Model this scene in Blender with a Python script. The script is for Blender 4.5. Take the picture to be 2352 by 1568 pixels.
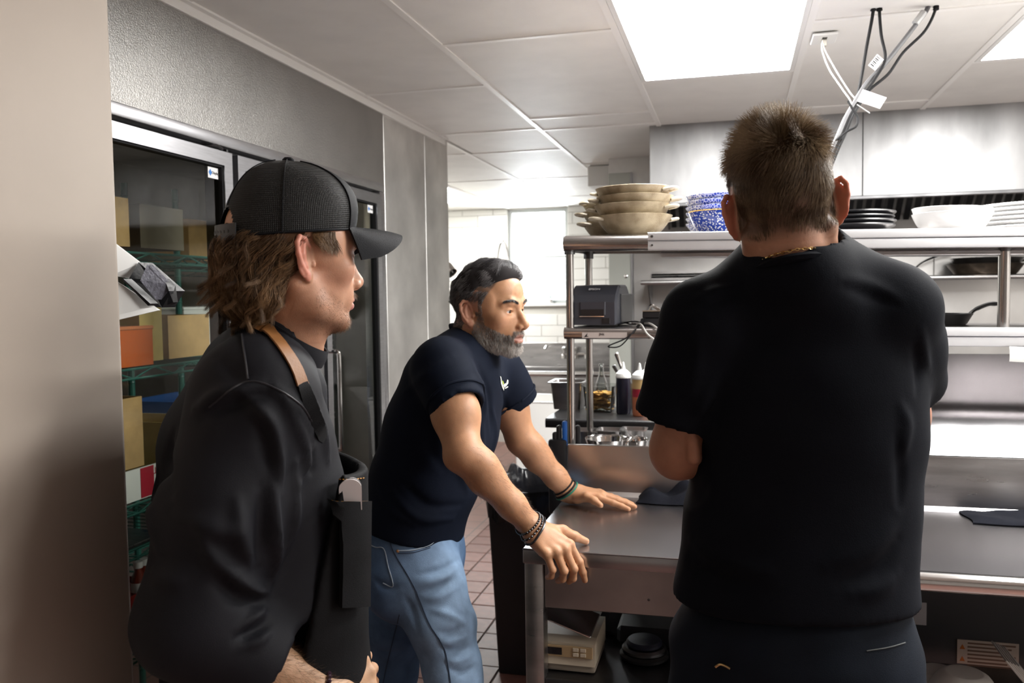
import bpy, bmesh, math, random
import numpy as np
from mathutils import Vector, Matrix

random.seed(7)
rng = np.random.default_rng(7)
for o in list(bpy.data.objects):
    bpy.data.objects.remove(o)
SC = bpy.context.scene
COL = SC.collection

# ------------------------------------------------------------------ camera
# world: X to the right, Y towards the back of the kitchen, Z up; floor at 0
IMG_W, IMG_H, FPX = 2352.0, 1568.0, 1950.0
CAM_P = np.array([0.0, 0.0, 1.51])
_CX = np.array([0.9673, 0.2531, -0.0141])      # camera right
_CD = np.array([0.0, -0.0555, -0.9985])        # camera down
_CF = np.array([-0.2535, 0.9658, -0.0537])     # camera forward
cam_data = bpy.data.cameras.new('camera')
cam_data.sensor_width = 36.0
cam_data.lens = FPX / IMG_W * 36.0
cam_data.clip_start = 0.02
cam_data.dof.use_dof = True
cam_data.dof.focus_distance = 1.62
cam_data.dof.aperture_fstop = 6.3
cam = bpy.data.objects.new('camera', cam_data)
COL.objects.link(cam)
cam.matrix_world = Matrix((
    (_CX[0], -_CD[0], -_CF[0], CAM_P[0]),
    (_CX[1], -_CD[1], -_CF[1], CAM_P[1]),
    (_CX[2], -_CD[2], -_CF[2], CAM_P[2]),
    (0, 0, 0, 1)))
SC.camera = cam

# ------------------------------------------------------------------ world, exposure
world = bpy.data.worlds.new('daylight')
SC.world = world
world.use_nodes = True
_bg = world.node_tree.nodes['Background']
_bg.inputs['Color'].default_value = (0.93, 0.97, 1.0, 1)
_bg.inputs['Strength'].default_value = 24.0
world.cycles.sampling_method = 'NONE'
LED_STRENGTH = 33.0
SC.view_settings.view_transform = 'Standard'
SC.view_settings.look = 'None'
SC.view_settings.gamma = 1.0
SC.view_settings.use_curve_mapping = False
SC.view_settings.exposure = 0.1
SC.cycles.use_denoising = True
SC.cycles.use_adaptive_sampling = True
SC.cycles.adaptive_threshold = 0.012
SC.cycles.max_bounces = 7
SC.cycles.diffuse_bounces = 4
SC.cycles.glossy_bounces = 4
SC.cycles.transparent_max_bounces = 12
SC.cycles.caustics_reflective = True
SC.cycles.blur_glossy = 1.0
SC.cycles.caustics_refractive = False
SC.cycles.sample_clamp_indirect = 4.0

# ------------------------------------------------------------------ measuring helpers
def ray(px, py):
    return _CX * ((px - IMG_W / 2) / FPX) + _CD * ((py - IMG_H / 2) / FPX) + _CF
def at_d(px, py, d):
    return CAM_P + ray(px, py) * d
def at_y(px, py, Y):
    r = ray(px, py); return CAM_P + r * (Y / r[1])
def at_x(px, py, X):
    r = ray(px, py); return CAM_P + r * (X / r[0])
def at_z(px, py, Z):
    r = ray(px, py); return CAM_P + r * ((Z - CAM_P[2]) / r[2])

# ------------------------------------------------------------------ materials
MATS = {}
def new_mat(name):
    m = bpy.data.materials.new(name); m.use_nodes = True
    return m, m.node_tree, m.node_tree.nodes['Principled BSDF']

def mat(name, col, rough=0.5, metal=0.0, var=0.0, vscale=8.0, bump=0.0, bscale=60.0, stretch=None, spec=0.5,
        rvar=0.0, attr=False, objvar=0.0, emit=None, estr=0.0, coat=0.0, sss=0.0, sheen=0.0, trans=0.0, alpha=1.0):
    if name in MATS: return MATS[name]
    m, nt, b = new_mat(name)
    L = nt.links.new
    N = nt.nodes.new
    b.inputs['Base Color'].default_value = (*col, 1)
    b.inputs['Roughness'].default_value = rough
    b.inputs['Metallic'].default_value = metal
    b.inputs['Specular IOR Level'].default_value = spec
    if coat: b.inputs['Coat Weight'].default_value = coat
    if sheen:
        b.inputs['Sheen Weight'].default_value = sheen
        b.inputs['Sheen Roughness'].default_value = 0.5
    if trans: b.inputs['Transmission Weight'].default_value = trans
    if sss:
        b.inputs['Subsurface Weight'].default_value = sss
        b.inputs['Subsurface Radius'].default_value = (1.0, 0.35, 0.2)
        b.inputs['Subsurface Scale'].default_value = 0.008
    if emit:
        b.inputs['Emission Color'].default_value = (*emit, 1)
        b.inputs['Emission Strength'].default_value = estr
    tc = N('ShaderNodeTexCoord'); mp = N('ShaderNodeMapping')
    L(tc.outputs['Object'], mp.inputs['Vector'])
    if stretch: mp.inputs['Scale'].default_value = stretch
    src = None
    if attr:
        a = N('ShaderNodeVertexColor'); a.layer_name = 'Col'
        src = a.outputs['Color']
    if var or objvar:
        mx = N('ShaderNodeMix'); mx.data_type = 'RGBA'; mx.blend_type = 'MULTIPLY'
        mx.inputs['Factor'].default_value = 1.0
        if src: L(src, mx.inputs['A'])
        else: mx.inputs['A'].default_value = (*col, 1)
        if var:
            nz = N('ShaderNodeTexNoise'); nz.inputs['Scale'].default_value = vscale
            nz.inputs['Detail'].default_value = 5.0
            L(mp.outputs['Vector'], nz.inputs['Vector'])
            mr = N('ShaderNodeMapRange')
            mr.inputs['From Min'].default_value = 0.3; mr.inputs['From Max'].default_value = 0.7
            mr.inputs['To Min'].default_value = 1 - var; mr.inputs['To Max'].default_value = 1 + var * 0.5
            L(nz.outputs['Fac'], mr.inputs['Value'])
            val = mr.outputs['Result']
        if objvar:
            oi = N('ShaderNodeObjectInfo'); m2 = N('ShaderNodeMapRange')
            m2.inputs['To Min'].default_value = 1 - objvar; m2.inputs['To Max'].default_value = 1 + objvar
            L(oi.outputs['Random'], m2.inputs['Value'])
            if var:
                mm = N('ShaderNodeMath'); mm.operation = 'MULTIPLY'
                L(val, mm.inputs[0]); L(m2.outputs['Result'], mm.inputs[1]); val = mm.outputs[0]
            else: val = m2.outputs['Result']
        L(val, mx.inputs['B'])
        L(mx.outputs['Result'], b.inputs['Base Color'])
    elif src:
        L(src, b.inputs['Base Color'])
    if rvar:
        n3 = N('ShaderNodeTexNoise'); n3.inputs['Scale'].default_value = vscale * 1.7; n3.inputs['Detail'].default_value = 4
        L(mp.outputs['Vector'], n3.inputs['Vector'])
        m3 = N('ShaderNodeMapRange')
        m3.inputs['To Min'].default_value = max(0.02, rough - rvar); m3.inputs['To Max'].default_value = rough + rvar
        L(n3.outputs['Fac'], m3.inputs['Value']); L(m3.outputs['Result'], b.inputs['Roughness'])
    if bump:
        n2 = N('ShaderNodeTexNoise'); n2.inputs['Scale'].default_value = bscale; n2.inputs['Detail'].default_value = 3
        L(mp.outputs['Vector'], n2.inputs['Vector'])
        bp = N('ShaderNodeBump'); bp.inputs['Strength'].default_value = bump; bp.inputs['Distance'].default_value = 0.002
        L(n2.outputs['Fac'], bp.inputs['Height']); L(bp.outputs['Normal'], b.inputs['Normal'])
    MATS[name] = m
    return m

def glass_mat(name, tint=(1, 1, 1), refl=1.0, rough=0.02):
    m, nt, b = new_mat(name)
    nt.nodes.remove(b)
    N = nt.nodes.new; L = nt.links.new
    out = nt.nodes['Material Output']
    t = N('ShaderNodeBsdfTransparent'); t.inputs['Color'].default_value = (*tint, 1)
    g = N('ShaderNodeBsdfGlossy'); g.inputs['Roughness'].default_value = rough
    f = N('ShaderNodeFresnel'); f.inputs['IOR'].default_value = 1.45
    mm = N('ShaderNodeMath'); mm.operation = 'MULTIPLY'; mm.inputs[1].default_value = refl
    L(f.outputs['Fac'], mm.inputs[0])
    mx = N('ShaderNodeMixShader')
    L(mm.outputs[0], mx.inputs['Fac']); L(t.outputs[0], mx.inputs[1]); L(g.outputs[0], mx.inputs[2])
    L(mx.outputs[0], out.inputs['Surface'])
    MATS[name] = m
    return m

STEEL = mat('brushed_steel', (.50, .49, .49), .30, 1.0, var=.22, vscale=5, rvar=.08, bump=.05, bscale=90, stretch=(1, 6, 6))
STEEL_V = mat('cooler_steel', (.84, .83, .81), .48, 1.0, var=.25, vscale=3.2, rvar=.07, bump=.10, bscale=26)
STEEL_EMB = mat('embossed_steel', (.42, .41, .395), .36, 1.0, var=.12, vscale=4, bump=.8, bscale=260)
STEEL_HOOD = mat('hood_steel', (.34, .34, .345), .43, 1.0, var=.25, vscale=3.0, rvar=.07, stretch=(2.5, 1, .8))
STEEL_TOP = mat('worktop_steel', (.43, .42, .44), .27, 1.0)
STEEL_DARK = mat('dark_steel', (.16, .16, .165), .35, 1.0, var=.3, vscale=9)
CHROME = mat('chrome', (.72, .71, .70), .13, 1.0)
ALU = mat('aluminium', (.50, .50, .52), .32, 1.0, var=.1, vscale=14, stretch=(1, 1, 10))
ALU_W = mat('white_aluminium', (.80, .81, .83), .42, .55, var=.06, vscale=10)
BEIGE = mat('beige_paint', (.45, .385, .325), .60, var=.05, vscale=4, bump=.22, bscale=14)
CEIL_M = mat('ceiling_vinyl', (.86, .845, .81), .55, var=.05, vscale=6, bump=.06, bscale=300, objvar=.03)
TBAR_M = mat('white_tbar', (.92, .91, .88), .4)
WHITE_P = mat('white_plastic', (.82, .82, .80), .4)
WHITE_T = mat('white_wall_tile', (.80, .80, .77), .18, objvar=.03)
GROUT_W = mat('pale_grout', (.55, .54, .50), .8)
QUARRY = mat('quarry_tile', (.155, .068, .055), .42, var=.22, vscale=22, objvar=.16, bump=.12, bscale=120, rvar=.06, spec=.35)
GROUT_D = mat('dark_grout', (.06, .052, .05), .85)
BLACK = mat('black_plastic', (.015, .015, .017), .42)
BLACK_G = mat('black_gloss', (.012, .012, .014), .16)
BLACK_RUB = mat('black_rubber', (.010, .010, .011), .7, spec=.2)
CARD = mat('cardboard', (.40, .25, .10), .8, var=.15, vscale=20)
GREEN_EP = mat('green_epoxy', (.02, .095, .075), .35)
LED_M = mat('led_diffuser', (.9, .9, .9), .6, emit=(1.0, .985, .955), estr=LED_STRENGTH)
GLASS = glass_mat('door_glass', (.86, .90, .87), 1.0, .03)
GLASS_C = glass_mat('clear_glass', (.97, .985, .98), 1.0, .02)
LED_M.cycles.emission_sampling = 'FRONT'
PLASTIC_C = glass_mat('clear_plastic', (.90, .91, .90), 1.2, .12)

# ------------------------------------------------------------------ mesh helpers
def link(name, me, parent=None):
    o = bpy.data.objects.new(name, me)
    COL.objects.link(o)
    if parent is not None:
        o.parent = parent
        o.matrix_parent_inverse = Matrix.Translation(-Vector(parent.location))
    return o

def tag(o, label=None, cat=None, group=None, kind=None):
    if label: o['label'] = label
    if cat: o['category'] = cat
    if group: o['group'] = group
    if kind: o['kind'] = kind
    return o

def thing(name, loc, label, cat, group=None):
    o = link(name, None); o.location = Vector([float(c) for c in loc]); o.empty_display_size = .05
    return tag(o, label, cat, group)

def dup(root, loc, label=None, group=None):
    r = root.copy(); COL.objects.link(r); r.location = Vector([float(c) for c in loc])
    if label: r['label'] = label
    if group: r['group'] = group
    for ch in list(root.children):
        c = ch.copy(); COL.objects.link(c); c.parent = r
        for g in list(ch.children):
            d = g.copy(); COL.objects.link(d); d.parent = c
    return r

_boxcache = {}
def _beveled_unit(s, bev, seg):
    bm = bmesh.new()
    bmesh.ops.create_cube(bm, size=1.0)
    for v in bm.verts: v.co = Vector((v.co.x * s[0], v.co.y * s[1], v.co.z * s[2]))
    bmesh.ops.bevel(bm, geom=list(bm.edges), offset=bev, segments=seg, profile=.5, affect='EDGES')
    bm.verts.index_update()
    vs = [tuple(v.co) for v in bm.verts]; fs = [[v.index for v in f.verts] for f in bm.faces]
    bm.free()
    return vs, fs

def frame_from(d, up=(0, 0, 1)):
    d = np.asarray(d, float); d = d / np.linalg.norm(d)
    up = np.asarray(up, float)
    if abs(d @ up) > .98: up = np.array([0, 1., 0]) if abs(d[1]) < .9 else np.array([1., 0, 0])
    s = np.cross(d, up); s /= np.linalg.norm(s)
    u = np.cross(s, d)
    return s, u, d

class MB:
    """collects shapes; build() links them as one mesh object"""
    def __init__(self): self.v = []; self.f = []; self.m = []; self.sm = []
    def add(self, vs, fs, mi=0, smooth=False):
        k = len(self.v)
        self.v.extend([tuple(float(c) for c in p) for p in vs])
        for f in fs: self.f.append([i + k for i in f]); self.m.append(mi); self.sm.append(smooth)
        return self
    def box(self, c, s, bev=0.0, seg=2, rz=0.0, mi=0, M=None, smooth=None):
        if bev > 0: vs, fs = _beveled_unit(s, min(bev, min(s) * .49), seg)
        else:
            x, y, z = s[0] / 2, s[1] / 2, s[2] / 2
            vs = [(-x, -y, -z), (x, -y, -z), (x, y, -z), (-x, y, -z), (-x, -y, z), (x, -y, z), (x, y, z), (-x, y, z)]
            fs = [(0, 3, 2, 1), (4, 5, 6, 7), (0, 1, 5, 4), (1, 2, 6, 5), (2, 3, 7, 6), (3, 0, 4, 7)]
        A = np.array(vs)
        if M is not None: A = A @ np.asarray(M).T
        if rz:
            c_, s_ = math.cos(rz), math.sin(rz)
            A = A @ np.array([[c_, -s_, 0], [s_, c_, 0], [0, 0, 1]]).T
        A = A + np.asarray(c, float)
        return self.add(A, fs, mi, bev > 0 if smooth is None else smooth)
    def b2(self, lo, hi, bev=0.0, seg=2, mi=0):
        lo = np.asarray(lo, float); hi = np.asarray(hi, float)
        return self.box((lo + hi) / 2, np.abs(hi - lo), bev, seg, mi=mi)
    def tube(self, path, r, n=10, caps=True, mi=0, closed=False, flat=None, up=(0, 0, 1)):
        P = [np.asarray(p, float) for p in path]; k = len(P)
        R = r if hasattr(r, '__len__') else [r] * k
        vs = []; s0 = None
        for i in range(k):
            if closed: d = P[(i + 1) % k] - P[i - 1]
            else: d = P[min(i + 1, k - 1)] - P[max(i - 1, 0)]
            nd = np.linalg.norm(d); d = d / nd if nd > 1e-9 else np.array([0, 0, 1.])
            if s0 is None:
                s, u, _ = frame_from(d, up)
            else:
                s = s0 - d * (s0 @ d); s /= np.linalg.norm(s); u = np.cross(s, d)
            s0 = s
            for j in range(n):
                a = 2 * math.pi * j / n
                ru = R[i] * (flat if flat else 1.0)
                vs.append(P[i] + s * math.cos(a) * R[i] + u * math.sin(a) * ru)
        fs = []
        for i in range(k if closed else k - 1):
            a, b = i * n, ((i + 1) % k) * n
            for j in range(n):
                j2 = (j + 1) % n
                fs.append((a + j, a + j2, b + j2, b + j))
        if caps and not closed:
            fs.append(tuple(range(n))[::-1]); fs.append(tuple(range((k - 1) * n, k * n)))
        return self.add(vs, fs, mi, True)
    def lathe(self, prof, c=(0, 0, 0), n=32, mi=0, axis=(0, 0, 1), sx=1.0, sy=1.0, wob=None):
        s, u, d = frame_from(axis)
        c = np.asarray(c, float); vs = []; fs = []; k = len(prof)
        for i, (r, z) in enumerate(prof):
            for j in range(n):
                a = 2 * math.pi * j / n
                rr = r * (1 + (wob(a, i) if wob else 0))
                vs.append(c + s * math.cos(a) * rr * sx + u * math.sin(a) * rr * sy + d * z)
        for i in range(k - 1):
            for j in range(n):
                j2 = (j + 1) % n
                fs.append((i * n + j, i * n + j2, (i + 1) * n + j2, (i + 1) * n + j))
        if prof[0][0] > 1e-6: fs.append(tuple(range(n))[::-1])
        if prof[-1][0] > 1e-6: fs.append(tuple(range((k - 1) * n, k * n)))
        return self.add(vs, fs, mi, True)
    def prism(self, poly, axis_vec, mi=0):
        """poly: list of 3-D points (planar), extruded along axis_vec"""
        n = len(poly); a = np.asarray(axis_vec, float)
        vs = [np.asarray(p, float) for p in poly] + [np.asarray(p, float) + a for p in poly]
        fs = [tuple(range(n))[::-1], tuple(range(n, 2 * n))] + [(i, (i + 1) % n, n + (i + 1) % n, n + i) for i in range(n)]
        return self.add(vs, fs, mi)
    def grid(self, G, mi=0, thick=0.0, flip=False):
        """G: array rows x cols x 3, optional thickness by normal offset"""
        G = np.asarray(G, float); r, c, _ = G.shape
        def faces(off, fl):
            out = []
            for i in range(r - 1):
                for j in range(c - 1):
                    q = (off + i * c + j, off + i * c + j + 1, off + (i + 1) * c + j + 1, off + (i + 1) * c + j)
                    out.append(q[::-1] if fl else q)
            return out
        if not thick: return self.add(G.reshape(-1, 3), faces(0, flip), mi, True)
        du = np.gradient(G, axis=0); dv = np.gradient(G, axis=1)
        nrm = np.cross(dv, du); nrm /= (np.linalg.norm(nrm, axis=2, keepdims=True) + 1e-12)
        B = G - nrm * thick
        vs = np.concatenate([G.reshape(-1, 3), B.reshape(-1, 3)]); n = r * c
        fs = faces(0, True) + faces(n, False)
        for j in range(c - 1):
            fs.append((j, j + 1, n + j + 1, n + j)); a = (r - 1) * c
            fs.append((a + j + 1, a + j, n + a + j, n + a + j + 1))
        for i in range(r - 1):
            a = i * c; fs.append((a + c, a, n + a, n + a + c)); b = a + c - 1
            fs.append((b, b + c, n + b + c, n + b))
        return self.add(vs, fs, mi, True)
    def build(self, name, mats, parent=None, sharp=35.0):
        me = bpy.data.meshes.new(name)
        me.from_pydata(self.v, [], self.f)
        if not isinstance(mats, (list, tuple)): mats = [mats]
        for m in mats: me.materials.append(m)
        me.polygons.foreach_set('material_index', self.m)
        me.polygons.foreach_set('use_smooth', self.sm)
        me.update()
        if any(self.sm): me.set_sharp_from_angle(angle=math.radians(sharp))
        return link(name, me, parent)

def text_mesh(name, txt, size, origin, xdir, ydir, material, parent=None, depth=.0004):
    """flat lettering as a thin mesh; xdir = reading direction, ydir = up of the letters"""
    cu = bpy.data.curves.new(name, 'FONT'); cu.body = txt; cu.size = size; cu.extrude = depth
    cu.align_x = 'CENTER'; cu.align_y = 'CENTER'
    t = bpy.data.objects.new(name, cu); COL.objects.link(t)
    dg = bpy.context.evaluated_depsgraph_get()
    me = bpy.data.meshes.new_from_object(t.evaluated_get(dg))
    bpy.data.objects.remove(t); bpy.data.curves.remove(cu)
    x = np.asarray(xdir, float); x /= np.linalg.norm(x)
    y = np.asarray(ydir, float); y = y - x * (x @ y); y /= np.linalg.norm(y)
    z = np.cross(x, y)
    M = Matrix(((x[0], y[0], z[0], origin[0]), (x[1], y[1], z[1], origin[1]), (x[2], y[2], z[2], origin[2]), (0, 0, 0, 1)))
    me.transform(M); me.materials.clear(); me.materials.append(material)
    return link(name, me, parent)

def smooth_path(pts, n=8):
    """Catmull-Rom through pts"""
    P = [np.asarray(p, float) for p in pts]
    P = [2 * P[0] - P[1]] + P + [2 * P[-1] - P[-2]]
    out = []
    for i in range(1, len(P) - 2):
        for k in range(n):
            t = k / n
            out.append(.5 * ((2 * P[i]) + (-P[i - 1] + P[i + 1]) * t + (2 * P[i - 1] - 5 * P[i] + 4 * P[i + 1] - P[i + 2]) * t * t
                             + (-P[i - 1] + 3 * P[i] - 3 * P[i + 1] + P[i + 2]) * t ** 3))
    out.append(P[-2]); return out
# ================================================================== THE ROOM
CZ = 2.395
def struct(name, mb, mats, parent=None, label=None, sharp=35):
    o = mb.build(name, mats, parent, sharp)
    if parent is None: tag(o, label, None, None, 'structure')
    return o

# ---- floor: slab with grout, single quarry tiles where they show
m, nt, b = new_mat('quarry_floor')
_tc = nt.nodes.new('ShaderNodeTexCoord'); _br = nt.nodes.new('ShaderNodeTexBrick')
_br.offset = 0.0; _br.inputs['Scale'].default_value = 1.0
_br.inputs['Brick Width'].default_value = .163; _br.inputs['Row Height'].default_value = .163
_br.inputs['Mortar Size'].default_value = .004
_br.inputs['Color1'].default_value = (.21, .112, .092, 1); _br.inputs['Color2'].default_value = (.18, .095, .08, 1)
_br.inputs['Mortar'].default_value = (.06, .052, .05, 1)
nt.links.new(_tc.outputs['Object'], _br.inputs['Vector']); nt.links.new(_br.outputs['Color'], b.inputs['Base Color'])
b.inputs['Roughness'].default_value = .4
FLOOR_M = m
TP = .163
fx0, fy0 = -1.575, 2.93
NXT, NYT = 8, 22
mb = MB(); mb.b2((-4.2, -1.9, -.12), (3.1, fy0, 0)); mb.b2((-4.2, fy0 + NYT * TP, -.12), (3.1, 9.3, 0))
mb.b2((-4.2, fy0, -.12), (fx0, fy0 + NYT * TP, 0)); mb.b2((fx0 + NXT * TP, fy0, -.12), (3.1, fy0 + NYT * TP, 0))
mb.b2((fx0, fy0, -.12), (fx0 + NXT * TP, fy0 + NYT * TP, -.004), mi=1)
floor = struct('floor', mb, [FLOOR_M, GROUT_D], label='red quarry tile kitchen floor')
tb = MB(); tb.box((0, 0, -.0075), (TP - .007, TP - .007, .015), .0018, 1)
t0 = tb.build('tile', QUARRY, floor); tme = t0.data
for i in range(NXT):
    for j in range(NYT):
        o = t0 if (i == 0 and j == 0) else link('tile', tme, floor)
        o.location = (fx0 + (i + .5) * TP, fy0 + (j + .5) * TP, random.uniform(-.0008, .0006))

# ---- ceiling: slab, T-bars, lay-in panels
mb = MB(); mb.b2((-4.2, -1.9, CZ + .05), (3.1, 9.3, CZ + .15))
ceiling = struct('ceiling', mb, CEIL_M, label='suspended ceiling of pale lay-in panels')
XL = [-3.46, -2.84, -2.225, -1.607, -1.008, -.388, .243, .893, 1.52, 2.14, 2.76]
CUTS = {0: [-1.7, -.5, .7, 1.9, 3.1, 4.3, 5.5, 6.72, 7.94, 8.5], 1: [4.66, 5.3, 6.52, 7.74, 8.42], 2: [4.66, 5.12, 6.34, 7.56, 8.42],
        3: [-1.7, -.25, 1.0, 2.24, 3.495, 4.48, 5.14, 6.38, 7.6, 8.42], 4: [-1.7, -.8, .43, 1.65, 2.9, 4.23, 4.53, 5.78, 7.0, 8.42],
        5: [-1.7, -.5, .72, 1.22, 2.44, 3.64, 4.60], 6: [-1.7, -.68, .54, 1.77, 3.01, 4.40, 4.60],
        7: [-1.7, -.5, .1, 1.30, 2.51, 3.73, 4.60], 8: [-1.7, -.68, .54, 1.77, 3.01, 4.25, 4.60], 9: [-1.7, -.5, .72, 1.33, 1.94, 3.16, 4.38, 4.60]}
LIGHTS = [(5, 2.44, 3.64), (7, 2.51, 3.73), (7, 1.30, 2.51), (9, .72, 1.33), (1, 6.52, 7.74)]  # the short panel by the right wall is an added, unseen fill light
tbars = MB()
def tb_y(x, y0, y1): tbars.b2((x - .012, y0, CZ), (x + .012, y1, CZ + .03))
for ci, x in enumerate(XL):
    if ci in (1, 2): tb_y(x, 4.66, 8.42)
    elif ci in (3, 4): tb_y(x, -1.7 if ci == 4 else 4.66, 8.42)
    elif ci >= 5: tb_y(x, -1.7, 4.60)
for ci, cuts in CUTS.items():
    x0, x1 = XL[ci], XL[ci + 1]
    if ci == 0: continue
    if ci == 3: x0f = lambda y: -1.59 if y < 4.62 else x0
    for k in range(len(cuts) - 1):
        y0, y1 = cuts[k], cuts[k + 1]
        xa = x0
        if ci == 3 and y0 < 4.6: xa = -1.583
        if y1 - y0 < .02: continue
        if not any(l[0] == ci and abs(l[1] - y0) < .02 for l in LIGHTS):
            tm = MB(); tm.box(((xa + x1) / 2, (y0 + y1) / 2, CZ + .011), (x1 - xa - .006, y1 - y0 - .006, .012))
            tm.build('ceiling_panel', CEIL_M, ceiling)
        if k: tbars.b2((xa, y0 - .012, CZ + .0005), (x1, y0 + .012, CZ + .03))
tbars.build('grid_bars', TBAR_M, ceiling)
# wall angle along the cooler
mb = MB(); mb.b2((-1.59, -1.7, CZ - .002), (-1.562, 4.6, CZ + .012)); mb.b2((-1.59, -1.7, CZ - .03), (-1.582, 4.6, CZ), mi=0)
struct('trim_1', mb, TBAR_M, label='pale metal wall angle between cooler wall and ceiling')
_lt = ['large white LED ceiling panel above the work table', 'white LED ceiling panel at the top right edge of the view',
       'white LED ceiling panel just outside the view above the standing man', 'short white LED ceiling panel added out of view as fill light beside the right wall', 'white LED ceiling panel in the bright dishwashing room']
for n_, (ci, y0, y1) in enumerate(LIGHTS):
    x0, x1 = XL[ci] + .013, XL[ci + 1] - .013
    L_ = thing('ceiling_light', ((x0 + x1) / 2, (y0 + y1) / 2, CZ), _lt[n_], 'ceiling light', 'LED ceiling panels')
    fm = MB(); w = .018
    y0 += .013; y1 -= .013
    fm.b2((x0, y0, CZ - .001), (x1, y0 + w, CZ + .03)); fm.b2((x0, y1 - w, CZ - .001), (x1, y1, CZ + .03))
    fm.b2((x0, y0 + w, CZ - .001), (x0 + w, y1 - w, CZ + .03)); fm.b2((x1 - w, y0 + w, CZ - .001), (x1, y1 - w, CZ + .03))
    fm.build('frame', WHITE_P, L_)
    dm = MB(); dm.add([(x0 + w, y0 + w, CZ + .004), (x0 + w, y1 - w, CZ + .004), (x1 - w, y1 - w, CZ + .004), (x1 - w, y0 + w, CZ + .004)], [(0, 1, 2, 3)]); dm.build('diffuser', LED_M, L_)

# ---- walls out of sight and the beige near wall
mb = MB(); mb.b2((-4.2, -1.9, 0), (3.1, -1.7, CZ + .05)); struct('wall_rear', mb, mat('grey_wall', (.32, .30, .28), .6), label='grey painted wall behind the viewer')
mb = MB(); mb.b2((2.76, -1.7, 0), (2.95, 9.1, CZ + .05)); struct('wall_right', mb, mat('pale_panel', (.72, .70, .67), .4), label='white panelled wall on the right side')
mb = MB(); mb.box((-1.03, -.269, CZ / 2), (.16, 2.862, CZ), .014, 3); struct('wall_near', mb, BEIGE, label='beige painted wall end at the left edge')
# ---- walk-in cooler wall (stainless) with glass doors
CXW = -1.59
wl = MB(); wl.b2((-1.66, -1.7, 0), (CXW, 1.26, CZ + .05)); wl.b2((-1.66, 1.26, 0), (CXW, 3.70, .235))
wl.b2((-4.0, 4.62, 0), (CXW - .001, 4.66, CZ + .05)); wl.b2((-3.3, -1.7, 0), (-3.2, 4.62, CZ + .05)); wl.b2((-3.2, .6, 0), (-1.66, .66, CZ))
wl.b2((-3.2, .6, 2.25), (-1.66, 4.62, 2.30))
cooler = struct('wall_left', wl, STEEL_V, label='stainless steel walk-in cooler wall with glass doors')
mb = MB(); mb.b2((-1.66, 1.26, 2.035), (CXW, 3.738, CZ + .03), .002, 1); mb.build('header_panel', STEEL_EMB, cooler)
mb = MB(); mb.b2((-1.66, 3.742, 0), (CXW, 4.285, CZ + .03), .002, 1); mb.build('steel_panel', STEEL_V, cooler)
mb = MB(); mb.b2((-1.66, 4.289, 0), (CXW, 4.62, CZ + .03), .002, 1); mb.build('steel_panel', STEEL_V, cooler)
mb = MB(); mb.b2((-1.66, 1.26, .0), (CXW + .004, 3.738, .20), .002, 1); mb.build('kick_panel', mat('kick_steel', (.42, .30, .24), .38, .8, var=.15, vscale=4), cooler)
mb = MB(); mb.b2((-1.59, 1.26, 0), (-1.575, 4.62, .03), .003, 1); struct('baseboard_left', mb, ALU, label='thin metal floor strip along the cooler')
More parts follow.
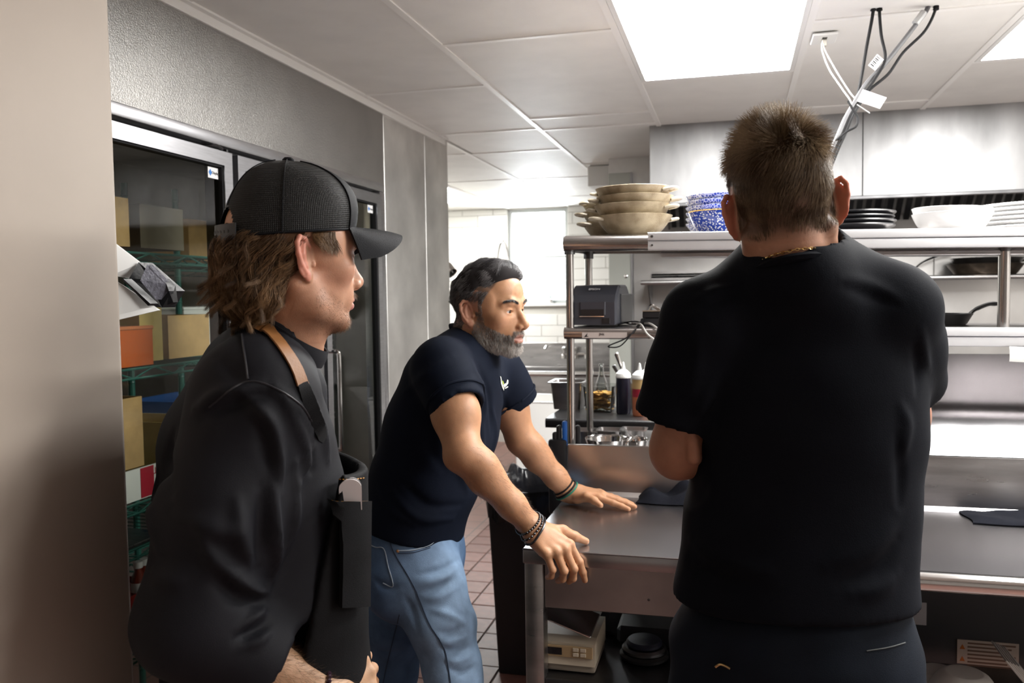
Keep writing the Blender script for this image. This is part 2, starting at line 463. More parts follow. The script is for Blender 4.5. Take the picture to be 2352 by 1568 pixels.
# door surround
mb = MB(); X0, X1 = -1.66, -1.572
mb.b2((X0, 1.26, 1.997), (X1, 3.70, 2.035), .004, 2); mb.b2((X0, 3.645, .20), (X1, 3.70, 1.996), .004, 2)
mb.b2((X0, 1.26, .20), (X1, 3.645, .262), .004, 2); mb.b2((X0, 1.26, .263), (X1, 1.28, 1.996), .003, 1)
mb.build('door_surround', ALU, cooler)
mb = MB()
for yy in (1.806, 2.454, 3.048): mb.b2((X0, yy - .02, .262), (-1.60, yy + .02, 1.997))
mb.b2((X0, 1.28, 1.972), (-1.605, 3.64, 1.997))
mb.build('mullions', BLACK, cooler)
STICK = mat('sticker_white', (.85, .85, .86), .5); BLUE = mat('logo_blue', (.02, .18, .55), .5)
for k, (ya, yb) in enumerate([(1.295, 1.795), (1.817, 2.438), (2.470, 3.030), (3.062, 3.625)]):
    d = link('door_%d' % (k + 1), None); d.location = (-1.58, ya, .28)
    tag(d, ['glass cooler door hidden by the beige wall end', 'glass cooler door nearest the beige wall end', 'glass cooler door behind the black cap',
            'glass cooler door next to the plain steel panel'][k], None, None, 'structure')
    fm = MB(); w = .044; xa, xb = -1.598, -1.560; za, zb = .27, 1.978
    # mitred frame: four prisms
    def bar(p): fm.prism([(xa, y, z) for y, z in p], (xb - xa, 0, 0))
    bar([(ya, zb), (yb, zb), (yb - w, zb - w), (ya + w, zb - w)]); bar([(ya, za), (ya + w, za + w), (yb - w, za + w), (yb, za)])
    bar([(ya, za), (ya, zb), (ya + w, zb - w), (ya + w, za + w)]); bar([(yb, za), (yb - w, za + w), (yb - w, zb - w), (yb, zb)])
    fm.build('frame', ALU, d)
    gm = MB(); g = .006
    for (a_, b_) in [((ya + w, za + w), (yb - w, za + w + g)), ((ya + w, zb - w - g), (yb - w, zb - w)), ((ya + w, za + w + g), (ya + w + g, zb - w - g)), ((yb - w - g, za + w + g), (yb - w, zb - w - g))]:
        gm.b2((xa + .004, a_[0], a_[1]), (xb - .006, b_[0], b_[1]))
    gm.build('gasket', BLACK_RUB, d)
    pm = MB(); pm.add([(-1.580, ya + w, za + w), (-1.580, yb - w, za + w), (-1.580, yb - w, zb - w), (-1.580, ya + w, zb - w)], [(0, 1, 2, 3)]); pm.build('pane', GLASS, d)
    hm = MB(); hy = (yb - .022) if k == 1 else ya + .022
    hm.tube(smooth_path([(-1.562, hy, 1.30), (-1.53, hy, 1.297), (-1.522, hy, 1.27), (-1.522, hy, 1.1), (-1.522, hy, .93), (-1.53, hy, .905), (-1.562, hy, .902)], 4), .0085, 8)
    hm.build('handle', CHROME, d)
    if k in (1, 3):
        sy0, sy1, sz0, sz1 = yb - w - .062, yb - w - .008, zb - w - .044, zb - w - .010
        sm = MB(); sm.b2((-1.5795, sy0, sz0), (-1.5787, sy1, sz1)); s_ = sm.build('sticker', STICK, d)
        lm = MB(); cy, cz = sy0 + .012, (sz0 + sz1) / 2
        lm.prism([(-1.5786, cy - .009, cz), (-1.5786, cy, cz - .011), (-1.5786, cy + .009, cz), (-1.5786, cy, cz + .011)], (.0003, 0, 0)); lm.build('logo', BLUE, s_)
        text_mesh('lettering', 'Display', .0125, (-1.5783, sy0 + .039, cz), (0, 1, 0), (0, 0, 1), BLACK, s_)
    if k in (1, 2):
        hb = MB(); hb.tube(smooth_path([(-1.60, yb - .09, 1.99), (-1.575, yb - .07, 1.993), (-1.57, yb - .04, 1.986)], 5), .006, 6); hb.b2((-1.59, yb - .012, 1.978), (-1.572, yb - .004, 1.99)); hb.build('hinge', STEEL_DARK, d)

# ---- far dishwashing room: back wall with white tiles, window
BY = 8.42
mb = MB()
WX0, WX1, WZ0, WZ1 = -2.235, -1.62, 1.43, 2.385
mb.b2((-4.2, BY, 0), (WX0, BY + .2, CZ + .05)); mb.b2((WX1, BY, 0), (2.8, BY + .2, CZ + .05)); mb.b2((WX0, BY, 0), (WX1, BY + .2, WZ0)); mb.b2((WX0, BY, WZ1), (WX1, BY + .2, CZ + .05))
wall_back = struct('wall_back', mb, GROUT_W, label='white tiled back wall of the dishwashing room')
TW, TH = .33, .113
wt = {}
row = 0; z = .98
while z < CZ:
    x = -3.05 - (TW / 2 if row % 2 else 0)
    while x < -1.12:
        x0, x1, z0, z1 = x, x + TW, z, min(z + TH, CZ)
        segs = [(x0, x1)]
        if z1 > WZ0 and z0 < WZ1:
            if x1 > WX0 and x0 < WX1:
                segs = []
                if x0 < WX0 - .03: segs.append((x0, WX0 - .004))
                if x1 > WX1 + .03: segs.append((WX1 + .004, x1))
        for a, b_ in segs:
            key = (round(b_ - a, 3), round(z1 - z0, 3))
            if key not in wt:
                q = MB(); q.box((0, 0, 0), (key[0] - .004, .012, key[1] - .004), .0025, 1); o = q.build('wall_tile', WHITE_T, wall_back); wt[key] = o.data
            else: o = link('wall_tile', wt[key], wall_back)
            o.location = ((a + b_) / 2, BY - .003, (z0 + z1) / 2)
        x += TW
    z += TH; row += 1
mb = MB(); mb.b2((-3.35, 4.66, 0), (-3.2, BY, CZ + .05)); struct('wall_side', mb, WHITE_T, label='white side wall of the dishwashing room')
win = link('window_1', None); win.location = ((WX0 + WX1) / 2, BY, WZ0); tag(win, 'bright window with roller blind rail in the dishwashing room', None, None, 'structure')
mb = MB(); f_ = .035
mb.b2((WX0, BY + .03, WZ0), (WX0 + f_, BY + .09, WZ1), .003, 1); mb.b2((WX1 - f_, BY + .03, WZ0), (WX1, BY + .09, WZ1), .003, 1)
mb.b2((WX0 + f_, BY + .03, WZ0), (WX1 - f_, BY + .09, WZ0 + f_), .003, 1); mb.b2((WX0 + f_, BY + .03, WZ1 - f_), (WX1 - f_, BY + .09, WZ1), .003, 1)
mb.b2((WX0 + f_, BY + .03, 1.885), (WX1 - f_, BY + .09, 1.915), .003, 1)
mb.build('frame', mat('window_grey', (.62, .66, .66), .4), win)
mb = MB(); mb.add([(WX0, BY + .06, WZ0), (WX1, BY + .06, WZ0), (WX1, BY + .06, WZ1), (WX0, BY + .06, WZ1)], [(0, 1, 2, 3)]); mb.build('pane', GLASS_C, win)
mb = MB(); mb.b2((WX0 - .03, BY - .04, WZ0 - .03), (WX1 + .03, BY + .03, WZ0), .004, 1); mb.build('sill', WHITE_P, win)
mb = MB(); mb.lathe([(.02, 0), (.028, .04), (.024, .042)], (-1.80, BY - .015, WZ0), 12, mi=0)
for a in range(9): mb.tube(smooth_path([(-1.80, BY - .015, WZ0 + .035), (-1.80 + .02 * math.cos(a), BY - .015 + .012 * math.sin(a), WZ0 + .07), (-1.80 + .06 * math.cos(a), BY - .015 + .02 * math.sin(a), WZ0 + .062)], 3), [.003] * 3 + [.005] * 3 + [.002], 5, mi=1)
tag(mb.build('potted_plant', [WHITE_P, mat('leaf_green', (.03, .16, .09), .5)]), 'tiny green plant on the bright window sill', 'plant')
# ================================================================== FURNITURE AND EQUIPMENT
def round_rect_prof(w, h, r, n=4):
    pts = []
    for cx, cz, a0 in ((w / 2 - r, h / 2 - r, 0), (-w / 2 + r, h / 2 - r, 90), (-w / 2 + r, -h / 2 + r, 180), (w / 2 - r, -h / 2 + r, 270)):
        for k in range(n + 1):
            a = math.radians(a0 + 90 * k / n); pts.append((cx + r * math.cos(a), cz + r * math.sin(a)))
    return pts
def bar_prism(name, y0, y1, z0, z1, x0, x1, r, material, parent, dz=0.0, sharp=40):
    """long rounded bar along X (profile in YZ), falling by dz over its length"""
    q = MB(); P = round_rect_prof(y1 - y0, z1 - z0, r)
    q.prism([(x0, (y0 + y1) / 2 + a, (z0 + z1) / 2 + b_) for a, b_ in P], (x1 - x0, 0, -dz))
    q.sm = [True] * len(q.sm)
    return q.build(name, material, parent, sharp)

# ---- work tables in front of the pass
TZ = .91; TY0, TY1 = 1.93, 2.50; TX0, TXM, TX1 = -.488, .135, 1.75
SPL_Z = 1.06
t = thing('work_table', (TX0, TY0, 0), 'stainless steel work table with drawer apron that the leaning man rests on', 'table', 'stainless work tables')
mb = MB(); mb.b2((TX0, TY0, TZ - .004), (TXM, TY1, TZ), .0015, 1); mb.b2((TX0, TY0, TZ - .037), (TXM, TY0 + .012, TZ - .003), .003, 2)
mb.b2((TX0, TY0 + .01, TZ - .037), (TX0 + .012, TY1, TZ - .003), .003, 2); mb.build('tabletop', STEEL_TOP, t)
mb = MB(); mb.b2((TX0 + .049, TY0 + .016, .765), (TXM - .02, TY0 + .03, TZ - .037), .002, 1)
o_ = mb.build('apron', mat('apron_steel', (.42, .39, .385), .36, 1, var=.2, vscale=6), t)
for px_, py_ in ((1555, 1350), (1490, 1377)):
    mb = MB(); p = at_y(px_, py_, TY0 + .016); mb.lathe([(.0035, 0), (.003, .001), (0, .0014)], p, 8, axis=(0, -1, 0)); mb.build('rivet', STEEL_DARK, o_)
for lx, ly in ((TX0 + .025, TY0 + .03), (TX0 + .025, TY1 - .03), (TXM - .025, TY0 + .03), (TXM - .025, TY1 - .03)):
    mb = MB(); mb.box((lx, ly, (TZ - .037) / 2), (.046, .046, TZ - .037), .004, 2); mb.build('leg', STEEL, t)
mb = MB(); mb.b2((TX0 + .002, TY0 + .02, .585), (TXM, TY1, .59)); mb.b2((TX0 + .05, TY0 + .014, .572), (TXM - .05, TY0 + .024, .592), .003, 2); mb.build('undershelf', STEEL_DARK, t)
mb = MB(); mb.b2((TX0, TY1, TZ - .03), (TXM, TY1 + .018, SPL_Z), .004, 2); mb.prism([(TX0, TY1, TZ), (TX0, TY1 - .012, TZ), (TX0, TY1, TZ + .012)], (TXM - TX0, 0, 0)); mb.build('backsplash', mat('splash_steel', (.50, .47, .46), .33, 1, var=.15, vscale=4), t)

t = thing('work_table', (TXM, TY0, 0), 'stainless steel work table with rolled front edge holding a folded black towel', 'table', 'stainless work tables')
xa, xb = TXM + .003, TX1
mb = MB(); mb.b2((xa, TY0 + .02, TZ - .004), (xb, TY1, TZ)); mb.build('tabletop', STEEL_TOP, t)
bar_prism('front_edge', TY0 - .002, TY0 + .04, TZ - .042, TZ, xa, xb, .018, CHROME, t)
for lx, ly in ((xb - .03, TY0 + .06), (xb - .03, TY1 - .05), (.385, TY1 - .05)):
    mb = MB(); mb.tube([(lx, ly, 0), (lx, ly, TZ - .01)], .02, 12); mb.build('leg', STEEL, t)
mb = MB(); mb.b2((xa, TY0 + .12, .48), (xb, TY1, .487)); mb.build('undershelf', STEEL_DARK, t)
mb = MB(); mb.b2((xa, TY1, TZ - .03), (xb, TY1 + .018, SPL_Z), .004, 2); mb.prism([(xa, TY1, TZ), (xa, TY1 - .012, TZ), (xa, TY1, TZ + .012)], (xb - xa, 0, 0)); mb.build('backsplash', STEEL, t)

# ---- double overshelf on posts
sh = thing('pass_shelf', (-.49, 2.56, 0), 'two-tier stainless pass shelf on round posts behind the work tables', 'shelf')
SX0, SX1 = -.502, 1.75; SY0, SY1 = 2.53, 2.945
TOPZ, MIDZ = 1.690, 1.412; TDZ, MDZ = .040, .014
def shelf_z(x, top=True):
    f_ = (x - SX0) / (SX1 - SX0)
    return (TOPZ - TDZ * f_) if top else (MIDZ - MDZ * f_)
for nm, z_, th, dz in (('top_shelf', TOPZ, .048, TDZ), ('middle_shelf', MIDZ, .036, MDZ)):
    q = MB(); r_ = th / 2
    prof = [(SY1, z_), (SY1, z_ - th * .8), (SY1 - .012, z_ - th * .8), (SY1 - .012, z_ - .004)]
    prof += [(SY0 + th, z_ - .004), (SY0 + th, z_ - th + .003), (SY0 + r_, z_ - th)]
    prof += [(SY0 + r_ - r_ * math.sin(math.radians(a)), z_ - r_ - r_ * math.cos(math.radians(a))) for a in range(15, 180, 15)] + [(SY0 + r_, z_)]
    q.prism([(SX0, y, z) for y, z in prof], (SX1 - SX0, 0, -dz)); q.sm = [True] * len(q.sm)
    q.build(nm, mat('shelf_steel', (.44, .42, .41), .26, 1, var=.15, vscale=6), sh, 30)
    q = MB(); rr = MB()
    q.prism([(SX0, SY0 + .01, z_ - .002), (SX0, SY1, z_ - .002), (SX0, SY1, z_ - th * .8), (SX0, SY0 + .01, z_ - th)], (.004, 0, 0)); q.build('end_cap', STEEL, sh)
for x_ in (-.487, .715, 1.70):
    for y_ in ((2.562, 2.912) if x_ != .715 else (2.60,)):
        mb = MB(); r_ = .0125 if x_ != .715 else .0155
        zt, zm = shelf_z(x_) - .03, shelf_z(x_, False) - .03
        mb.tube([(x_, y_, (.956 if y_ > 2.8 else .0) if x_ != .715 else zm + .03), (x_, y_, zt)], r_, 14); mb.build('post', mat('post_steel', (.50, .48, .47), .2, 1), sh)
        mb = MB(); mb.lathe([(.017, 0), (.017, .02), (.0135, .026)], (x_, y_, zt - .026), 12); mb.build('collar', STEEL_DARK, sh)
# shelf label
p0 = at_y(1337, 762, 2.5285); p1 = at_y(1440, 762, 2.5285)
mb = MB(); mb.b2((p0[0], 2.5275, 1.380), (p1[0], 2.5285, 1.397)); lab = mb.build('shelf_label', mat('label_film', (.62, .56, .53), .35), sh)
mb = MB(); mb.prism([(p0[0] + .006, 2.5272, 1.3825), (p0[0] + .017, 2.5272, 1.3955), (p0[0] + .0145, 2.5272, 1.3865), (p0[0] + .021, 2.5272, 1.3845)], (0, -.0003, 0)); mb.build('logo', BLACK, lab)
text_mesh('lettering', 'JNX', .009, (p0[0] + .06, 2.527, 1.391), (1, 0, 0), (0, 0, 1), BLACK, lab)

# ---- strip warmers fixed to the shelf fronts
def strip_warmer(x0, x1, top, label):
    zt = lambda x: shelf_z(x, top)
    h = thing('strip_warmer', (x0, SY0, zt(x0) - .05), label, 'heat lamp', 'white strip warmers on the pass shelf')
    z_ = zt(x0); dz = zt(x0) - zt(x1)
    bar_prism('upper_rail', SY0 - .030, SY0 - .001, z_ - .020, z_ + .003, x0, x1, .003, ALU_W, h, dz)
    bar_prism('housing', SY0 - .024, SY0 - .001, z_ - .048, z_ - .0215, x0, x1, .004, ALU_W, h, dz)
    if top: bar_prism('reflector', SY0 + .06, SY0 + .16, z_ - .066, z_ - .050, x0 + .03, x1, .004, STEEL, h, dz)
    q = MB(); q.lathe([(.004, 0), (.004, .0015), (0, .002)], (x0 + .012, SY0 - .030, z_ - .009), 8, axis=(0, -1, 0)); q.lathe([(.003, 0), (.003, .0015), (0, .002)], (x0 + .012, SY0 - .024, z_ - .034), 8, axis=(0, -1, 0))
    q.build('screw', STEEL_DARK, h)
strip_warmer(-.244, 1.74, True, 'long white strip warmer along the top pass shelf')
strip_warmer(-.185, 1.74, False, 'long white strip warmer along the middle pass shelf beside the printer')
# order slip hanging from the middle warmer at the right
pa = at_y(2318, 795, 2.50)
mb = MB(); G = [[(pa[0] + u * .11, 2.4985 - .004 * math.sin(3 * v) , pa[2] - v * .040 - .006 * u) for u in np.linspace(0, 1, 6)] for v in np.linspace(0, 1, 5)]
mb.grid(G, thick=.0004)
pp = mb.build('order_slip', mat('paper', (.80, .79, .77), .7)); tag(pp, 'white paper order slip hanging at the right end of the middle pass shelf', 'paper')

# ---- ticket printer
PRN = mat('printer_grey', (.052, .056, .072), .42); PRN_D = mat('printer_dark', (.02, .021, .026), .35)
c = at_y(1372, 752, 2.60); pr_z = shelf_z(c[0], False)
PT = thing('ticket_printer', (c[0], c[1], pr_z), 'dark grey ticket printer on the middle pass shelf', 'printer')
Rz = math.radians(-5)
def prx(p): # local printer frame -> world
    cs, sn = math.cos(Rz), math.sin(Rz)
    return (c[0] + p[0] * cs - p[1] * sn, c[1] + .09 + p[0] * sn + p[1] * cs, pr_z + p[2])
w, dp, hh = .074, .115, .128
q = MB(); prof = [(-dp, .006), (-dp, .075), (-dp + .012, .098), (-dp + .045, hh - .004), (-dp + .06, hh), (dp * .35, hh), (dp * .6, hh - .02), (dp, hh - .06), (dp, .006)]
n_ = len(prof); vs = []; fs = []
for x_, inset in ((-w, .006), (-w + .006, 0), (w - .006, 0), (w, .006)):
    cy_, cz_ = 0, .06
    for (y, z) in prof:
        sc_ = 1 - inset / .07
        vs.append(prx((x_, cy_ + (y - cy_) * sc_, cz_ + (z - cz_) * sc_)))
for i in range(3):
    for k in range(n_): fs.append((i * n_ + k, i * n_ + (k + 1) % n_, (i + 1) * n_ + (k + 1) % n_, (i + 1) * n_ + k))
fs.append(tuple(range(n_))[::-1]); fs.append(tuple(range(3 * n_, 4 * n_)))
q.add(vs, fs); q.build('body', PRN, PT)
def prbox(name, lo, hi, material, bev=.001, par=PT):
    q = MB(); lo = np.array(lo); hi = np.array(hi); q.box((0, 0, 0), hi - lo, bev, 1)
    q.v = [prx(np.array(v) + (lo + hi) / 2) for v in q.v]; return q.build(name, material, par)
prbox('front_cover', (-.040, -dp - .003, .035), (.040, -dp + .004, .078), PRN, .002)
prbox('paper_slot', (-.037, -dp - .004, .034), (.037, -dp - .001, .054), BLACK)
prbox('tear_bar', (-.041, -dp - .006, .0305), (.037, -dp - .001, .034), CHROME)
prbox('power_switch', (.031, -dp - .003, .010), (.054, -dp - .0005, .027), BLACK)
prbox('window_strip', (-.04, -dp + .055, hh - .002), (.035, -dp + .062, hh + .001), mat('strip_grey', (.25, .26, .28), .3))
prbox('side_cover', (w - .001, -.06, .01), (w + .004, .105, .10), PRN_D, .006)
a = prx((0.0, -dp + .024, .1135)); b0 = prx((1, -dp + .024, .1135)); up_ = np.array(prx((0, -dp + .045, hh - .004))) - np.array(prx((0, -dp + .012, .098)))
xd = np.array(b0) - np.array(a)
text_mesh('lettering', 'EPSON', .012, np.array(a) + np.cross(xd, up_) / np.linalg.norm(np.cross(xd, up_)) * .0022, xd, up_, mat('print_white', (.75, .75, .78), .5), PT)
for k, pts in enumerate([[(1420, 745, 2.72), (1455, 738, 2.66), (1470, 745, 2.56), (1440, 775, 2.515), (1402, 792, 2.50), (1400, 797, 2.50), (1425, 794, 2.50), (1452, 765, 2.515), (1475, 735, 2.62), (1500, 722, 2.74)],
                         [(1430, 740, 2.70), (1460, 744, 2.60), (1495, 728, 2.70)]]):
    q = MB(); q.tube(smooth_path([at_y(*p) for p in pts], 6), .0022, 6); q.build('power_cord', BLACK_RUB, PT)
q = MB(); q.tube(smooth_path([at_y(1452, 742, 2.66), at_y(1472, 745, 2.55), at_y(1488, 768, 2.505), at_y(1515, 785, 2.50), at_y(1560, 800, 2.50)], 6), .003, 6); cA = q.build('data_cable', WHITE_P); tag(cA, 'white cable drooping over the middle pass shelf, lower one', 'cable', 'white cables by the printer')
q = MB(); q.tube(smooth_path([at_y(1478, 742, 2.66), at_y(1495, 744, 2.55), at_y(1525, 764, 2.505), at_y(1570, 790, 2.50)], 6), .003, 6); cB = q.build('data_cable', WHITE_P); tag(cB, 'white cable drooping over the middle pass shelf, upper one', 'cable', 'white cables by the printer')
# small black box with chrome clips beside the printer
p = at_y(1520, 748, 2.70); z_ = shelf_z(p[0], False)
B = thing('card_box', (p[0], 2.70, z_), 'small black box with metal clips beside the ticket printer', 'box')
q = MB(); q.b2((p[0] - .06, 2.64, z_), (p[0] + .06, 2.76, z_ + .024), .003, 1); q.b2((p[0] - .055, 2.65, z_ + .024), (p[0] - .0, 2.72, z_ + .046), .003, 1); q.build('case', BLACK, B)
q = MB(); q.b2((p[0] - .056, 2.648, z_ + .045), (p[0] + .002, 2.722, z_ + .048), .001, 1); q.build('lid', mat('tan_lid', (.35, .27, .2), .5), B)
q = MB(); q.tube(smooth_path([(p[0] - .04, 2.68, z_ + .048), (p[0] - .03, 2.68, z_ + .064), (p[0] - .015, 2.69, z_ + .055), (p[0] - .005, 2.69, z_ + .05)], 4), .005, 6); q.build('clip', CHROME, B)

# ---- crockery on the top shelf
def bowl_prof(R, h, foot=.45, t=.004, rim=0.0, ex=.55):
    out = [(R * foot * .9, 0), (R * foot, 0)]
    N = 9
    for k in range(1, N + 1):
        a = k / N; out.append((R * (foot + (1 - foot) * a ** ex), h * a))
    out.append((R - t * .5, h + .001)); inn = []
    for k in range(N, -1, -1):
        a = k / N; inn.append((max(R * (foot + (1 - foot) * a ** ex) - t, .0), max(h * a, .006)))
    return out + inn + [(0, .006)]
def weave_mat(name, c1, c2, s1, s2):
    m, nt, b = new_mat(name); N = nt.nodes.new; L = nt.links.new
    tc = N('ShaderNodeTexCoord'); w1 = N('ShaderNodeTexWave'); w2 = N('ShaderNodeTexWave'); nz = N('ShaderNodeTexNoise')
    w1.inputs['Scale'].default_value = s1; w2.inputs['Scale'].default_value = s1; w2.bands_direction = 'Z'
    w1.inputs['Distortion'].default_value = 1.5; w2.inputs['Distortion'].default_value = 1.5
    nz.inputs['Scale'].default_value = s2
    for n in (w1, w2, nz): L(tc.outputs['Object'], n.inputs['Vector'])
    mm = N('ShaderNodeMath'); mm.operation = 'MULTIPLY'; L(w1.outputs['Fac'], mm.inputs[0]); L(w2.outputs['Fac'], mm.inputs[1])
    ad = N('ShaderNodeMath'); ad.operation = 'ADD'; L(mm.outputs[0], ad.inputs[0]); L(nz.outputs['Fac'], ad.inputs[1])
    cr = N('ShaderNodeValToRGB'); cr.color_ramp.elements[0].position = .38; cr.color_ramp.elements[1].position = .85
    cr.color_ramp.elements[0].color = (*c1, 1); cr.color_ramp.elements[1].color = (*c2, 1)
    L(ad.outputs[0], cr.inputs['Fac']); L(cr.outputs['Color'], b.inputs['Base Color']); b.inputs['Roughness'].default_value = .55
    MATS[name] = m; return m
TAN = weave_mat('tan_stoneware', (.20, .14, .075), (.56, .47, .32), 95, 26)
TANR = mat('pale_glaze', (.62, .55, .42), .35)
def lug_bowl(x, y, z, label, R=.120, h=.068, ang=(0, 1)):
    b_ = thing('serving_bowl', (x, y, z), label, 'bowl', 'tan handled stoneware bowls on the top shelf')
    q = MB(); q.lathe(bowl_prof(R, h, .42, .006), (x, y, z), 40); q.build('bowl', TAN, b_)
    for s in (-1, 1):
        q = MB(); a = math.radians(18 if s > 0 else 200) + ang[0]
        d_ = np.array([math.cos(a), math.sin(a), 0]); n_ = np.array([-d_[1], d_[0], 0])
        base = np.array([x, y, z + h - .012]) + d_ * (R - .010)
        pts = [base + n_ * .026, base + d_ * .026 + n_ * .018 + np.array([0, 0, .004]), base + d_ * .030 + np.array([0, 0, .005]), base + d_ * .026 - n_ * .018 + np.array([0, 0, .004]), base - n_ * .026]
        q.tube(smooth_path(pts, 4), .0075, 8, flat=.7); q.build('handle', TANR, b_)
    return b_
zb = shelf_z(-.31)
bx, by = at_y(1456, 530, 2.69)[0], 2.69
_bl = ['bottom bowl of the front tan stack on the top shelf', 'second tan bowl up in the front stack', 'third tan bowl up in the front stack', 'topmost bowl of the front tan stack']
for k, (dz_, a_) in enumerate(((0, .15), (.034, -.5), (.060, -.2), (.086, -.65))):
    lug_bowl(bx + (.0, -.004, .003, 0)[k], by, zb + dz_, _bl[k], h=.066, ang=(a_, 1))
bx2, by2 = at_y(1440, 530, 2.885)[0] - .035, 2.885
_bl = ['bottom bowl of the rear tan stack behind the others', 'middle bowl of the rear tan stack behind the others', 'top bowl of the rear tan stack behind the others']
for k, (dz_, a_) in enumerate(((0, .3), (.034, .1), (.066, .45))): lug_bowl(bx2, by2, zb + dz_, _bl[k], R=.118, h=.066, ang=(a_, 1))
def blue_mat(name, scale, lo, hi, kind):
    m, nt, b = new_mat(name); N = nt.nodes.new; L = nt.links.new
    tc = N('ShaderNodeTexCoord'); v = N('ShaderNodeTexVoronoi'); v.inputs['Scale'].default_value = scale
    L(tc.outputs['Object'], v.inputs['Vector'])
    if kind: v.feature = 'DISTANCE_TO_EDGE'
    cr = N('ShaderNodeValToRGB'); cr.color_ramp.elements[0].position = lo; cr.color_ramp.elements[1].position = hi
    cr.color_ramp.elements[0].color = (.80, .83, .88, 1); cr.color_ramp.elements[1].color = (.018, .05, .33, 1)
    L(v.outputs['Distance'], cr.inputs['Fac']); L(cr.outputs['Color'], b.inputs['Base Color']); b.inputs['Roughness'].default_value = .16
    return m
BLUE_A = blue_mat('blue_flower_glaze', 120, .06, .16, True); BLUE_B = blue_mat('blue_dot_glaze', 170, .30, .45, False)
xs = at_y(1668, 530, 2.83)[0]; zs = shelf_z(xs)
_pl = ['bottom', 'second', 'third', 'fourth', 'fifth', 'topmost']
for k in range(6):
    b_ = thing('patterned_bowl', (xs, 2.83, zs + k * .017), '%s blue and white patterned bowl of the rear stack behind the standing man' % _pl[k], 'bowl', 'blue patterned bowls')
    q = MB(); q.lathe(bowl_prof(.128, .05, .55, .005, ex=.6), (xs, 2.83, zs + k * .0175), 48, wob=lambda a, i: .012 * math.sin(18 * a) * min(1, i / 6)); q.build('bowl', BLUE_A, b_)
xs2 = at_y(1650, 530, 2.64)[0]
b_ = thing('patterned_bowl', (xs2, 2.64, zs), 'single blue dotted bowl with yellow rim standing in front of the blue stack', 'bowl', 'blue patterned bowls')
q = MB(); q.lathe(bowl_prof(.088, .070, .5, .005, ex=.55), (xs2, 2.64, zs), 40); q.build('bowl', BLUE_B, b_)
q = MB(); q.tube([(xs2 + .086 * math.cos(a), 2.64 + .086 * math.sin(a), zs + .0705) for a in np.linspace(0, 2 * math.pi, 41)[:-1]], .0024, 6, closed=True); q.build('rim', mat('ochre_rim', (.55, .33, .06), .3), b_)
def plate_prof(R, h, t=.006):
    return [(R * .55, 0), (R * .62, 0), (R * .72, h * .35), (R * .97, h * .85), (R, h), (R * .99, h + t * .6), (R * .72, h * .35 + t), (R * .6, t), (0, t)]
xp = at_y(1948, 530, 2.68)[0]; zp = shelf_z(xp)
for k in range(4):
    b_ = MB(); b_.lathe(plate_prof(.128, .022), (0, 0, 0), 40); o = b_.build('dinner_plate', mat('black_plate', (.012, .012, .014), .28)); o.location = (xp + (.0, .003, -.002, .002)[k], 2.68, zp + k * .0125)
    tag(o, '%s plate of the black stack on the top shelf' % ('bottom', 'second', 'third', 'topmost')[k], 'plate', 'black plates on the top shelf')
WC = mat('white_china', (.82, .82, .82), .16)
xw = at_y(2186, 532, 2.64)[0]; zw = shelf_z(xw)
q = MB(); q.lathe(bowl_prof(.104, .053, .55, .005, ex=.42), (0, 0, 0), 40); o = q.build('white_bowl', WC); o.location = (xw, 2.64, zw); tag(o, 'lower white china bowl on the top shelf', 'bowl', 'white bowls on the top shelf')
q = MB(); q.lathe(bowl_prof(.103, .053, .55, .005, ex=.42), (0, 0, 0), 40); o = q.build('white_bowl', WC); o.location = (xw - .002, 2.645, zw + .0135); o.rotation_euler = (0, .035, 0); tag(o, 'upper white china bowl nested in another on the top shelf', 'bowl', 'white bowls on the top shelf')
xw = at_y(2372, 532, 2.78)[0]; zw = shelf_z(xw)
for k in range(6):
    b_ = thing('white_plate', (xw, 2.78, zw + k * .0125), '%s white beaded-rim plate of the stack at the right end of the top shelf' % _pl[k], 'plate', 'white beaded plates on the top shelf')
    q = MB(); q.lathe(plate_prof(.150, .020, .005), (xw, 2.78, zw + k * .0125), 44); q.build('plate', WC, b_)
    q = MB()
    for a in np.linspace(0, 2 * math.pi, 97)[:-1]:
        p_ = np.array([xw + .148 * math.cos(a), 2.78 + .148 * math.sin(a), zw + k * .0125 + .0205]); r_ = .0034
        q.add([p_ + v for v in np.array([(r_, 0, 0), (-r_, 0, 0), (0, r_, 0), (0, -r_, 0), (0, 0, r_), (0, 0, -r_)])], [(0, 2, 4), (2, 1, 4), (1, 3, 4), (3, 0, 4), (2, 0, 5), (1, 2, 5), (3, 1, 5), (0, 3, 5)], smooth=True)
    q.build('beaded_rim', WC, b_, 180)

# ---- pans
IRON = mat('black_iron', (.016, .016, .017), .38, .3); PANB = mat('carbon_steel', (.13, .10, .075), .36, .8, var=.4, vscale=25)
def pan(x, y, z, R, h, hdir, hl, label, material, rise=.05, group='frying pans at the cooking line', name='frying_pan'):
    b_ = thing(name, (x, y, z), label, 'pan', group)
    q = MB(); q.lathe([(0, 0), (R * .74, 0), (R * .8, .004), (R * .97, h * .9), (R, h), (R * .985, h + .002), (R * .95, h * .9), (R * .77, .008), (0, .006)], (x, y, z), 32); q.build('pan', material, b_)
    d_ = np.array([math.cos(hdir), math.sin(hdir), 0]); p0_ = np.array([x, y, z + h * .8]) + d_ * R * .95
    q = MB(); q.tube(smooth_path([p0_, p0_ + d_ * hl * .25 + np.array([0, 0, rise * .5]), p0_ + d_ * hl * .7 + np.array([0, 0, rise * .95]), p0_ + d_ * hl + np.array([0, 0, rise])], 5), [.009] * 6 + [.012] * 7 + [.014] * 3, 8, flat=.5); q.build('handle', material, b_)
    return b_
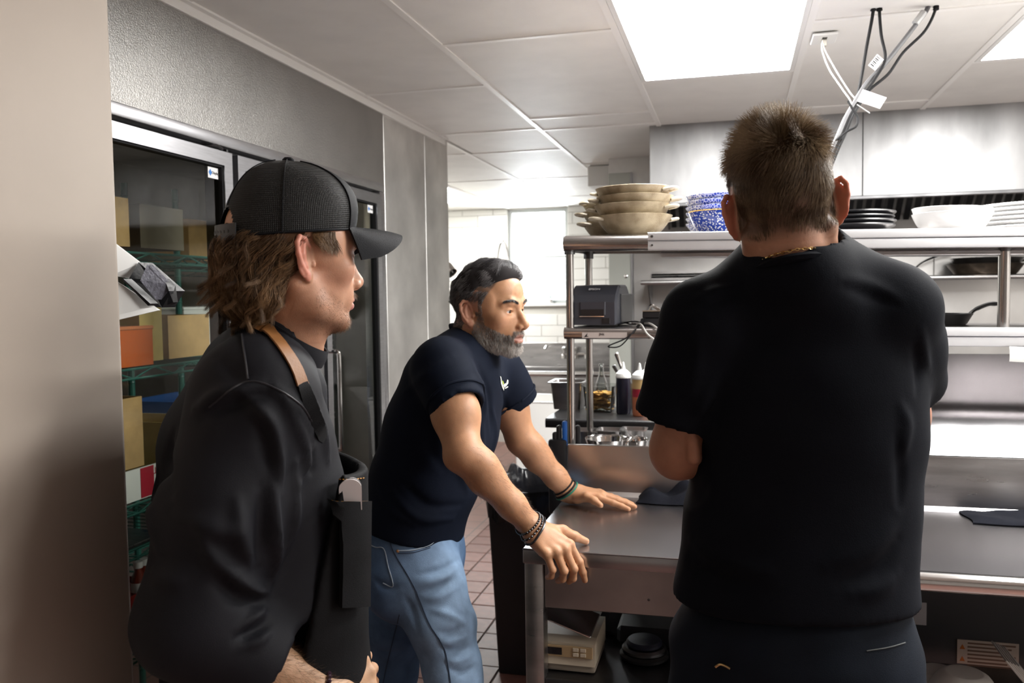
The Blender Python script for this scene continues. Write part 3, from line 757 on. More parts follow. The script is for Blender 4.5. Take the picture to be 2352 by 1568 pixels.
p = at_y(2180, 742, 2.80); pan(at_y(2165, 742, 2.80)[0], 2.80, shelf_z(p[0], False), .082, .032, .30, .085, 'small black cast iron skillet on the middle pass shelf', IRON, .035)
# ---- hood
HZ = 1.985; HX0 = -.437
h = thing('exhaust_hood', (1.1, 4.6, HZ), 'large brushed stainless exhaust hood over the cooking line', 'hood')
for xa_, xb_ in ((HX0, .62), (.622, 2.745)):
    q = MB(); q.b2((xa_, 4.60, HZ), (xb_, 4.615, CZ + .03), .002, 1); q.build('front_panel', STEEL_HOOD, h)
q = MB(); q.b2((HX0, 4.615, HZ), (HX0 + .012, 5.62, CZ + .03)); q.build('side_panel', STEEL_HOOD, h)
q = MB(); q.b2((HX0, 4.592, HZ - .016), (2.745, 4.62, HZ + .002), .003, 1); q.build('drip_edge', STEEL_DARK, h)
q = MB(); q.b2((HX0 + .012, 4.616, CZ - .05), (2.745, 5.62, CZ - .03)); q.build('plenum', STEEL_DARK, h)
x = HX0 + .03
while x < 2.2:
    f_ = link('filter', None, h); f_.location = (x, 5.2, 2.1); f_.matrix_parent_inverse = Matrix.Translation(-Vector(h.location))
    q = MB()
    A0 = np.array([x, 5.52, 1.93]); u_ = np.array([0, -.45, .40])
    for k in range(8):
        p_ = A0 + np.array([.02 + k * .05, 0, 0]); q.prism([p_, p_ + np.array([.03, 0, 0]), p_ + np.array([.03, 0, 0]) + u_, p_ + u_], (0, .012, .014))
    q.build('baffle', STEEL_DARK, f_)
    q = MB(); 
    for off in (0, .4): q.prism([A0 + np.array([off, 0, 0]), A0 + np.array([off + .012, 0, 0]), A0 + np.array([off + .012, 0, 0]) + u_, A0 + np.array([off, 0, 0]) + u_], (0, -.012, -.014))
    q.build('filter_frame', STEEL, f_)
    x += .42
# ---- cooking wall and its shelf
q = MB(); q.b2((-.80, 5.62, 0), (2.76, 5.72, CZ + .03)); wc = struct('wall_cook', q, STEEL_V, label='stainless panelled wall behind the cooking line')
CW = mat('cook_wall_steel', (.55, .54, .53), .34, 1, var=.2, vscale=3, rvar=.1)
for xa_, xb_ in ((-.64, .30), (.304, 1.158), (1.162, 2.75)):
    q = MB(); q.b2((xa_, 5.60, .88), (xb_, 5.62, 1.97), .002, 1); q.build('wall_panel', CW, wc)
q = MB(); q.b2((-.80, 5.585, .0), (-.655, 5.62, 2.3), .003, 1); q.build('end_panel', mat('grey_green_panel', (.50, .52, .48), .4, .3), wc)
q = MB(); q.b2((-.655, 5.575, .0), (-.642, 5.60, 2.3), .002, 1); q.build('edge_strip', ALU, wc)
q = MB(); q.lathe([(.012, 0), (.012, .01), (0, .014)], at_y(1438, 634, 5.585), 10, axis=(0, -1, 0)); q.build('bolt', CHROME, wc)
ws = thing('wall_shelf', (1.0, 5.45, 1.60), 'long stainless wall shelf holding pans under the hood', 'shelf')
q = MB(); q.b2((-.555, 5.25, 1.585), (2.7, 5.60, 1.59)); q.build('shelf_board', STEEL, ws)
bar_prism('front_edge', 5.235, 5.262, 1.565, 1.592, -.555, 2.7, .011, STEEL, ws)
for x_ in (-.52, .9, 2.3):
    q = MB(); q.prism([(x_, 5.27, 1.585), (x_, 5.60, 1.585), (x_, 5.60, 1.36), (x_, 5.58, 1.36)], (.004, 0, 0)); q.build('bracket', STEEL_DARK, ws)
z_ = 1.592
pan(at_y(1688, 620, 5.42)[0], 5.42, z_, .13, .05, .35, .12, 'worn carbon steel frying pan on the wall shelf left of the standing man', PANB, .06)
pan(at_y(2050, 620, 5.42)[0], 5.42, z_, .13, .05, .25, .24, 'black frying pan with curved handle on the wall shelf right of the standing man', IRON, .09)
pan(at_y(2262, 620, 5.40)[0], 5.40, z_, .20, .06, .5, .2, 'wide dark lower pan of the pair at the right end of the wall shelf', PANB, .05)
pan(at_y(2262, 620, 5.40)[0] + .01, 5.41, z_ + .035, .19, .06, .9, .2, 'wide shiny upper pan of the pair at the right end of the wall shelf', STEEL, .05)
for k in range(3):
    q = MB(); a = at_y(1500, 620, 5.4)[0]; q.b2((a, 5.28, z_ + k * .014), (a + .36, 5.57, z_ + .004 + k * .014)); 
    for (l0, l1) in (((a, 5.28), (a + .36, 5.286)), ((a, 5.564), (a + .36, 5.57)), ((a, 5.286), (a + .006, 5.564)), ((a + .354, 5.286), (a + .36, 5.564))): q.b2((*l0, z_ + k * .014 + .004), (*l1, z_ + k * .014 + .026))
    tag(q.build('sheet_tray', STEEL), '%s sheet tray of the pile on the wall shelf' % ('bottom', 'middle', 'top')[k], 'tray', 'sheet trays on the wall shelf')
# ---- cooking range
r = thing('cooking_range', (1.1, 4.85, 0), 'long stainless cooking range under the hood', 'stove')
q = MB(); q.b2((-.42, 4.75, .12), (2.70, 5.55, .86), .005, 1); q.build('body', STEEL, r)
q = MB(); q.b2((-.42, 4.72, .862), (2.70, 5.56, .90), .006, 2); q.build('cooktop', STEEL_DARK, r)
for k in range(5):
    q = MB(); q.b2((-.38 + k * .62, 4.735, .2), (.18 + k * .62, 4.752, .72), .004, 1); d_ = q.build('oven_door', STEEL, r)
    q = MB(); q.tube([(-.33 + k * .62, 4.70, .68), (.13 + k * .62, 4.70, .68)], .01, 8); q.build('handle', CHROME, d_)
for x_ in (-.36, 2.64):
    for y_ in (4.82, 5.48):
        q = MB(); q.tube([(x_, y_, 0), (x_, y_, .12)], .02, 8); q.build('leg', STEEL_DARK, r)
q = MB(); q.b2((-.42, 5.56, .862), (2.70, 5.59, 1.10), .004, 1); q.build('back_rail', STEEL, r)
# ---- prep counter behind the pass with raised shelf and lid
pc = thing('prep_counter', (.6, 3.2, 0), 'stainless prep counter with raised shelf behind the pass', 'counter')
q = MB(); q.b2((-.47, 2.99, .08), (1.75, 3.60, .93), .005, 1); q.build('cabinet', STEEL_DARK, pc)
q = MB(); q.b2((-.49, 2.63, .935), (1.75, 3.62, .955), .003, 1); q.build('countertop', STEEL, pc)
for x_ in (-.45, .6, 1.7):
    q = MB(); q.tube([(x_, 2.68, 0), (x_, 2.68, .935)], .018, 8); q.build('leg', STEEL, pc)
RSZ = 1.062
q = MB(); q.b2((-.667, 3.02, RSZ - .006), (.16, 3.36, RSZ), .001, 1); q.build('raised_shelf', STEEL_DARK, pc)
bar_prism('raised_edge', 3.0, 3.03, RSZ - .034, RSZ, -.667, .16, .010, BLACK, pc)
for x_ in (-.40, .1):
    q = MB(); q.tube([(x_, 3.2, .955), (x_, 3.2, RSZ - .006)], .012, 8); q.build('shelf_post', STEEL, pc)
# sloping lid (right part)
LX0, LX1 = .20, 1.75
q = MB(); a0 = np.array([0, 2.66, 1.015]); a1 = np.array([0, 2.832, 1.315])
q.prism([(LX0, *a0[1:]), (LX0, *a1[1:]), (LX0, a1[1] + .015, a1[2] - .012), (LX0, a0[1] + .015, a0[2] - .012)], (LX1 - LX0, 0, 0)); lid = q.build('lid', mat('lid_steel', (.62, .61, .62), .10, 1), pc)
q = MB(); q.b2((LX0, 2.645, .955), (LX1, 2.67, 1.012), .003, 1); q.build('lid_base', BLACK, pc)
q = MB(); q.b2((LX0, 2.86, .955), (LX1, 3.0, 1.29), .004, 1); q.build('lid_housing', STEEL, pc)

# food pan
def tapered_bin(name_parts, c, w0, d0, w1, d1, h, t, material, parent, rim=.0, nm='body'):
    q = MB(); x, y, z = c
    def ring(w, d, zz, r=.012):
        P = round_rect_prof(w, d, min(r, min(w, d) * .3), 3); return [(x + a, y + b_, zz) for a, b_ in P]
    R_ = [ring(w0, d0, z), ring(w1, d1, z + h)]
    if rim: R_ += [ring(w1 + 2 * rim, d1 + 2 * rim, z + h), ring(w1 + 2 * rim, d1 + 2 * rim, z + h + .003), ring(w1 - 2 * t + .002, d1 - 2 * t + .002, z + h + .003)]
    R_ += [ring(w1 - 2 * t, d1 - 2 * t, z + h), ring(w0 - 2 * t, d0 - 2 * t, z + t)]
    n = len(R_[0]); vs = [p for r_ in R_ for p in r_]; fs = [tuple(range(n))[::-1]]
    for i in range(len(R_) - 1):
        for k in range(n): fs.append((i * n + k, i * n + (k + 1) % n, (i + 1) * n + (k + 1) % n, (i + 1) * n + k))
    fs.append(tuple(range((len(R_) - 1) * n, len(R_) * n)))
    q.add(vs, fs, smooth=True); return q.build(nm, material, parent, 40)
p = at_z(1304, 938, RSZ); 
o = tapered_bin(None, (p[0], p[1] + .03, RSZ), .105, .115, .125, .135, .105, .002, STEEL, None, .010, 'food_pan'); tag(o, 'small deep stainless food pan on the raised shelf', 'food pan')
p2 = at_z(1376, 945, RSZ)
o = tapered_bin(None, (p2[0], p2[1] + .03, RSZ), .098, .098, .118, .118, .098, .002, PLASTIC_C, None, .006, 'food_container'); tag(o, 'clear plastic container of golden chips on the raised shelf', 'container')
CHIP = mat('golden_chips', (.62, .34, .07), .6, var=.3, vscale=60, objvar=.2)
q = MB()
for k in range(60):
    cx_, cy_ = p2[0] + random.uniform(-.036, .036), p2[1] + .03 + random.uniform(-.036, .036); zz = RSZ + .006 + (k // 5) * .0058
    a = random.uniform(0, 6.28); G = [[(cx_ + (u * math.cos(a) - v * math.sin(a)) * .017, cy_ + (u * math.sin(a) + v * math.cos(a)) * .013, zz + .003 * (u * u + v * v) + .001 * math.sin(5 * u)) for u in np.linspace(-1, 1, 4)] for v in np.linspace(-1, 1, 4)]
    q.grid(G, thick=.0015)
o = q.build('chips', CHIP); tag(o, 'golden chips piled inside the clear container', 'food', kind='stuff')
def squeeze(px_, py_, R, h, cols, label, yoff=0.0):
    p = at_z(px_, py_, RSZ); x, y, z = p[0], p[1] + R + yoff, RSZ + .001
    b_ = thing('squeeze_bottle', (x, y, z), label, 'bottle', 'squeeze bottles on the raised shelf')
    q = MB(); k = 0
    prof = [(R * .92, 0), (R, .004)]
    q.lathe(prof + [(R, h * cols[0][0])], (x, y, z), 20, mi=0)
    z0 = cols[0][0]
    for i, (z1, _) in enumerate(cols[1:], 1):
        q.lathe([(R, h * z0), (R, h * z1)], (x, y, z), 20, mi=i); z0 = z1
    q.build('bottle', [c_[1] for c_ in cols], b_)
    q = MB(); q.lathe([(R * 1.04, 0), (R * 1.06, .006), (R * 1.0, .010), (R * .98, .016), (R * .55, .028), (R * .3, .032), (R * .12, .058), (0, .059)], (x, y, z + h), 20); q.build('cap', WHITE_P, b_)
    return b_
squeeze(1430, 952, .0275, .135, [(1.0, mat('dark_sauce', (.018, .018, .035), .25))], 'squeeze bottle of dark sauce on the raised shelf')
squeeze(1468, 957, .0275, .135, [(.52, mat('orange_sauce', (.62, .20, .09), .3)), (.74, mat('red_sauce', (.42, .02, .05), .3)), (1.0, mat('yellow_sauce', (.66, .45, .20), .3))], 'squeeze bottle of layered orange and red sauce on the raised shelf')
squeeze(1482, 950, .0265, .130, [(1.0, mat('mustard_sauce', (.55, .36, .03), .3))], 'squeeze bottle of yellow sauce half behind the red one', .02)
p = at_z(1389, 930, RSZ); x, y = p[0], 3.33
q = MB(); q.lathe([(.026, 0), (.028, .004), (.028, .07), (.022, .10), (.010, .135), (.0085, .165), (.0105, .167), (.0105, .175), (.007, .175), (.006, .14), (.02, .1), (.0255, .07), (.0255, .006), (0, .006)], (x, y, RSZ), 20); o = q.build('glass_bottle', GLASS_C); tag(o, 'clear glass bottle behind the chip container', 'bottle')
# ladles and tongs standing in a crock behind the sauce bottles
p = at_z(1448, 945, RSZ); x, y = p[0] + .02, 3.34
q = MB(); q.lathe([(.04, 0), (.042, .005), (.042, .10), (.039, .10), (.039, .008), (0, .008)], (x, y, RSZ), 20); o = q.build('utensil_crock', STEEL); tag(o, 'steel utensil crock behind the sauce bottles', 'crock')
_ut = [((1415, 812), (1436, 880), 'ladle with hooked handle leaning left in the steel crock', CHROME), ((1500, 806), (1470, 880), 'spatula with pale handle leaning right in the steel crock', mat('tan_handle', (.55, .5, .4), .4)),
       ((1410, 840), (1440, 880), 'short spoon leaning left in the steel crock', STEEL_DARK), ((1492, 845), (1478, 880), 'black-handled utensil in the steel crock', BLACK)]
for (tx, ty), (bx_, by_), lb, mt in _ut:
    a = at_y(tx, ty, y - .01); b1 = np.array([x, y, RSZ + .02]) + (at_y(bx_, by_, y) - np.array([x, y, RSZ + .1])) * np.array([.3, 0, 0])
    d_ = (a - b1) / np.linalg.norm(a - b1)
    q = MB(); q.tube([b1, b1 + (a - b1) * .55, a], [.0035, .005, .0085], 8, flat=.45, up=(0, 1, 0)); q.tube([a, a + d_ * .003], [.0085, .006], 8, flat=.45, up=(0, 1, 0)); o = q.build('utensil', mt); tag(o, lb, 'utensil', 'utensils in the crock')
# inserts, bowl and tongs on the counter just behind the backsplash
for k, (px_, lb) in enumerate(((1395, 'round stainless bowl'), (1460, 'second stainless bowl'))):
    a = at_y(px_, 1000, 2.80); q = MB(); q.lathe(bowl_prof(.075 if k == 0 else .05, .075, .5, .002), (0, 0, 0), 32); o = q.build('mixing_bowl', CHROME); o.location = (a[0], 2.80, .957); tag(o, lb + (' behind the backsplash below the raised shelf' if k == 0 else ' beside it, next to the tongs behind the backsplash'), 'bowl')
for k in range(3):
    a = at_y(1345 + k * 55, 985, 2.93)[0]
    o = tapered_bin(None, (a, 2.945, .957), .07, .07, .08, .08, .075 + .004 * k, .002, STEEL, None, .006, 'food_pan'); tag(o, '%s small steel insert in the row under the raised shelf' % ('left', 'middle', 'right')[k], 'food pan', 'small steel inserts')
q = MB(); a, b1, c1 = at_y(1435, 985, 2.74), at_y(1460, 1012, 2.70), at_y(1440, 1016, 2.69); q.tube(smooth_path([a, b1, b1 + [0, 0, -.03]], 4), .003, 6); q.tube(smooth_path([at_y(1465, 1000, 2.70), c1, c1 + [0, 0, -.02]], 4), .003, 6); o = q.build('tongs', CHROME); tag(o, 'chrome tongs resting behind the backsplash', 'tongs')
# knives hanging in a black guard on the counter end
K = thing('knife_rack', (-.56, 2.72, .6), 'black knife rack hanging at the end of the prep counter', 'knife rack')
a = at_y(1285, 1040, 2.70)
q = MB(); q.b2((a[0] - .03, 2.66, .80), (a[0] + .03, 2.70, 1.045), .008, 2); q.build('rack_body', BLACK, K)
for k, (px_, py_, mt) in enumerate(((1284, 985, BLACK), (1297, 975, mat('blue_handle', (.02, .12, .45), .4)), (1275, 1000, BLACK), (1327, 985, BLACK))):
    b1 = at_y(px_, py_, 2.68); q = MB(); q.box((b1[0], 2.68, b1[2] - .03), (.016, .024, .085), .006, 2); q.build('knife_handle', mt, K)
    q = MB(); q.b2((b1[0] - .001, 2.667, .83), (b1[0] + .001, 2.695, b1[2] - .07)); q.build('blade', CHROME, K)

# ---- cloths on the tables
def cloth(name, c, w, d, rz, amp, h, label, seed, folds=3):
    r_ = np.random.default_rng(seed); n1, n2 = 34, 28; G = np.zeros((n2, n1, 3)); ph = r_.uniform(0, 6, 8)
    for i in range(n2):
        for j in range(n1):
            u, v = j / (n1 - 1) * 2 - 1, i / (n2 - 1) * 2 - 1
            e = (1 - abs(u) ** 4) * (1 - abs(v) ** 4)
            z = h * e * (.55 + .25 * math.sin(folds * u * 2 + ph[0] + v) + .2 * math.sin(folds * 2.3 * v + ph[1] + u * 1.5)) + amp * (math.sin(9 * u + ph[2]) * math.cos(7 * v + ph[3])) * e
            x_ = u * w / 2 * (1 + .06 * math.sin(3 * v + ph[4])); y_ = v * d / 2 * (1 + .08 * math.sin(2.5 * u + ph[5]))
            G[i, j] = (c[0] + x_ * math.cos(rz) - y_ * math.sin(rz), c[1] + x_ * math.sin(rz) + y_ * math.cos(rz), c[2] + max(z, 0) + .004)
    q = MB(); q.grid(G, thick=.003); o = q.build(name, mat('black_towel', (.008, .009, .014), .9, bump=.4, bscale=400, spec=.15), None, 60); tag(o, label, 'towel', 'black towels on the tables'); return o
pa = at_z(1560, 1152, TZ); cloth('kitchen_towel', (pa[0], pa[1] + .05, TZ), .24, .20, -.05, .006, .055, 'crumpled black towel lying between the leaning man and the standing man', 3)
pa = at_z(2300, 1195, TZ); cloth('kitchen_towel', (pa[0] + .03, pa[1] + .02, TZ), .22, .15, -.03, .0015, .020, 'flat folded black towel at the right end of the table', 5, 1)
pa = at_z(2362, 1226, TZ); q = MB(); q.lathe(bowl_prof(.032, .045, .6, .003), (0, 0, 0), 24); o = q.build('ramekin', WC); o.location = (pa[0] + .034, pa[1] + .02, TZ); tag(o, 'small white ramekin at the right edge of the table', 'ramekin')
# ---- under the tables
SCW = mat('scale_cream', (.55, .47, .36), .5); 
a = at_y(1310, 1530, 2.0); sx = a[0] - .012
S_ = thing('kitchen_scale', (sx, 2.06, .59), 'cream kitchen scale with keypad on the undershelf', 'scale')
q = MB(); q.b2((sx - .085, 1.99, .592), (sx + .075, 2.16, .612), .008, 2); q.build('base', mat('scale_base', (.30, .25, .2), .5), S_)
q = MB(); q.prism([(sx - .085, 1.985, .612), (sx - .085, 1.992, .664), (sx - .085, 2.02, .672), (sx - .085, 2.16, .672), (sx - .085, 2.16, .612)], (.16, 0, 0)); q.build('housing', SCW, S_)
q = MB(); q.b2((sx - .083, 1.982, .632), (sx + .07, 1.987, .660), .001, 1); q.build('front_panel', mat('panel_tan', (.40, .28, .15), .5), S_)
q = MB(); q.b2((sx - .075, 1.980, .638), (sx - .005, 1.983, .655)); q.build('display', BLACK_G, S_)
for i in range(2):
    for j in range(2):
        q = MB(); q.b2((sx + .022 + i * .018, 1.9795, .636 + j * .012), (sx + .036 + i * .018, 1.983, .645 + j * .012), .001, 1); q.build('button', SCW, S_)
q = MB(); M_ = np.array([[math.cos(.33), 0, math.sin(.33)], [0, 1, 0], [-math.sin(.33), 0, math.cos(.33)]]); q.box((sx + .0, 2.07, .702), (.135, .15, .006), .002, 1, M=M_); q.build('platform', CHROME, S_)
a = at_y(1480, 1535, 2.12)
for k, (R_, z_, mt) in enumerate(((.062, .592, IRON), (.056, .607, STEEL_DARK), (.045, .622, mat('navy_lid', (.01, .012, .028), .4)))):
    q = MB(); q.lathe([(R_ * .9, 0), (R_, .004), (R_, .010), (R_ * .9, .016), (0, .018)], (0, 0, 0), 32); o = q.build('round_pan', mt); o.location = (a[0], 2.12, z_); tag(o, ('lowest', 'middle', 'top navy')[k] + ' round pan lid in the small pile on the undershelf', 'lid', 'pan lids under the table')
for k, (p0_, p1_) in enumerate((((1363, 1452), (1408, 1464)), ((1386, 1447), (1431, 1456)), ((1411, 1475), (1480, 1487)), ((1437, 1466), (1520, 1480)))):
    a_, b1 = at_y(*p0_, 2.2), at_y(*p1_, 2.2); q = MB(); d_ = b1 - a_
    q.prism([a_, b1, b1 + [0, .16, 0.0], a_ + [0, .16, 0]], (0, 0, -.006)); o = q.build('sheet_tray', BLACK_G); tag(o, ('first', 'second', 'third', 'fourth')[k] + ' dark tray from the left stacked askew on the undershelf', 'tray', 'dark trays under the table')
q = MB(); q.b2((-.30, 2.18, .592), (.06, 2.40, .640), .01, 1); o = q.build('storage_tub', BLACK); tag(o, 'low black tub carrying trays on the undershelf', 'tub')
# right: steel cabinet back with papers behind the undershelf
q = MB(); q.b2((.36, 2.545, .08), (1.66, 2.60, .86), .003, 1); o = q.build('equipment_panel', mat('dark_panel', (.06, .06, .065), .5, .4)); tag(o, 'dark steel equipment panel under the rolled-edge table', 'panel')
a_, b1 = at_y(2090, 1382, 2.54), at_y(2128, 1436, 2.54); q = MB(); q.b2((a_[0], 2.541, b1[2]), (b1[0], 2.544, a_[2])); o = q.build('notice_sheet', mat('notice_grey', (.55, .53, .55), .7)); tag(o, 'small grey notice sheet on the dark panel under the table', 'paper')
a_, b1 = at_y(2199, 1468, 2.54), at_y(2340, 1535, 2.54); L_ = thing('warning_label', (a_[0], 2.54, b1[2]), 'pale warning label with orange triangles under the table', 'label')
q = MB(); q.b2((a_[0], 2.541, b1[2]), (b1[0], 2.544, a_[2])); q.build('sheet', mat('label_pale', (.50, .42, .36), .7), L_)
for k in range(2):
    zz = a_[2] - .016 - k * .034; q = MB(); q.prism([(a_[0] + .006, 2.5408, zz - .010), (a_[0] + .020, 2.5408, zz - .010), (a_[0] + .013, 2.5408, zz + .004)], (0, -.0003, 0)); q.build('triangle', mat('warn_orange', (.45, .12, .01), .6), L_)
for k in range(7):
    zz = a_[2] - .008 - k * .0105; q = MB(); q.b2((a_[0] + .026, 2.5403, zz - .0022), (b1[0] - .008 - (k % 3) * .01, 2.5408, zz + .0022)); q.build('print_line', mat('print_brown', (.16, .09, .06), .7), L_)
for k, (px_, R_) in enumerate(((2160, .085), (2215, .085))):
    a = at_y(px_, 1548 if k == 0 else 1545, 2.16 + .10 * (1 - k)); q = MB(); q.lathe(bowl_prof(R_, .07, .5, .005), (0, 0, 0), 32); o = q.build('china_bowl', mat('cream_china', (.55, .52, .49), .3)); o.location = (a[0], 2.16 + .12 * (1 - k), a[2] + .002); o.rotation_euler = (math.pi, 0, 0)
    tag(o, ('rear upturned cream bowl under the right table', 'front upturned cream bowl under the right table')[k], 'bowl', 'upturned bowls under the table')
for k in range(5):
    a = at_y(2318 + k * 7, 1500 + k * 3, 2.25 + k * .015); q = MB(); M_ = np.array([[math.cos(.9), 0, math.sin(.9)], [0, 1, 0], [-math.sin(.9), 0, math.cos(.9)]]); q.box((a[0] + .02, a[1], a[2] - .05), (.14, .12, .004), .001, 1, M=M_); o = q.build('square_plate', mat('cream_china', (.5, .5, .5), .3)); tag(o, '%s tilted square plate in the row at the lower right corner' % ('first', 'second', 'third', 'fourth', 'fifth')[k], 'plate', 'tilted square plates')

# ---- bins
def trash_bin(x0, x1, y0, y1, h, label, bag):
    b_ = thing('trash_bin', ((x0 + x1) / 2, (y0 + y1) / 2, 0), label, 'bin', 'black bins')
    tapered_bin(None, ((x0 + x1) / 2, (y0 + y1) / 2, 0.002), (x1 - x0) * .86, (y1 - y0) * .86, x1 - x0, y1 - y0, h, .004, BLACK, b_, .010)
    if bag:
        n = 60; q = MB(); w_, d_ = (x1 - x0) / 2 + .014, (y1 - y0) / 2 + .014; rows = []
        for (k, zz, s) in ((0, h - .11, 1.0), (1, h - .06, 1.02), (2, h - .005, 1.02), (3, h + .016, 1.0), (4, h + .012, .94), (5, h - .06, .86), (6, h - .2, .8)):
            rr = []
            for j in range(n):
                a = 2 * math.pi * j / n; cx_ = math.copysign(abs(math.cos(a)) ** .35, math.cos(a)) * w_ * s; cy_ = math.copysign(abs(math.sin(a)) ** .35, math.sin(a)) * d_ * s
                wv = .006 * math.sin(7 * a + k) + .004 * math.sin(19 * a + 2 * k); zo = .018 * math.sin(5 * a + 1.3) * (1 if k in (2, 3, 4) else .6) + (.012 * math.sin(13 * a) if k == 0 else 0)
                rr.append(((x0 + x1) / 2 + cx_ * (1 + wv * 2), (y0 + y1) / 2 + cy_ * (1 + wv * 2), zz + zo))
            rr.append(rr[0]); rows.append(rr)
        q.grid(rows); q.build('bin_bag', mat('bin_bag', (.010, .010, .012), .18, bump=.5, bscale=45), b_, 60)
    return b_
trash_bin(-.945, -.54, 3.17, 3.62, .74, 'tall black bin with glossy bin bag between the leaning man and the table', True)
trash_bin(-1.48, -1.08, 5.75, 6.2, .70, 'black bin further back in front of the sink', False)
b_ = thing('ingredient_bin', (-.98, 5.3, 0), 'white plastic ingredient bin beside the prep counter end', 'bin')
tapered_bin(None, (at_y(1250, 950, 5.0)[0], 5.05, .002), .26, .34, .32, .40, .88, .006, WHITE_P, b_, .008)
# ---- sink with taps, far room
sk = thing('sink', (-1.55, 6.9, 0), 'stainless sink with deck taps in the bright dishwashing room', 'sink')
q = MB(); q.b2((-2.25, 6.62, .52), (-.72, 6.64, .87)); q.b2((-2.25, 7.10, .52), (-.72, 7.12, .87)); q.b2((-2.25, 6.64, .52), (-2.23, 7.10, .87)); q.b2((-.74, 6.64, .52), (-.72, 7.10, .87)); q.b2((-2.23, 6.64, .52), (-.74, 7.10, .54)); q.b2((-1.5, 6.64, .54), (-1.48, 7.10, .87)); q.build('basin', STEEL, sk)
bar_prism('rim', 6.58, 6.64, .865, .905, -2.28, -.69, .015, CHROME, sk); q = MB(); q.b2((-2.28, 7.10, .87), (-.69, 7.20, .90), .004, 1); q.build('deck', STEEL, sk)
q = MB(); q.b2((-2.28, 7.18, .90), (-.69, 7.21, 1.10), .004, 1); q.build('splash_back', STEEL, sk)
for x_ in (-2.2, -.8):
    for y_ in (6.66, 7.08):
        q = MB(); q.tube([(x_, y_, 0), (x_, y_, .54)], .02, 8); q.build('leg', STEEL, sk)
fx = at_y(1322, 812, 7.12)
q = MB()
for s in (-.1, 0.0, .1): q.lathe([(.03, 0), (.028, .03), (.016, .04), (.016, .07), (.026, .075), (.026, .095), (0, .10)], (fx[0] + s, 7.12, .97), 12)
q.tube([(fx[0] - .12, 7.12, 1.0), (fx[0] + .12, 7.12, 1.0)], .02, 10); q.tube(smooth_path([(fx[0], 7.12, 1.02), (fx[0] - .06, 7.08, 1.085), (fx[0] - .2, 6.98, 1.09), (fx[0] - .23, 6.95, 1.06)], 6), .011, 8); q.build('tap', CHROME, sk)
# spray hose loop by the window
q = MB(); a = [at_y(*p, 7.15) for p in ((1143, 640), (1143, 590), (1150, 558), (1158, 556), (1165, 580), (1170, 620), (1172, 660))]; q.tube(smooth_path(a, 6), .008, 8); q.tube([a[0], (a[0][0], 7.15, 1.1)], .012, 8)
P_ = smooth_path(a[3:], 40); 
for k in range(0, len(P_), 4): q.lathe([(.013, 0), (.013, .004)], P_[k], 8)
o = q.build('spray_hose', CHROME); tag(o, 'looped chrome spring spray hose rising behind the leaning man\'s head', 'hose')
# dish shelf with a hanging pot at the cooler corner
ds = thing('dish_shelf', (-2.35, 7.2, 1.45), 'pale dish shelf with plastic racks just past the cooler corner', 'shelf')
a = at_y(1022, 668, 7.2); 
q = MB(); q.b2((-3.1, 6.9, 1.50), (a[0] + .12, 7.3, 1.53), .004, 1); q.build('board', WHITE_P, ds)
for k in range(4):
    q = MB(); q.b2((-3.1, 6.92, 1.535 + k * .055), (a[0] + .1 - .01 * k, 7.28, 1.58 + k * .055), .006, 1); q.build('rack', mat('rack_cream', (.66, .63, .55), .5), ds)
for x_ in (-3.08, a[0] + .1):
    q = MB(); q.tube([(x_, 7.25, 0), (x_, 7.25, 1.5)], .015, 8); q.build('post', STEEL, ds)
a = at_y(1031, 618, 4.76); hp = thing('hanging_pot', (a[0], 4.66, a[2]), 'small steel pot hanging on a hook just past the cooler corner', 'pot')
q = MB(); q.lathe([(0, 0), (.032, 0), (.036, .008), (.037, .062), (.040, .064), (.036, .062), (.033, .010), (0, .008)], a + [-.02, 0, .02], 24, axis=(.62, -.25, -.72)); q.build('pot', CHROME, hp)
q = MB(); q.tube(smooth_path([a + [-.04, 0, .035], (a[0] - .06, 4.70, a[2] + .06), (a[0] - .06, 4.661, a[2] + .075)], 5), .005, 8); q.build('hook', STEEL_DARK, hp)
# ceiling vent next to the hood
v = thing('ceiling_vent', (-.7, 5.9, 2.3), 'grey perforated vent box at the ceiling left of the hood', 'vent')
q = MB(); q.b2((-.98, 5.86, 2.26), (-.82, 6.3, CZ), .003, 1); q.build('white_side', WHITE_P, v)
for x0_, x1_ in ((-.82, -.63), (-.625, -.45)):
    q = MB(); q.b2((x0_, 5.85, 2.22), (x1_, 5.9, CZ), .003, 1); g_ = q.build('grille', mat('vent_grey', (.34, .35, .33), .5, .5), v)
    q = MB()
    for i in range(7):
        for j in range(5): q.box((x0_ + .025 + i * (x1_ - x0_ - .05) / 6, 5.8495, 2.25 + j * .03), (.010, .002, .014))
    q.build('perforation', mat('vent_dark', (.12, .125, .12), .6), g_)
q = MB(); q.b2((-.815, 5.9, 2.22), (-.45, 6.3, CZ)); q.build('vent_body', STEEL_DARK, v)

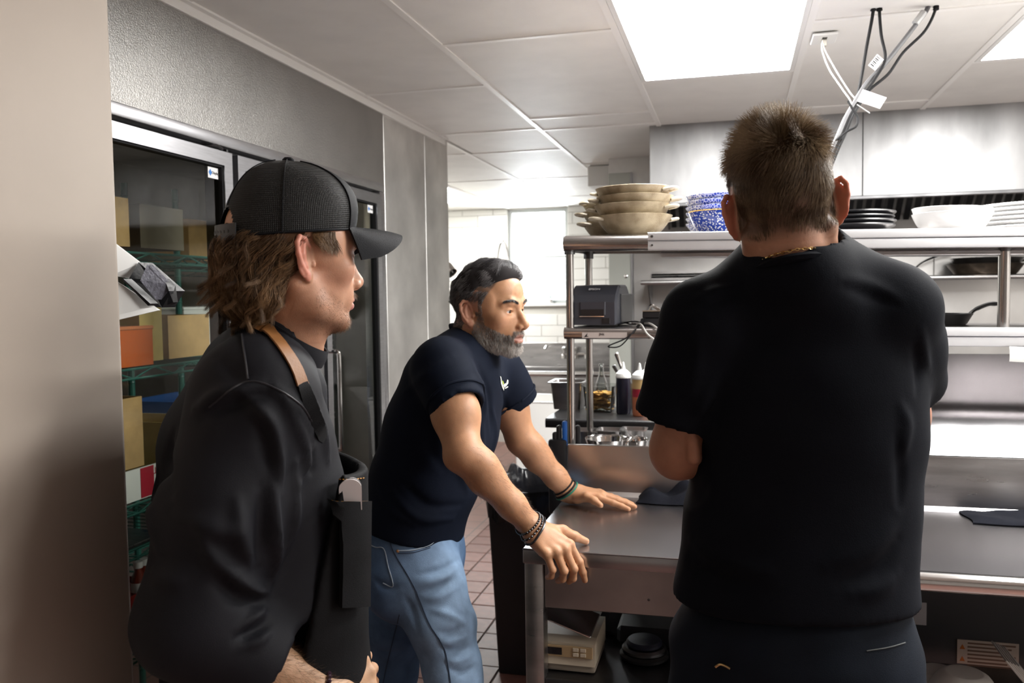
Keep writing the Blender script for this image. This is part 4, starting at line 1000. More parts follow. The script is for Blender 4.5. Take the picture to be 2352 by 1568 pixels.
# ---- ceiling cables
def cable(pts, r, material, label, group='cables hanging from the ceiling'):
    q = MB(); q.tube(smooth_path([at_y(*p) for p in pts], 7), r, 7); o = q.build('cable', material); return tag(o, label, 'cable', group)
CBW = mat('cable_white', (.58, .58, .55), .5); CBG = mat('cable_grey', (.10, .10, .105), .5)
pl = at_z(1893, 85, CZ)
wp = thing('network_plate', (pl[0], pl[1], CZ), 'white network outlet plate on the ceiling', 'outlet')
q = MB(); q.b2((pl[0] - .042, pl[1] - .06, CZ - .009), (pl[0] + .042, pl[1] + .06, CZ - .0005), .003, 1); q.build('plate', WHITE_P, wp)
q = MB(); q.b2((pl[0] - .008, pl[1] - .03, CZ - .0098), (pl[0] + .008, pl[1] + .03, CZ - .0088)); q.build('jack', BLACK, wp)
q = MB(); q.b2((pl[0] - .008, pl[1] - .01, CZ - .032), (pl[0] + .008, pl[1] + .012, CZ - .010), .002, 1); q.build('plug', mat('plug_cream', (.6, .57, .5), .4), wp)
j = [(1962, 240, 2.85), (1945, 270, 2.80), (1928, 310, 2.76), (1910, 350, 2.72), (1880, 430, 2.66), (1870, 500, 2.62)]
def off(pts, dx, dy=0): return [(a + dx, b_ + dy, c_) for a, b_, c_ in pts]
cable([(1888, 100, 3.16), (1889, 118, 3.12), (1905, 160, 3.02), (1935, 205, 2.9)] + off(j, -6), .0024, CBW, 'left white network cable from the ceiling plate')
cable([(1891, 100, 3.16), (1896, 118, 3.12), (1925, 170, 3.0), (1952, 212, 2.9)] + off(j, 10), .0024, CBW, 'right white network cable from the ceiling plate')
cable([(2006, -20, 2.95), (2005, 28, 2.94), (1990, 110, 2.92), (1978, 180, 2.89)] + off(j, 2), .0052, BLACK_RUB, 'straight black power cable at the left of the bundle')
cable([(2020, -20, 2.95), (2020, 28, 2.94), (2024, 80, 2.92), (2033, 135, 2.9), (2010, 180, 2.88), (1985, 215, 2.86)] + off(j, 6), .0048, BLACK_RUB, 'black power cable that bows right in the bundle')
cable([(2150, -20, 2.98), (2150, 16, 2.97), (2125, 70, 2.95), (2075, 120, 2.93), (2040, 170, 2.9), (1998, 206, 2.88)] + off(j, 12), .0046, BLACK_RUB, 'black power cable coming in from the far right')
cable([(2140, -20, 2.98), (2130, 20, 2.97), (2105, 55, 2.95), (2036, 142, 2.92), (1990, 192, 2.88)] + off(j, -1), .0075, CBG, 'thick grey cable in the ceiling bundle')
cable([(1948, 232, 2.79), (1958, 250, 2.78), (1970, 270, 2.77), (1966, 290, 2.76), (1945, 302, 2.75), (1925, 318, 2.74), (1915, 330, 2.74)], .0036, BLACK_RUB, 'loose black loop tied round the ceiling bundle')
for k, p in enumerate(((2006, 10, 2.943), (2020, 10, 2.943), (2150, 8, 2.972))):
    a = at_y(*p); q = MB(); q.lathe([(.007, -.02), (.009, -.005), (.012, 0), (.013, .03), (.010, .05), (0, .052)], a, 10); 
    for s in range(3): q.lathe([(.009, 0), (.0095, .002), (.009, .004)], a + [0, 0, -.02 + s * .006], 8)
    tag(q.build('power_plug', BLACK_RUB), ('left', 'middle', 'right')[k] + ' black moulded plug at the top of the ceiling cables', 'plug', 'plugs of the ceiling cables')
a, b1 = at_y(2112, 36, 2.94), at_y(2128, 62, 2.945)
q = MB(); q.tube([at_y(2102, 54, 2.945), at_y(2122, 28, 2.955)], .011, 8); tag(q.build('cable_sleeve', mat('sleeve_grey', (.42, .42, .42), .4)), 'grey sleeve wrapped on the thick grey cable', 'cable sleeve')
def flag(name, px4, Y, material, label, cat):
    P = [at_y(*p, Y) for p in px4]; q = MB(); q.prism(P, (0, .0012, 0)); o = q.build(name, material); tag(o, label, cat); return o
f1 = flag('cable_tag', ((1982, 205), (2037, 224), (2021, 250), (1968, 232)), 2.825, STICK, 'blank white flag tag on the ceiling cable bundle', 'tag')
f2 = thing('barcode_tag', at_y(2012, 145, 2.885), 'small white barcode tag on a black ceiling cable', 'tag')
P = [at_y(*p, 2.885) for p in ((2015, 124), (2030, 137), (2010, 162), (1994, 150))]; q = MB(); q.prism(P, (0, .001, 0)); q.build('sheet', STICK, f2)
q = MB()
for k in range(6):
    u0 = .12 + k * .13; A, Bp = P[0] + (P[3] - P[0]) * u0, P[0] + (P[3] - P[0]) * (u0 + .05 + .03 * (k % 2)); dv = (P[1] - P[0])
    q.prism([A + dv * .12, Bp + dv * .12, Bp + dv * .6, A + dv * .6], (0, -.0006, 0))
q.build('barcode', BLACK, f2)
q = MB(); q.tube([at_y(1968, 240, 2.80), at_y(1998, 260, 2.80)], .0018, 6); tag(q.build('zip_tie', mat('tie_grey', (.5, .5, .5), .4)), 'loose grey zip tie end on the ceiling cable bundle', 'zip tie')

# ---- taped foam block on a white plate by the beige wall end
fb = thing('wall_bumper', (-.99, 1.15, 1.5), 'white plate with black taped foam block sticking out past the beige wall end', 'bumper')
def pq(px_, py_, d_): return at_d(px_, py_, d_ + .262)
q = MB(); A = [pq(255, 553, 1.10), pq(322, 604, 1.16), pq(300, 640, 1.16), pq(255, 632, 1.10)]
q.prism(A, (0, .004, 0)); q.build('upper_plate', WHITE_P, fb)
q = MB(); A = [pq(255, 640, 1.10), pq(288, 660, 1.13), pq(365, 712, 1.18), pq(255, 738, 1.10)]; q.prism(A, (0, .004, 0)); q.build('lower_plate', WHITE_P, fb)
TAPE = mat('black_tape', (.012, .012, .014), .3, bump=.6, bscale=40); FOAM = mat('grey_tape', (.17, .17, .21), .6, bump=.9, bscale=160, var=.3, vscale=120)
q = MB(); A = [pq(296, 640, 1.13), pq(318, 602, 1.15), pq(395, 668, 1.2), pq(372, 706, 1.2), pq(345, 704, 1.18)]; q.prism(A, (.004, .03, 0)); q.build('tape_wrap', TAPE, fb)
q = MB(); A = [pq(322, 644, 1.125), pq(338, 608, 1.135), pq(385, 655, 1.175), pq(358, 688, 1.165)]; q.prism(A, (.002, .012, 0)); q.build('foam_face', FOAM, fb)
q = MB(); A = [pq(378, 640, 1.17), pq(392, 655, 1.18), pq(398, 694, 1.185), pq(384, 700, 1.18), pq(388, 668, 1.175)]; q.prism(A, (.002, .01, 0)); q.build('tape_flap', TAPE, fb)
q = MB(); A = [pq(278, 640, 1.11), pq(283, 640, 1.11), pq(345, 697, 1.15), pq(340, 702, 1.15)]; q.prism(A, (0, .02, 0)); q.build('lip', BLACK, fb)

# ---- contents of the cooler
def wire_rack(x0, x1, y0, y1, zs, label):
    k = thing('wire_rack', ((x0 + x1) / 2, (y0 + y1) / 2, 0), label, 'rack', 'green wire racks in the cooler')
    for x_ in (x0, x1):
        for y_ in (y0, y1):
            q = MB(); q.tube([(x_, y_, 0), (x_, y_, 1.95)], .0125, 10)
            for z in np.arange(.1, 1.95, .1): q.lathe([(.0125, 0), (.014, .004), (.0125, .008)], (x_, y_, z), 10)
            q.build('post', GREEN_EP, k)
    for z in zs:
        q = MB()
        for (a, b_) in (((x0, y0), (x1, y0)), ((x0, y1), (x1, y1)), ((x0, y0), (x0, y1)), ((x1, y0), (x1, y1))):
            q.tube([(*a, z), (*b_, z)], .004, 6); q.tube([(*a, z - .03), (*b_, z - .03)], .004, 6)
            n = 10; q.tube([(a[0] + (b_[0] - a[0]) * i / n, a[1] + (b_[1] - a[1]) * i / n, z - (.03 if i % 2 else 0)) for i in range(n + 1)], .003, 5)
        for i in range(1, 24): y_ = y0 + (y1 - y0) * i / 24; q.tube([(x0, y_, z + .002), (x1, y_, z + .002)], .0018, 4)
        q.build('wire_shelf', GREEN_EP, k)
    return k
wire_rack(-2.20, -1.80, 1.75, 2.72, (.42, .742, .88, 1.30, 1.66), 'green wire rack of cartons behind the nearest glass door')
wire_rack(-2.60, -2.15, 2.95, 4.3, (.42, .88, 1.28, 1.66), 'green wire rack at the back of the cooler')
def crate(lo, hi, material, label, cat='box', lid=None):
    b_ = thing('carton', ((lo[0] + hi[0]) / 2, (lo[1] + hi[1]) / 2, lo[2]), label, cat, 'boxes in the cooler')
    t_ = .006; q = MB()
    q.b2(lo, (hi[0], hi[1], lo[2] + t_)); q.b2((lo[0], lo[1], lo[2] + t_), (lo[0] + t_, hi[1], hi[2])); q.b2((hi[0] - t_, lo[1], lo[2] + t_), hi)
    q.b2((lo[0] + t_, lo[1], lo[2] + t_), (hi[0] - t_, lo[1] + t_, hi[2])); q.b2((lo[0] + t_, hi[1] - t_, lo[2] + t_), (hi[0] - t_, hi[1], hi[2]))
    q.build('body', material, b_)
    if lid: q = MB(); q.b2((lo[0] - .004, lo[1] - .004, hi[2]), (hi[0] + .004, hi[1] + .004, hi[2] + .012), .003, 1); q.build('lid', lid, b_)
    return b_
CX_ = -1.83
def cc(px_, py_): return at_x(px_, py_, CX_ + .02)
ORG = mat('orange_plastic', (.42, .085, .012), .35); REDB = mat('box_red', (.38, .012, .03), .55); WHB = mat('box_white', (.72, .72, .68), .6); YEL = mat('carton_yellow', (.45, .33, .10), .7, var=.15, vscale=15)
a = cc(352, 735); crate((-2.15, 1.80, 1.306), (-1.815, a[1], 1.42), ORG, 'orange plastic tub on the rack behind the wall bumper', 'tub', mat('lid_orange', (.45, .14, .05), .4))
a = cc(332, 1000); crate((-2.15, 1.80, .89 + .10), (-1.815, a[1], 1.21), CARD, 'torn brown cardboard box on top of the red and white carton')
a = cc(360, 1100); c1 = crate((-2.15, 1.82, .886), (-1.812, a[1] + .17, .985), WHB, 'red and white carton printed NET WT upside down')
q = MB(); e = a[1]; q.b2((-1.8115, e - .075, .889), (-1.8105, e - .012, .983)); q.build('red_band', REDB, c1)
REDP = mat('print_red', (.35, .015, .03), .6)
text_mesh('lettering', 'NET WT', .030, (-1.810, e + .045, .965), (0, -1, 0), (0, 0, -1), REDP, c1)
text_mesh('lettering', 'SA', .030, (-1.810, e + .025, .925), (0, -1, 0), (0, 0, -1), REDP, c1)
for k, (y0, y1, z0, z1, mt, lb) in enumerate(((2.31, 2.42, 1.315, 1.50, YEL, 'yellow carton standing on the rack shelf behind the glass'), (2.45, 2.68, 1.315, 1.46, CARD, 'wide brown carton on the rack behind the glass'), (1.85, 2.05, 1.68, 1.86, YEL, 'yellow carton on the top rack shelf'),
        (2.10, 2.28, 1.68, 1.83, CARD, 'brown carton on the top rack shelf'), (2.33, 2.55, 1.68, 1.82, mat('carton_dark', (.10, .08, .05), .7), 'dark carton on the top rack shelf'), (1.80, 2.38, .425, .557, WHB, 'pale foam box under the red tray in the cooler'), (2.45, 2.65, .89, 1.10, YEL, 'yellow carton on the lower rack shelf'))):
    crate((-2.12, y0, z0), (-1.83, y1, z1), mt, lb)
for k, (y0, y1, z0, z1, mt, lb) in enumerate(((3.05, 3.35, 1.29, 1.47, WHB, 'white tub on the far rack in the cooler'), (3.4, 3.7, 1.29, 1.42, YEL, 'yellow carton on the far rack in the cooler'), (3.78, 4.1, 1.29, 1.48, CARD, 'brown carton on the far rack in the cooler'), (3.1, 3.5, .89, 1.08, mat('blue_plastic', (.02, .07, .22), .4), 'blue bag crate on the far rack in the cooler'), (3.6, 3.95, .89, 1.06, WHB, 'clear tub on the lower far rack in the cooler'), (3.1, 3.5, 1.68, 1.85, CARD, 'brown carton high on the far rack in the cooler'), (3.62, 4.0, 1.68, 1.88, YEL, 'yellow carton high on the far rack in the cooler'))):
    crate((-2.55, y0, z0), (-2.2, y1, z1), mt, lb, 'box', WHITE_P if k == 0 else None)
a = cc(325, 1255)
q = MB(); q.b2((-2.15, 1.83, .745), (-1.80, a[1] + .12, .757), .003, 1); o = q.build('sheet_tray', STEEL); tag(o, 'steel tray edge on the lower cooler rack', 'tray')
for k, px_ in enumerate((318, 333)):
    a = at_x(px_, 1325, -1.84); q = MB(); q.lathe([(.022, 0), (.024, .004), (.024, .06), (.012, .085), (.012, .095)], (0, 0, 0), 16, mi=0); q.lathe([(.0145, .095), (.0145, .115), (0, .116)], (0, 0, 0), 16, mi=1); q.lathe([(.0243, .02), (.0243, .05)], (0, 0, 0), 16, mi=2)
    o = q.build('sauce_bottle', [mat('amber_sauce', (.20, .03, .015), .2), WHITE_P, STICK]); o.location = (a[0], a[1], .567); tag(o, ('left', 'right')[k] + ' small sauce bottle in the red tray in the cooler', 'bottle', 'sauce bottles in the cooler')
a = cc(330, 1360); crate((-2.1, 1.80, .56), (-1.80, a[1] + .1, .60), mat('red_tray', (.30, .02, .015), .4), 'low red tray under the sauce bottles in the cooler', 'tray')
cl = thing('cooler_fill_lamp', (-2.4, 2.7, 2.2), 'small unseen lamp added on the cooler ceiling to light the inside', 'lamp')  # no lamp visible here; added to brighten the cooler interior
q = MB(); q.lathe([(.06, 0), (.07, -.03), (.06, -.08), (0, -.10)], (-2.35, 2.7, 2.25), 20); q.build('globe', mat('fill_lamp_globe', (.9, .9, .85), .5, emit=(1, .86, .6), estr=5.0), cl)
q = MB(); q.lathe([(.085, 0), (.085, -.015), (.07, -.02)], (-2.35, 2.7, 2.25), 20); q.build('mount', BLACK, cl)
# ================================================================== SCULPTING (distance fields -> one continuous surface)
from mathutils.bvhtree import BVHTree
V3 = lambda *a: np.array(a, float)
def unit(v): v = np.asarray(v, float); return v / np.linalg.norm(v)

class Sculpt:
    def __init__(s, lo, hi, h):
        s.h = h; s.lo = np.asarray(lo, float)
        n = np.ceil((np.asarray(hi, float) - s.lo) / h).astype(int) + 1
        s.ax = [(s.lo[i] + np.arange(n[i]) * h).astype(np.float32) for i in range(3)]
        s.F = np.full(n, 1.0, np.float32)
    def _sl(s, lo, hi, m):
        out = []
        for i in range(3):
            a = int(np.floor((lo[i] - m - s.lo[i]) / s.h)); b = int(np.ceil((hi[i] + m - s.lo[i]) / s.h)) + 1
            a = max(a, 0); b = min(b, s.F.shape[i])
            if b <= a: return None
            out.append(slice(a, b))
        return tuple(out)
    def _pts(s, sl):
        return s.ax[0][sl[0]][:, None, None], s.ax[1][sl[1]][None, :, None], s.ax[2][sl[2]][None, None, :]
    def _put(s, sl, d, k, sub):
        A = s.F[sl]
        if sub:
            if k: hh = np.maximum(k - np.abs(A + d), 0) / k; s.F[sl] = np.maximum(A, -d) + hh * hh * k * .25
            else: s.F[sl] = np.maximum(A, -d)
        else:
            if k: hh = np.maximum(k - np.abs(A - d), 0) / k; s.F[sl] = np.minimum(A, d) - hh * hh * k * .25
            else: s.F[sl] = np.minimum(A, d)
    def cone(s, a, b, ra, rb=None, k=.01, sub=False):
        rb = ra if rb is None else rb
        a = np.asarray(a, float); b = np.asarray(b, float); r = max(ra, rb)
        sl = s._sl(np.minimum(a, b) - r, np.maximum(a, b) + r, k + 2.5 * s.h)
        if sl is None: return s
        X, Y, Z = s._pts(sl); ab = b - a; L2 = ab @ ab + 1e-12
        x, y, z = X - a[0], Y - a[1], Z - a[2]
        t = np.clip((x * ab[0] + y * ab[1] + z * ab[2]) / L2, 0, 1)
        d = np.sqrt((x - t * ab[0]) ** 2 + (y - t * ab[1]) ** 2 + (z - t * ab[2]) ** 2) - (ra + (rb - ra) * t)
        s._put(sl, d.astype(np.float32), k, sub); return s
    def chain(s, pts, rs, k=.006, sub=False):
        for i in range(len(pts) - 1): s.cone(pts[i], pts[i + 1], rs[i], rs[i + 1], k, sub)
        return s
    def ell(s, c, r, R=None, k=.01, sub=False):
        c = np.asarray(c, float); r = np.asarray(r, float); m = r.max() if R is not None else None
        sl = s._sl(c - (m if m else r), c + (m if m else r), k + 2.5 * s.h)
        if sl is None: return s
        X, Y, Z = s._pts(sl); x, y, z = X - c[0], Y - c[1], Z - c[2]
        if R is not None:
            R = np.asarray(R, float)       # columns = local axes
            x, y, z = (x * R[0, i] + y * R[1, i] + z * R[2, i] for i in range(3))
        k0 = np.sqrt((x / r[0]) ** 2 + (y / r[1]) ** 2 + (z / r[2]) ** 2)
        k1 = np.sqrt((x / r[0] ** 2) ** 2 + (y / r[1] ** 2) ** 2 + (z / r[2] ** 2) ** 2) + 1e-9
        d = k0 * (k0 - 1) / k1
        s._put(sl, d.astype(np.float32), k, sub); return s
    def loft(s, secs, side, k=.02, n=2.0, sub=False):
        """secs: (centre, half width along side, half depth)"""
        side = unit(side)
        for (p, w0, d0), (q, w1, d1) in zip(secs[:-1], secs[1:]):
            p = np.asarray(p, float); q = np.asarray(q, float); ab = q - p; L = np.linalg.norm(ab); ax = ab / L
            sd = unit(side - ax * (side @ ax)); dp = np.cross(ax, sd)
            m = max(w0, w1, d0, d1)
            sl = s._sl(np.minimum(p, q) - m, np.maximum(p, q) + m, k + 2.5 * s.h)
            if sl is None: continue
            X, Y, Z = s._pts(sl); x, y, z = X - p[0], Y - p[1], Z - p[2]
            al = x * ax[0] + y * ax[1] + z * ax[2]; t = np.clip(al / L, 0, 1); ov = al - t * L
            u = x * sd[0] + y * sd[1] + z * sd[2]; v = x * dp[0] + y * dp[1] + z * dp[2]
            w = w0 + (w1 - w0) * t; e = d0 + (d1 - d0) * t; mn = np.minimum(w, e)
            kk = (np.abs(u / w) ** n + np.abs(v / e) ** n + np.abs(ov / mn) ** n) ** (1 / n)
            s._put(sl, ((kk - 1) * mn).astype(np.float32), k, sub)
        return s
    def half(s, p, nrm, k=0.0):
        """cut away everything on the side of nrm"""
        n = unit(nrm); p = np.asarray(p, float); sl = tuple(slice(0, m) for m in s.F.shape)
        X, Y, Z = s._pts(sl); d = (X - p[0]) * n[0] + (Y - p[1]) * n[1] + (Z - p[2]) * n[2]
        if k: hh = np.maximum(k - np.abs(s.F - d), 0) / k; s.F = (np.maximum(s.F, d) + hh * hh * k * .25).astype(np.float32)
        else: s.F = np.maximum(s.F, d).astype(np.float32)
        return s
    def mesh(s):
        F = s.F; F[0] = F[-1] = 1; F[:, 0] = F[:, -1] = 1; F[:, :, 0] = F[:, :, -1] = 1
        S = F < 0
        c = S[:-1, :-1, :-1].astype(np.int8)
        for dx in (0, 1):
            for dy in (0, 1):
                for dz in (0, 1):
                    if dx or dy or dz: c = c + S[dx:S.shape[0] - 1 + dx, dy:S.shape[1] - 1 + dy, dz:S.shape[2] - 1 + dz]
        I = np.argwhere((c > 0) & (c < 8)); N = len(I)
        offs = [(a, b, e) for a in (0, 1) for b in (0, 1) for e in (0, 1)]
        vals = np.stack([F[I[:, 0] + a, I[:, 1] + b, I[:, 2] + e] for a, b, e in offs], 1)
        acc = np.zeros((N, 3)); cnt = np.zeros(N)
        for i, oa in enumerate(offs):
            for j, obb in enumerate(offs):
                if j <= i or sum(abs(p - q) for p, q in zip(oa, obb)) != 1: continue
                va, vb = vals[:, i], vals[:, j]; mk = (va < 0) != (vb < 0)
                t = va[mk] / (va[mk] - vb[mk]); A = np.array(oa, float); B = np.array(obb, float)
                acc[mk] += A + t[:, None] * (B - A); cnt[mk] += 1
        V = s.lo + (I + acc / cnt[:, None]) * s.h
        idx = np.full(c.shape, -1, np.int32); idx[I[:, 0], I[:, 1], I[:, 2]] = np.arange(N)
        Q = []
        for ax in range(3):
            o1, o2 = [(1, 2), (2, 0), (0, 1)][ax]
            sa = [slice(None)] * 3; sb = [slice(None)] * 3; sa[ax] = slice(0, -1); sb[ax] = slice(1, None)
            a, b = S[tuple(sa)], S[tuple(sb)]; E = np.argwhere(a != b)
            E = E[(E[:, o1] > 0) & (E[:, o2] > 0)]
            E = E[(E[:, o1] < F.shape[o1] - 1) & (E[:, o2] < F.shape[o2] - 1)]
            def at(d1, d2):
                e = E.copy(); e[:, o1] += d1; e[:, o2] += d2; return idx[e[:, 0], e[:, 1], e[:, 2]]
            q = np.stack([at(-1, -1), at(0, -1), at(0, 0), at(-1, 0)], 1)
            inside = S[E[:, 0], E[:, 1], E[:, 2]]
            q[~inside] = q[~inside][:, ::-1]; Q.append(q[(q >= 0).all(1)])
        return V, np.concatenate(Q)

def vnormals(V, Q):
    n = np.cross(V[Q[:, 2]] - V[Q[:, 0]], V[Q[:, 3]] - V[Q[:, 1]]); N = np.zeros_like(V)
    for i in range(4): np.add.at(N, Q[:, i], n)
    return N / (np.linalg.norm(N, axis=1, keepdims=True) + 1e-12)
def relax(V, Q, it=2, lam=.5):
    for _ in range(it):
        A = np.zeros_like(V); c = np.zeros(len(V))
        for i in range(4):
            a, b = Q[:, i], Q[:, (i + 1) % 4]
            np.add.at(A, a, V[b]); np.add.at(A, b, V[a]); np.add.at(c, a, 1); np.add.at(c, b, 1)
        V = V + lam * (A / np.maximum(c, 1)[:, None] - V)
    return V
class Wob:
    """smooth pseudo-noise: sum of sines in random directions"""
    def __init__(s, seed, freq, n=10, aniso=(1, 1, 1)):
        r = np.random.default_rng(seed); d = r.normal(size=(n, 3)); d /= np.linalg.norm(d, axis=1, keepdims=True)
        s.k = d * freq * r.uniform(.6, 1.5, (n, 1)) * np.asarray(aniso, float); s.p = r.uniform(0, 6.28, n); s.n = n
    def __call__(s, P): return np.sin(P @ s.k.T + s.p).sum(1) / math.sqrt(s.n)

def np_mesh(name, V, F, material, parent=None, col=None, smooth=True, mi=None):
    """V n x 3; F m x k faces of equal size"""
    V = np.asarray(V, np.float32); F = np.asarray(F, np.int32); m, k = F.shape
    me = bpy.data.meshes.new(name)
    me.vertices.add(len(V)); me.vertices.foreach_set('co', V.ravel())
    me.loops.add(m * k); me.loops.foreach_set('vertex_index', F.ravel())
    me.polygons.add(m); me.polygons.foreach_set('loop_start', np.arange(0, m * k, k, dtype=np.int32))
    try: me.polygons.foreach_set('loop_total', np.full(m, k, np.int32))
    except Exception: pass
    me.polygons.foreach_set('use_smooth', np.full(m, smooth))
    for mm in (material if isinstance(material, (list, tuple)) else [material]): me.materials.append(mm)
    if mi is not None: me.polygons.foreach_set('material_index', np.asarray(mi, np.int32))
    me.update(calc_edges=True)
    if col is not None:
        ca = me.color_attributes.new('Col', 'FLOAT_COLOR', 'POINT')
        c4 = np.ones((len(V), 4), np.float32); c4[:, :3] = col; ca.data.foreach_set('color', c4.ravel())
    return link(name, me, parent)
def join(parts):
    Vs, Qs, n = [], [], 0
    for V, Q in parts: Vs.append(V); Qs.append(Q + n); n += len(V)
    return np.concatenate(Vs), np.concatenate(Qs)
def bvh_of(V, Q): return BVHTree.FromPolygons([tuple(v) for v in V], [tuple(int(i) for i in q) for q in Q])
def on_surf(bvh, px, py, off=.0015):
    r = ray(px, py); r = r / np.linalg.norm(r)
    hit, nrm, _, _ = bvh.ray_cast(Vector(CAM_P), Vector(r))
    if hit is None:
        hit, nrm, _, _ = bvh.find_nearest(Vector(at_d(px, py, 1.4)))
    n = np.array(nrm); n = n if n @ r < 0 else -n
    return np.array(hit) + n * off
def surf_path(bvh, pts, n=6, off=.0015):
    """polyline lying on a surface through measured points"""
    P = smooth_path([V3(p[0], p[1], 0) for p in pts], n)
    return [on_surf(bvh, p[0], p[1], off) for p in P]
def surf_patch(bvh, quad, nu=10, nv=10, off=.003):
    a, b, c, d = [V3(*q, 0) for q in quad]; G = []
    for i in range(nv):
        v = i / (nv - 1); row = []
        for j in range(nu):
            u = j / (nu - 1); p = (a * (1 - u) + b * u) * (1 - v) + (d * (1 - u) + c * u) * v; row.append(on_surf(bvh, p[0], p[1], off))
        G.append(row)
    return np.array(G)
def fold(V, N, pts, width, amp, sharp=1.0):
    """raise a soft ridge (amp>0) or a valley along a polyline"""
    D = np.full(len(V), 9.0); T = np.zeros(len(V)); m = len(pts) - 1
    for i in range(m):
        a, b = np.asarray(pts[i]), np.asarray(pts[i + 1]); ab = b - a
        t = np.clip(((V - a) @ ab) / (ab @ ab + 1e-12), 0, 1); d = np.linalg.norm(V - (a + t[:, None] * ab), axis=1)
        T = np.where(d < D, (i + t) / m, T); D = np.minimum(D, d)
    w = width * (.55 + .45 * np.sin(np.pi * np.clip(T, 0.02, .98)))
    return amp * np.exp(-(D / w) ** 2) * np.sin(np.pi * np.clip(T, .05, .95)) ** .6

# ------------------------------------------------------------------ heads
def rot_frame(fwd, up=(0, 0, 1), roll=0.0, pitch=0.0):
    """columns: person's right, forward, up"""
    f = unit(fwd); r = unit(np.cross(f, up)); u = np.cross(r, f)
    if pitch: c, s = math.cos(pitch), math.sin(pitch); f, u = f * c + u * s, u * c - f * s
    if roll: c, s = math.cos(roll), math.sin(roll); r, u = r * c - u * s, u * c + r * s
    return np.stack([r, f, u], 1)

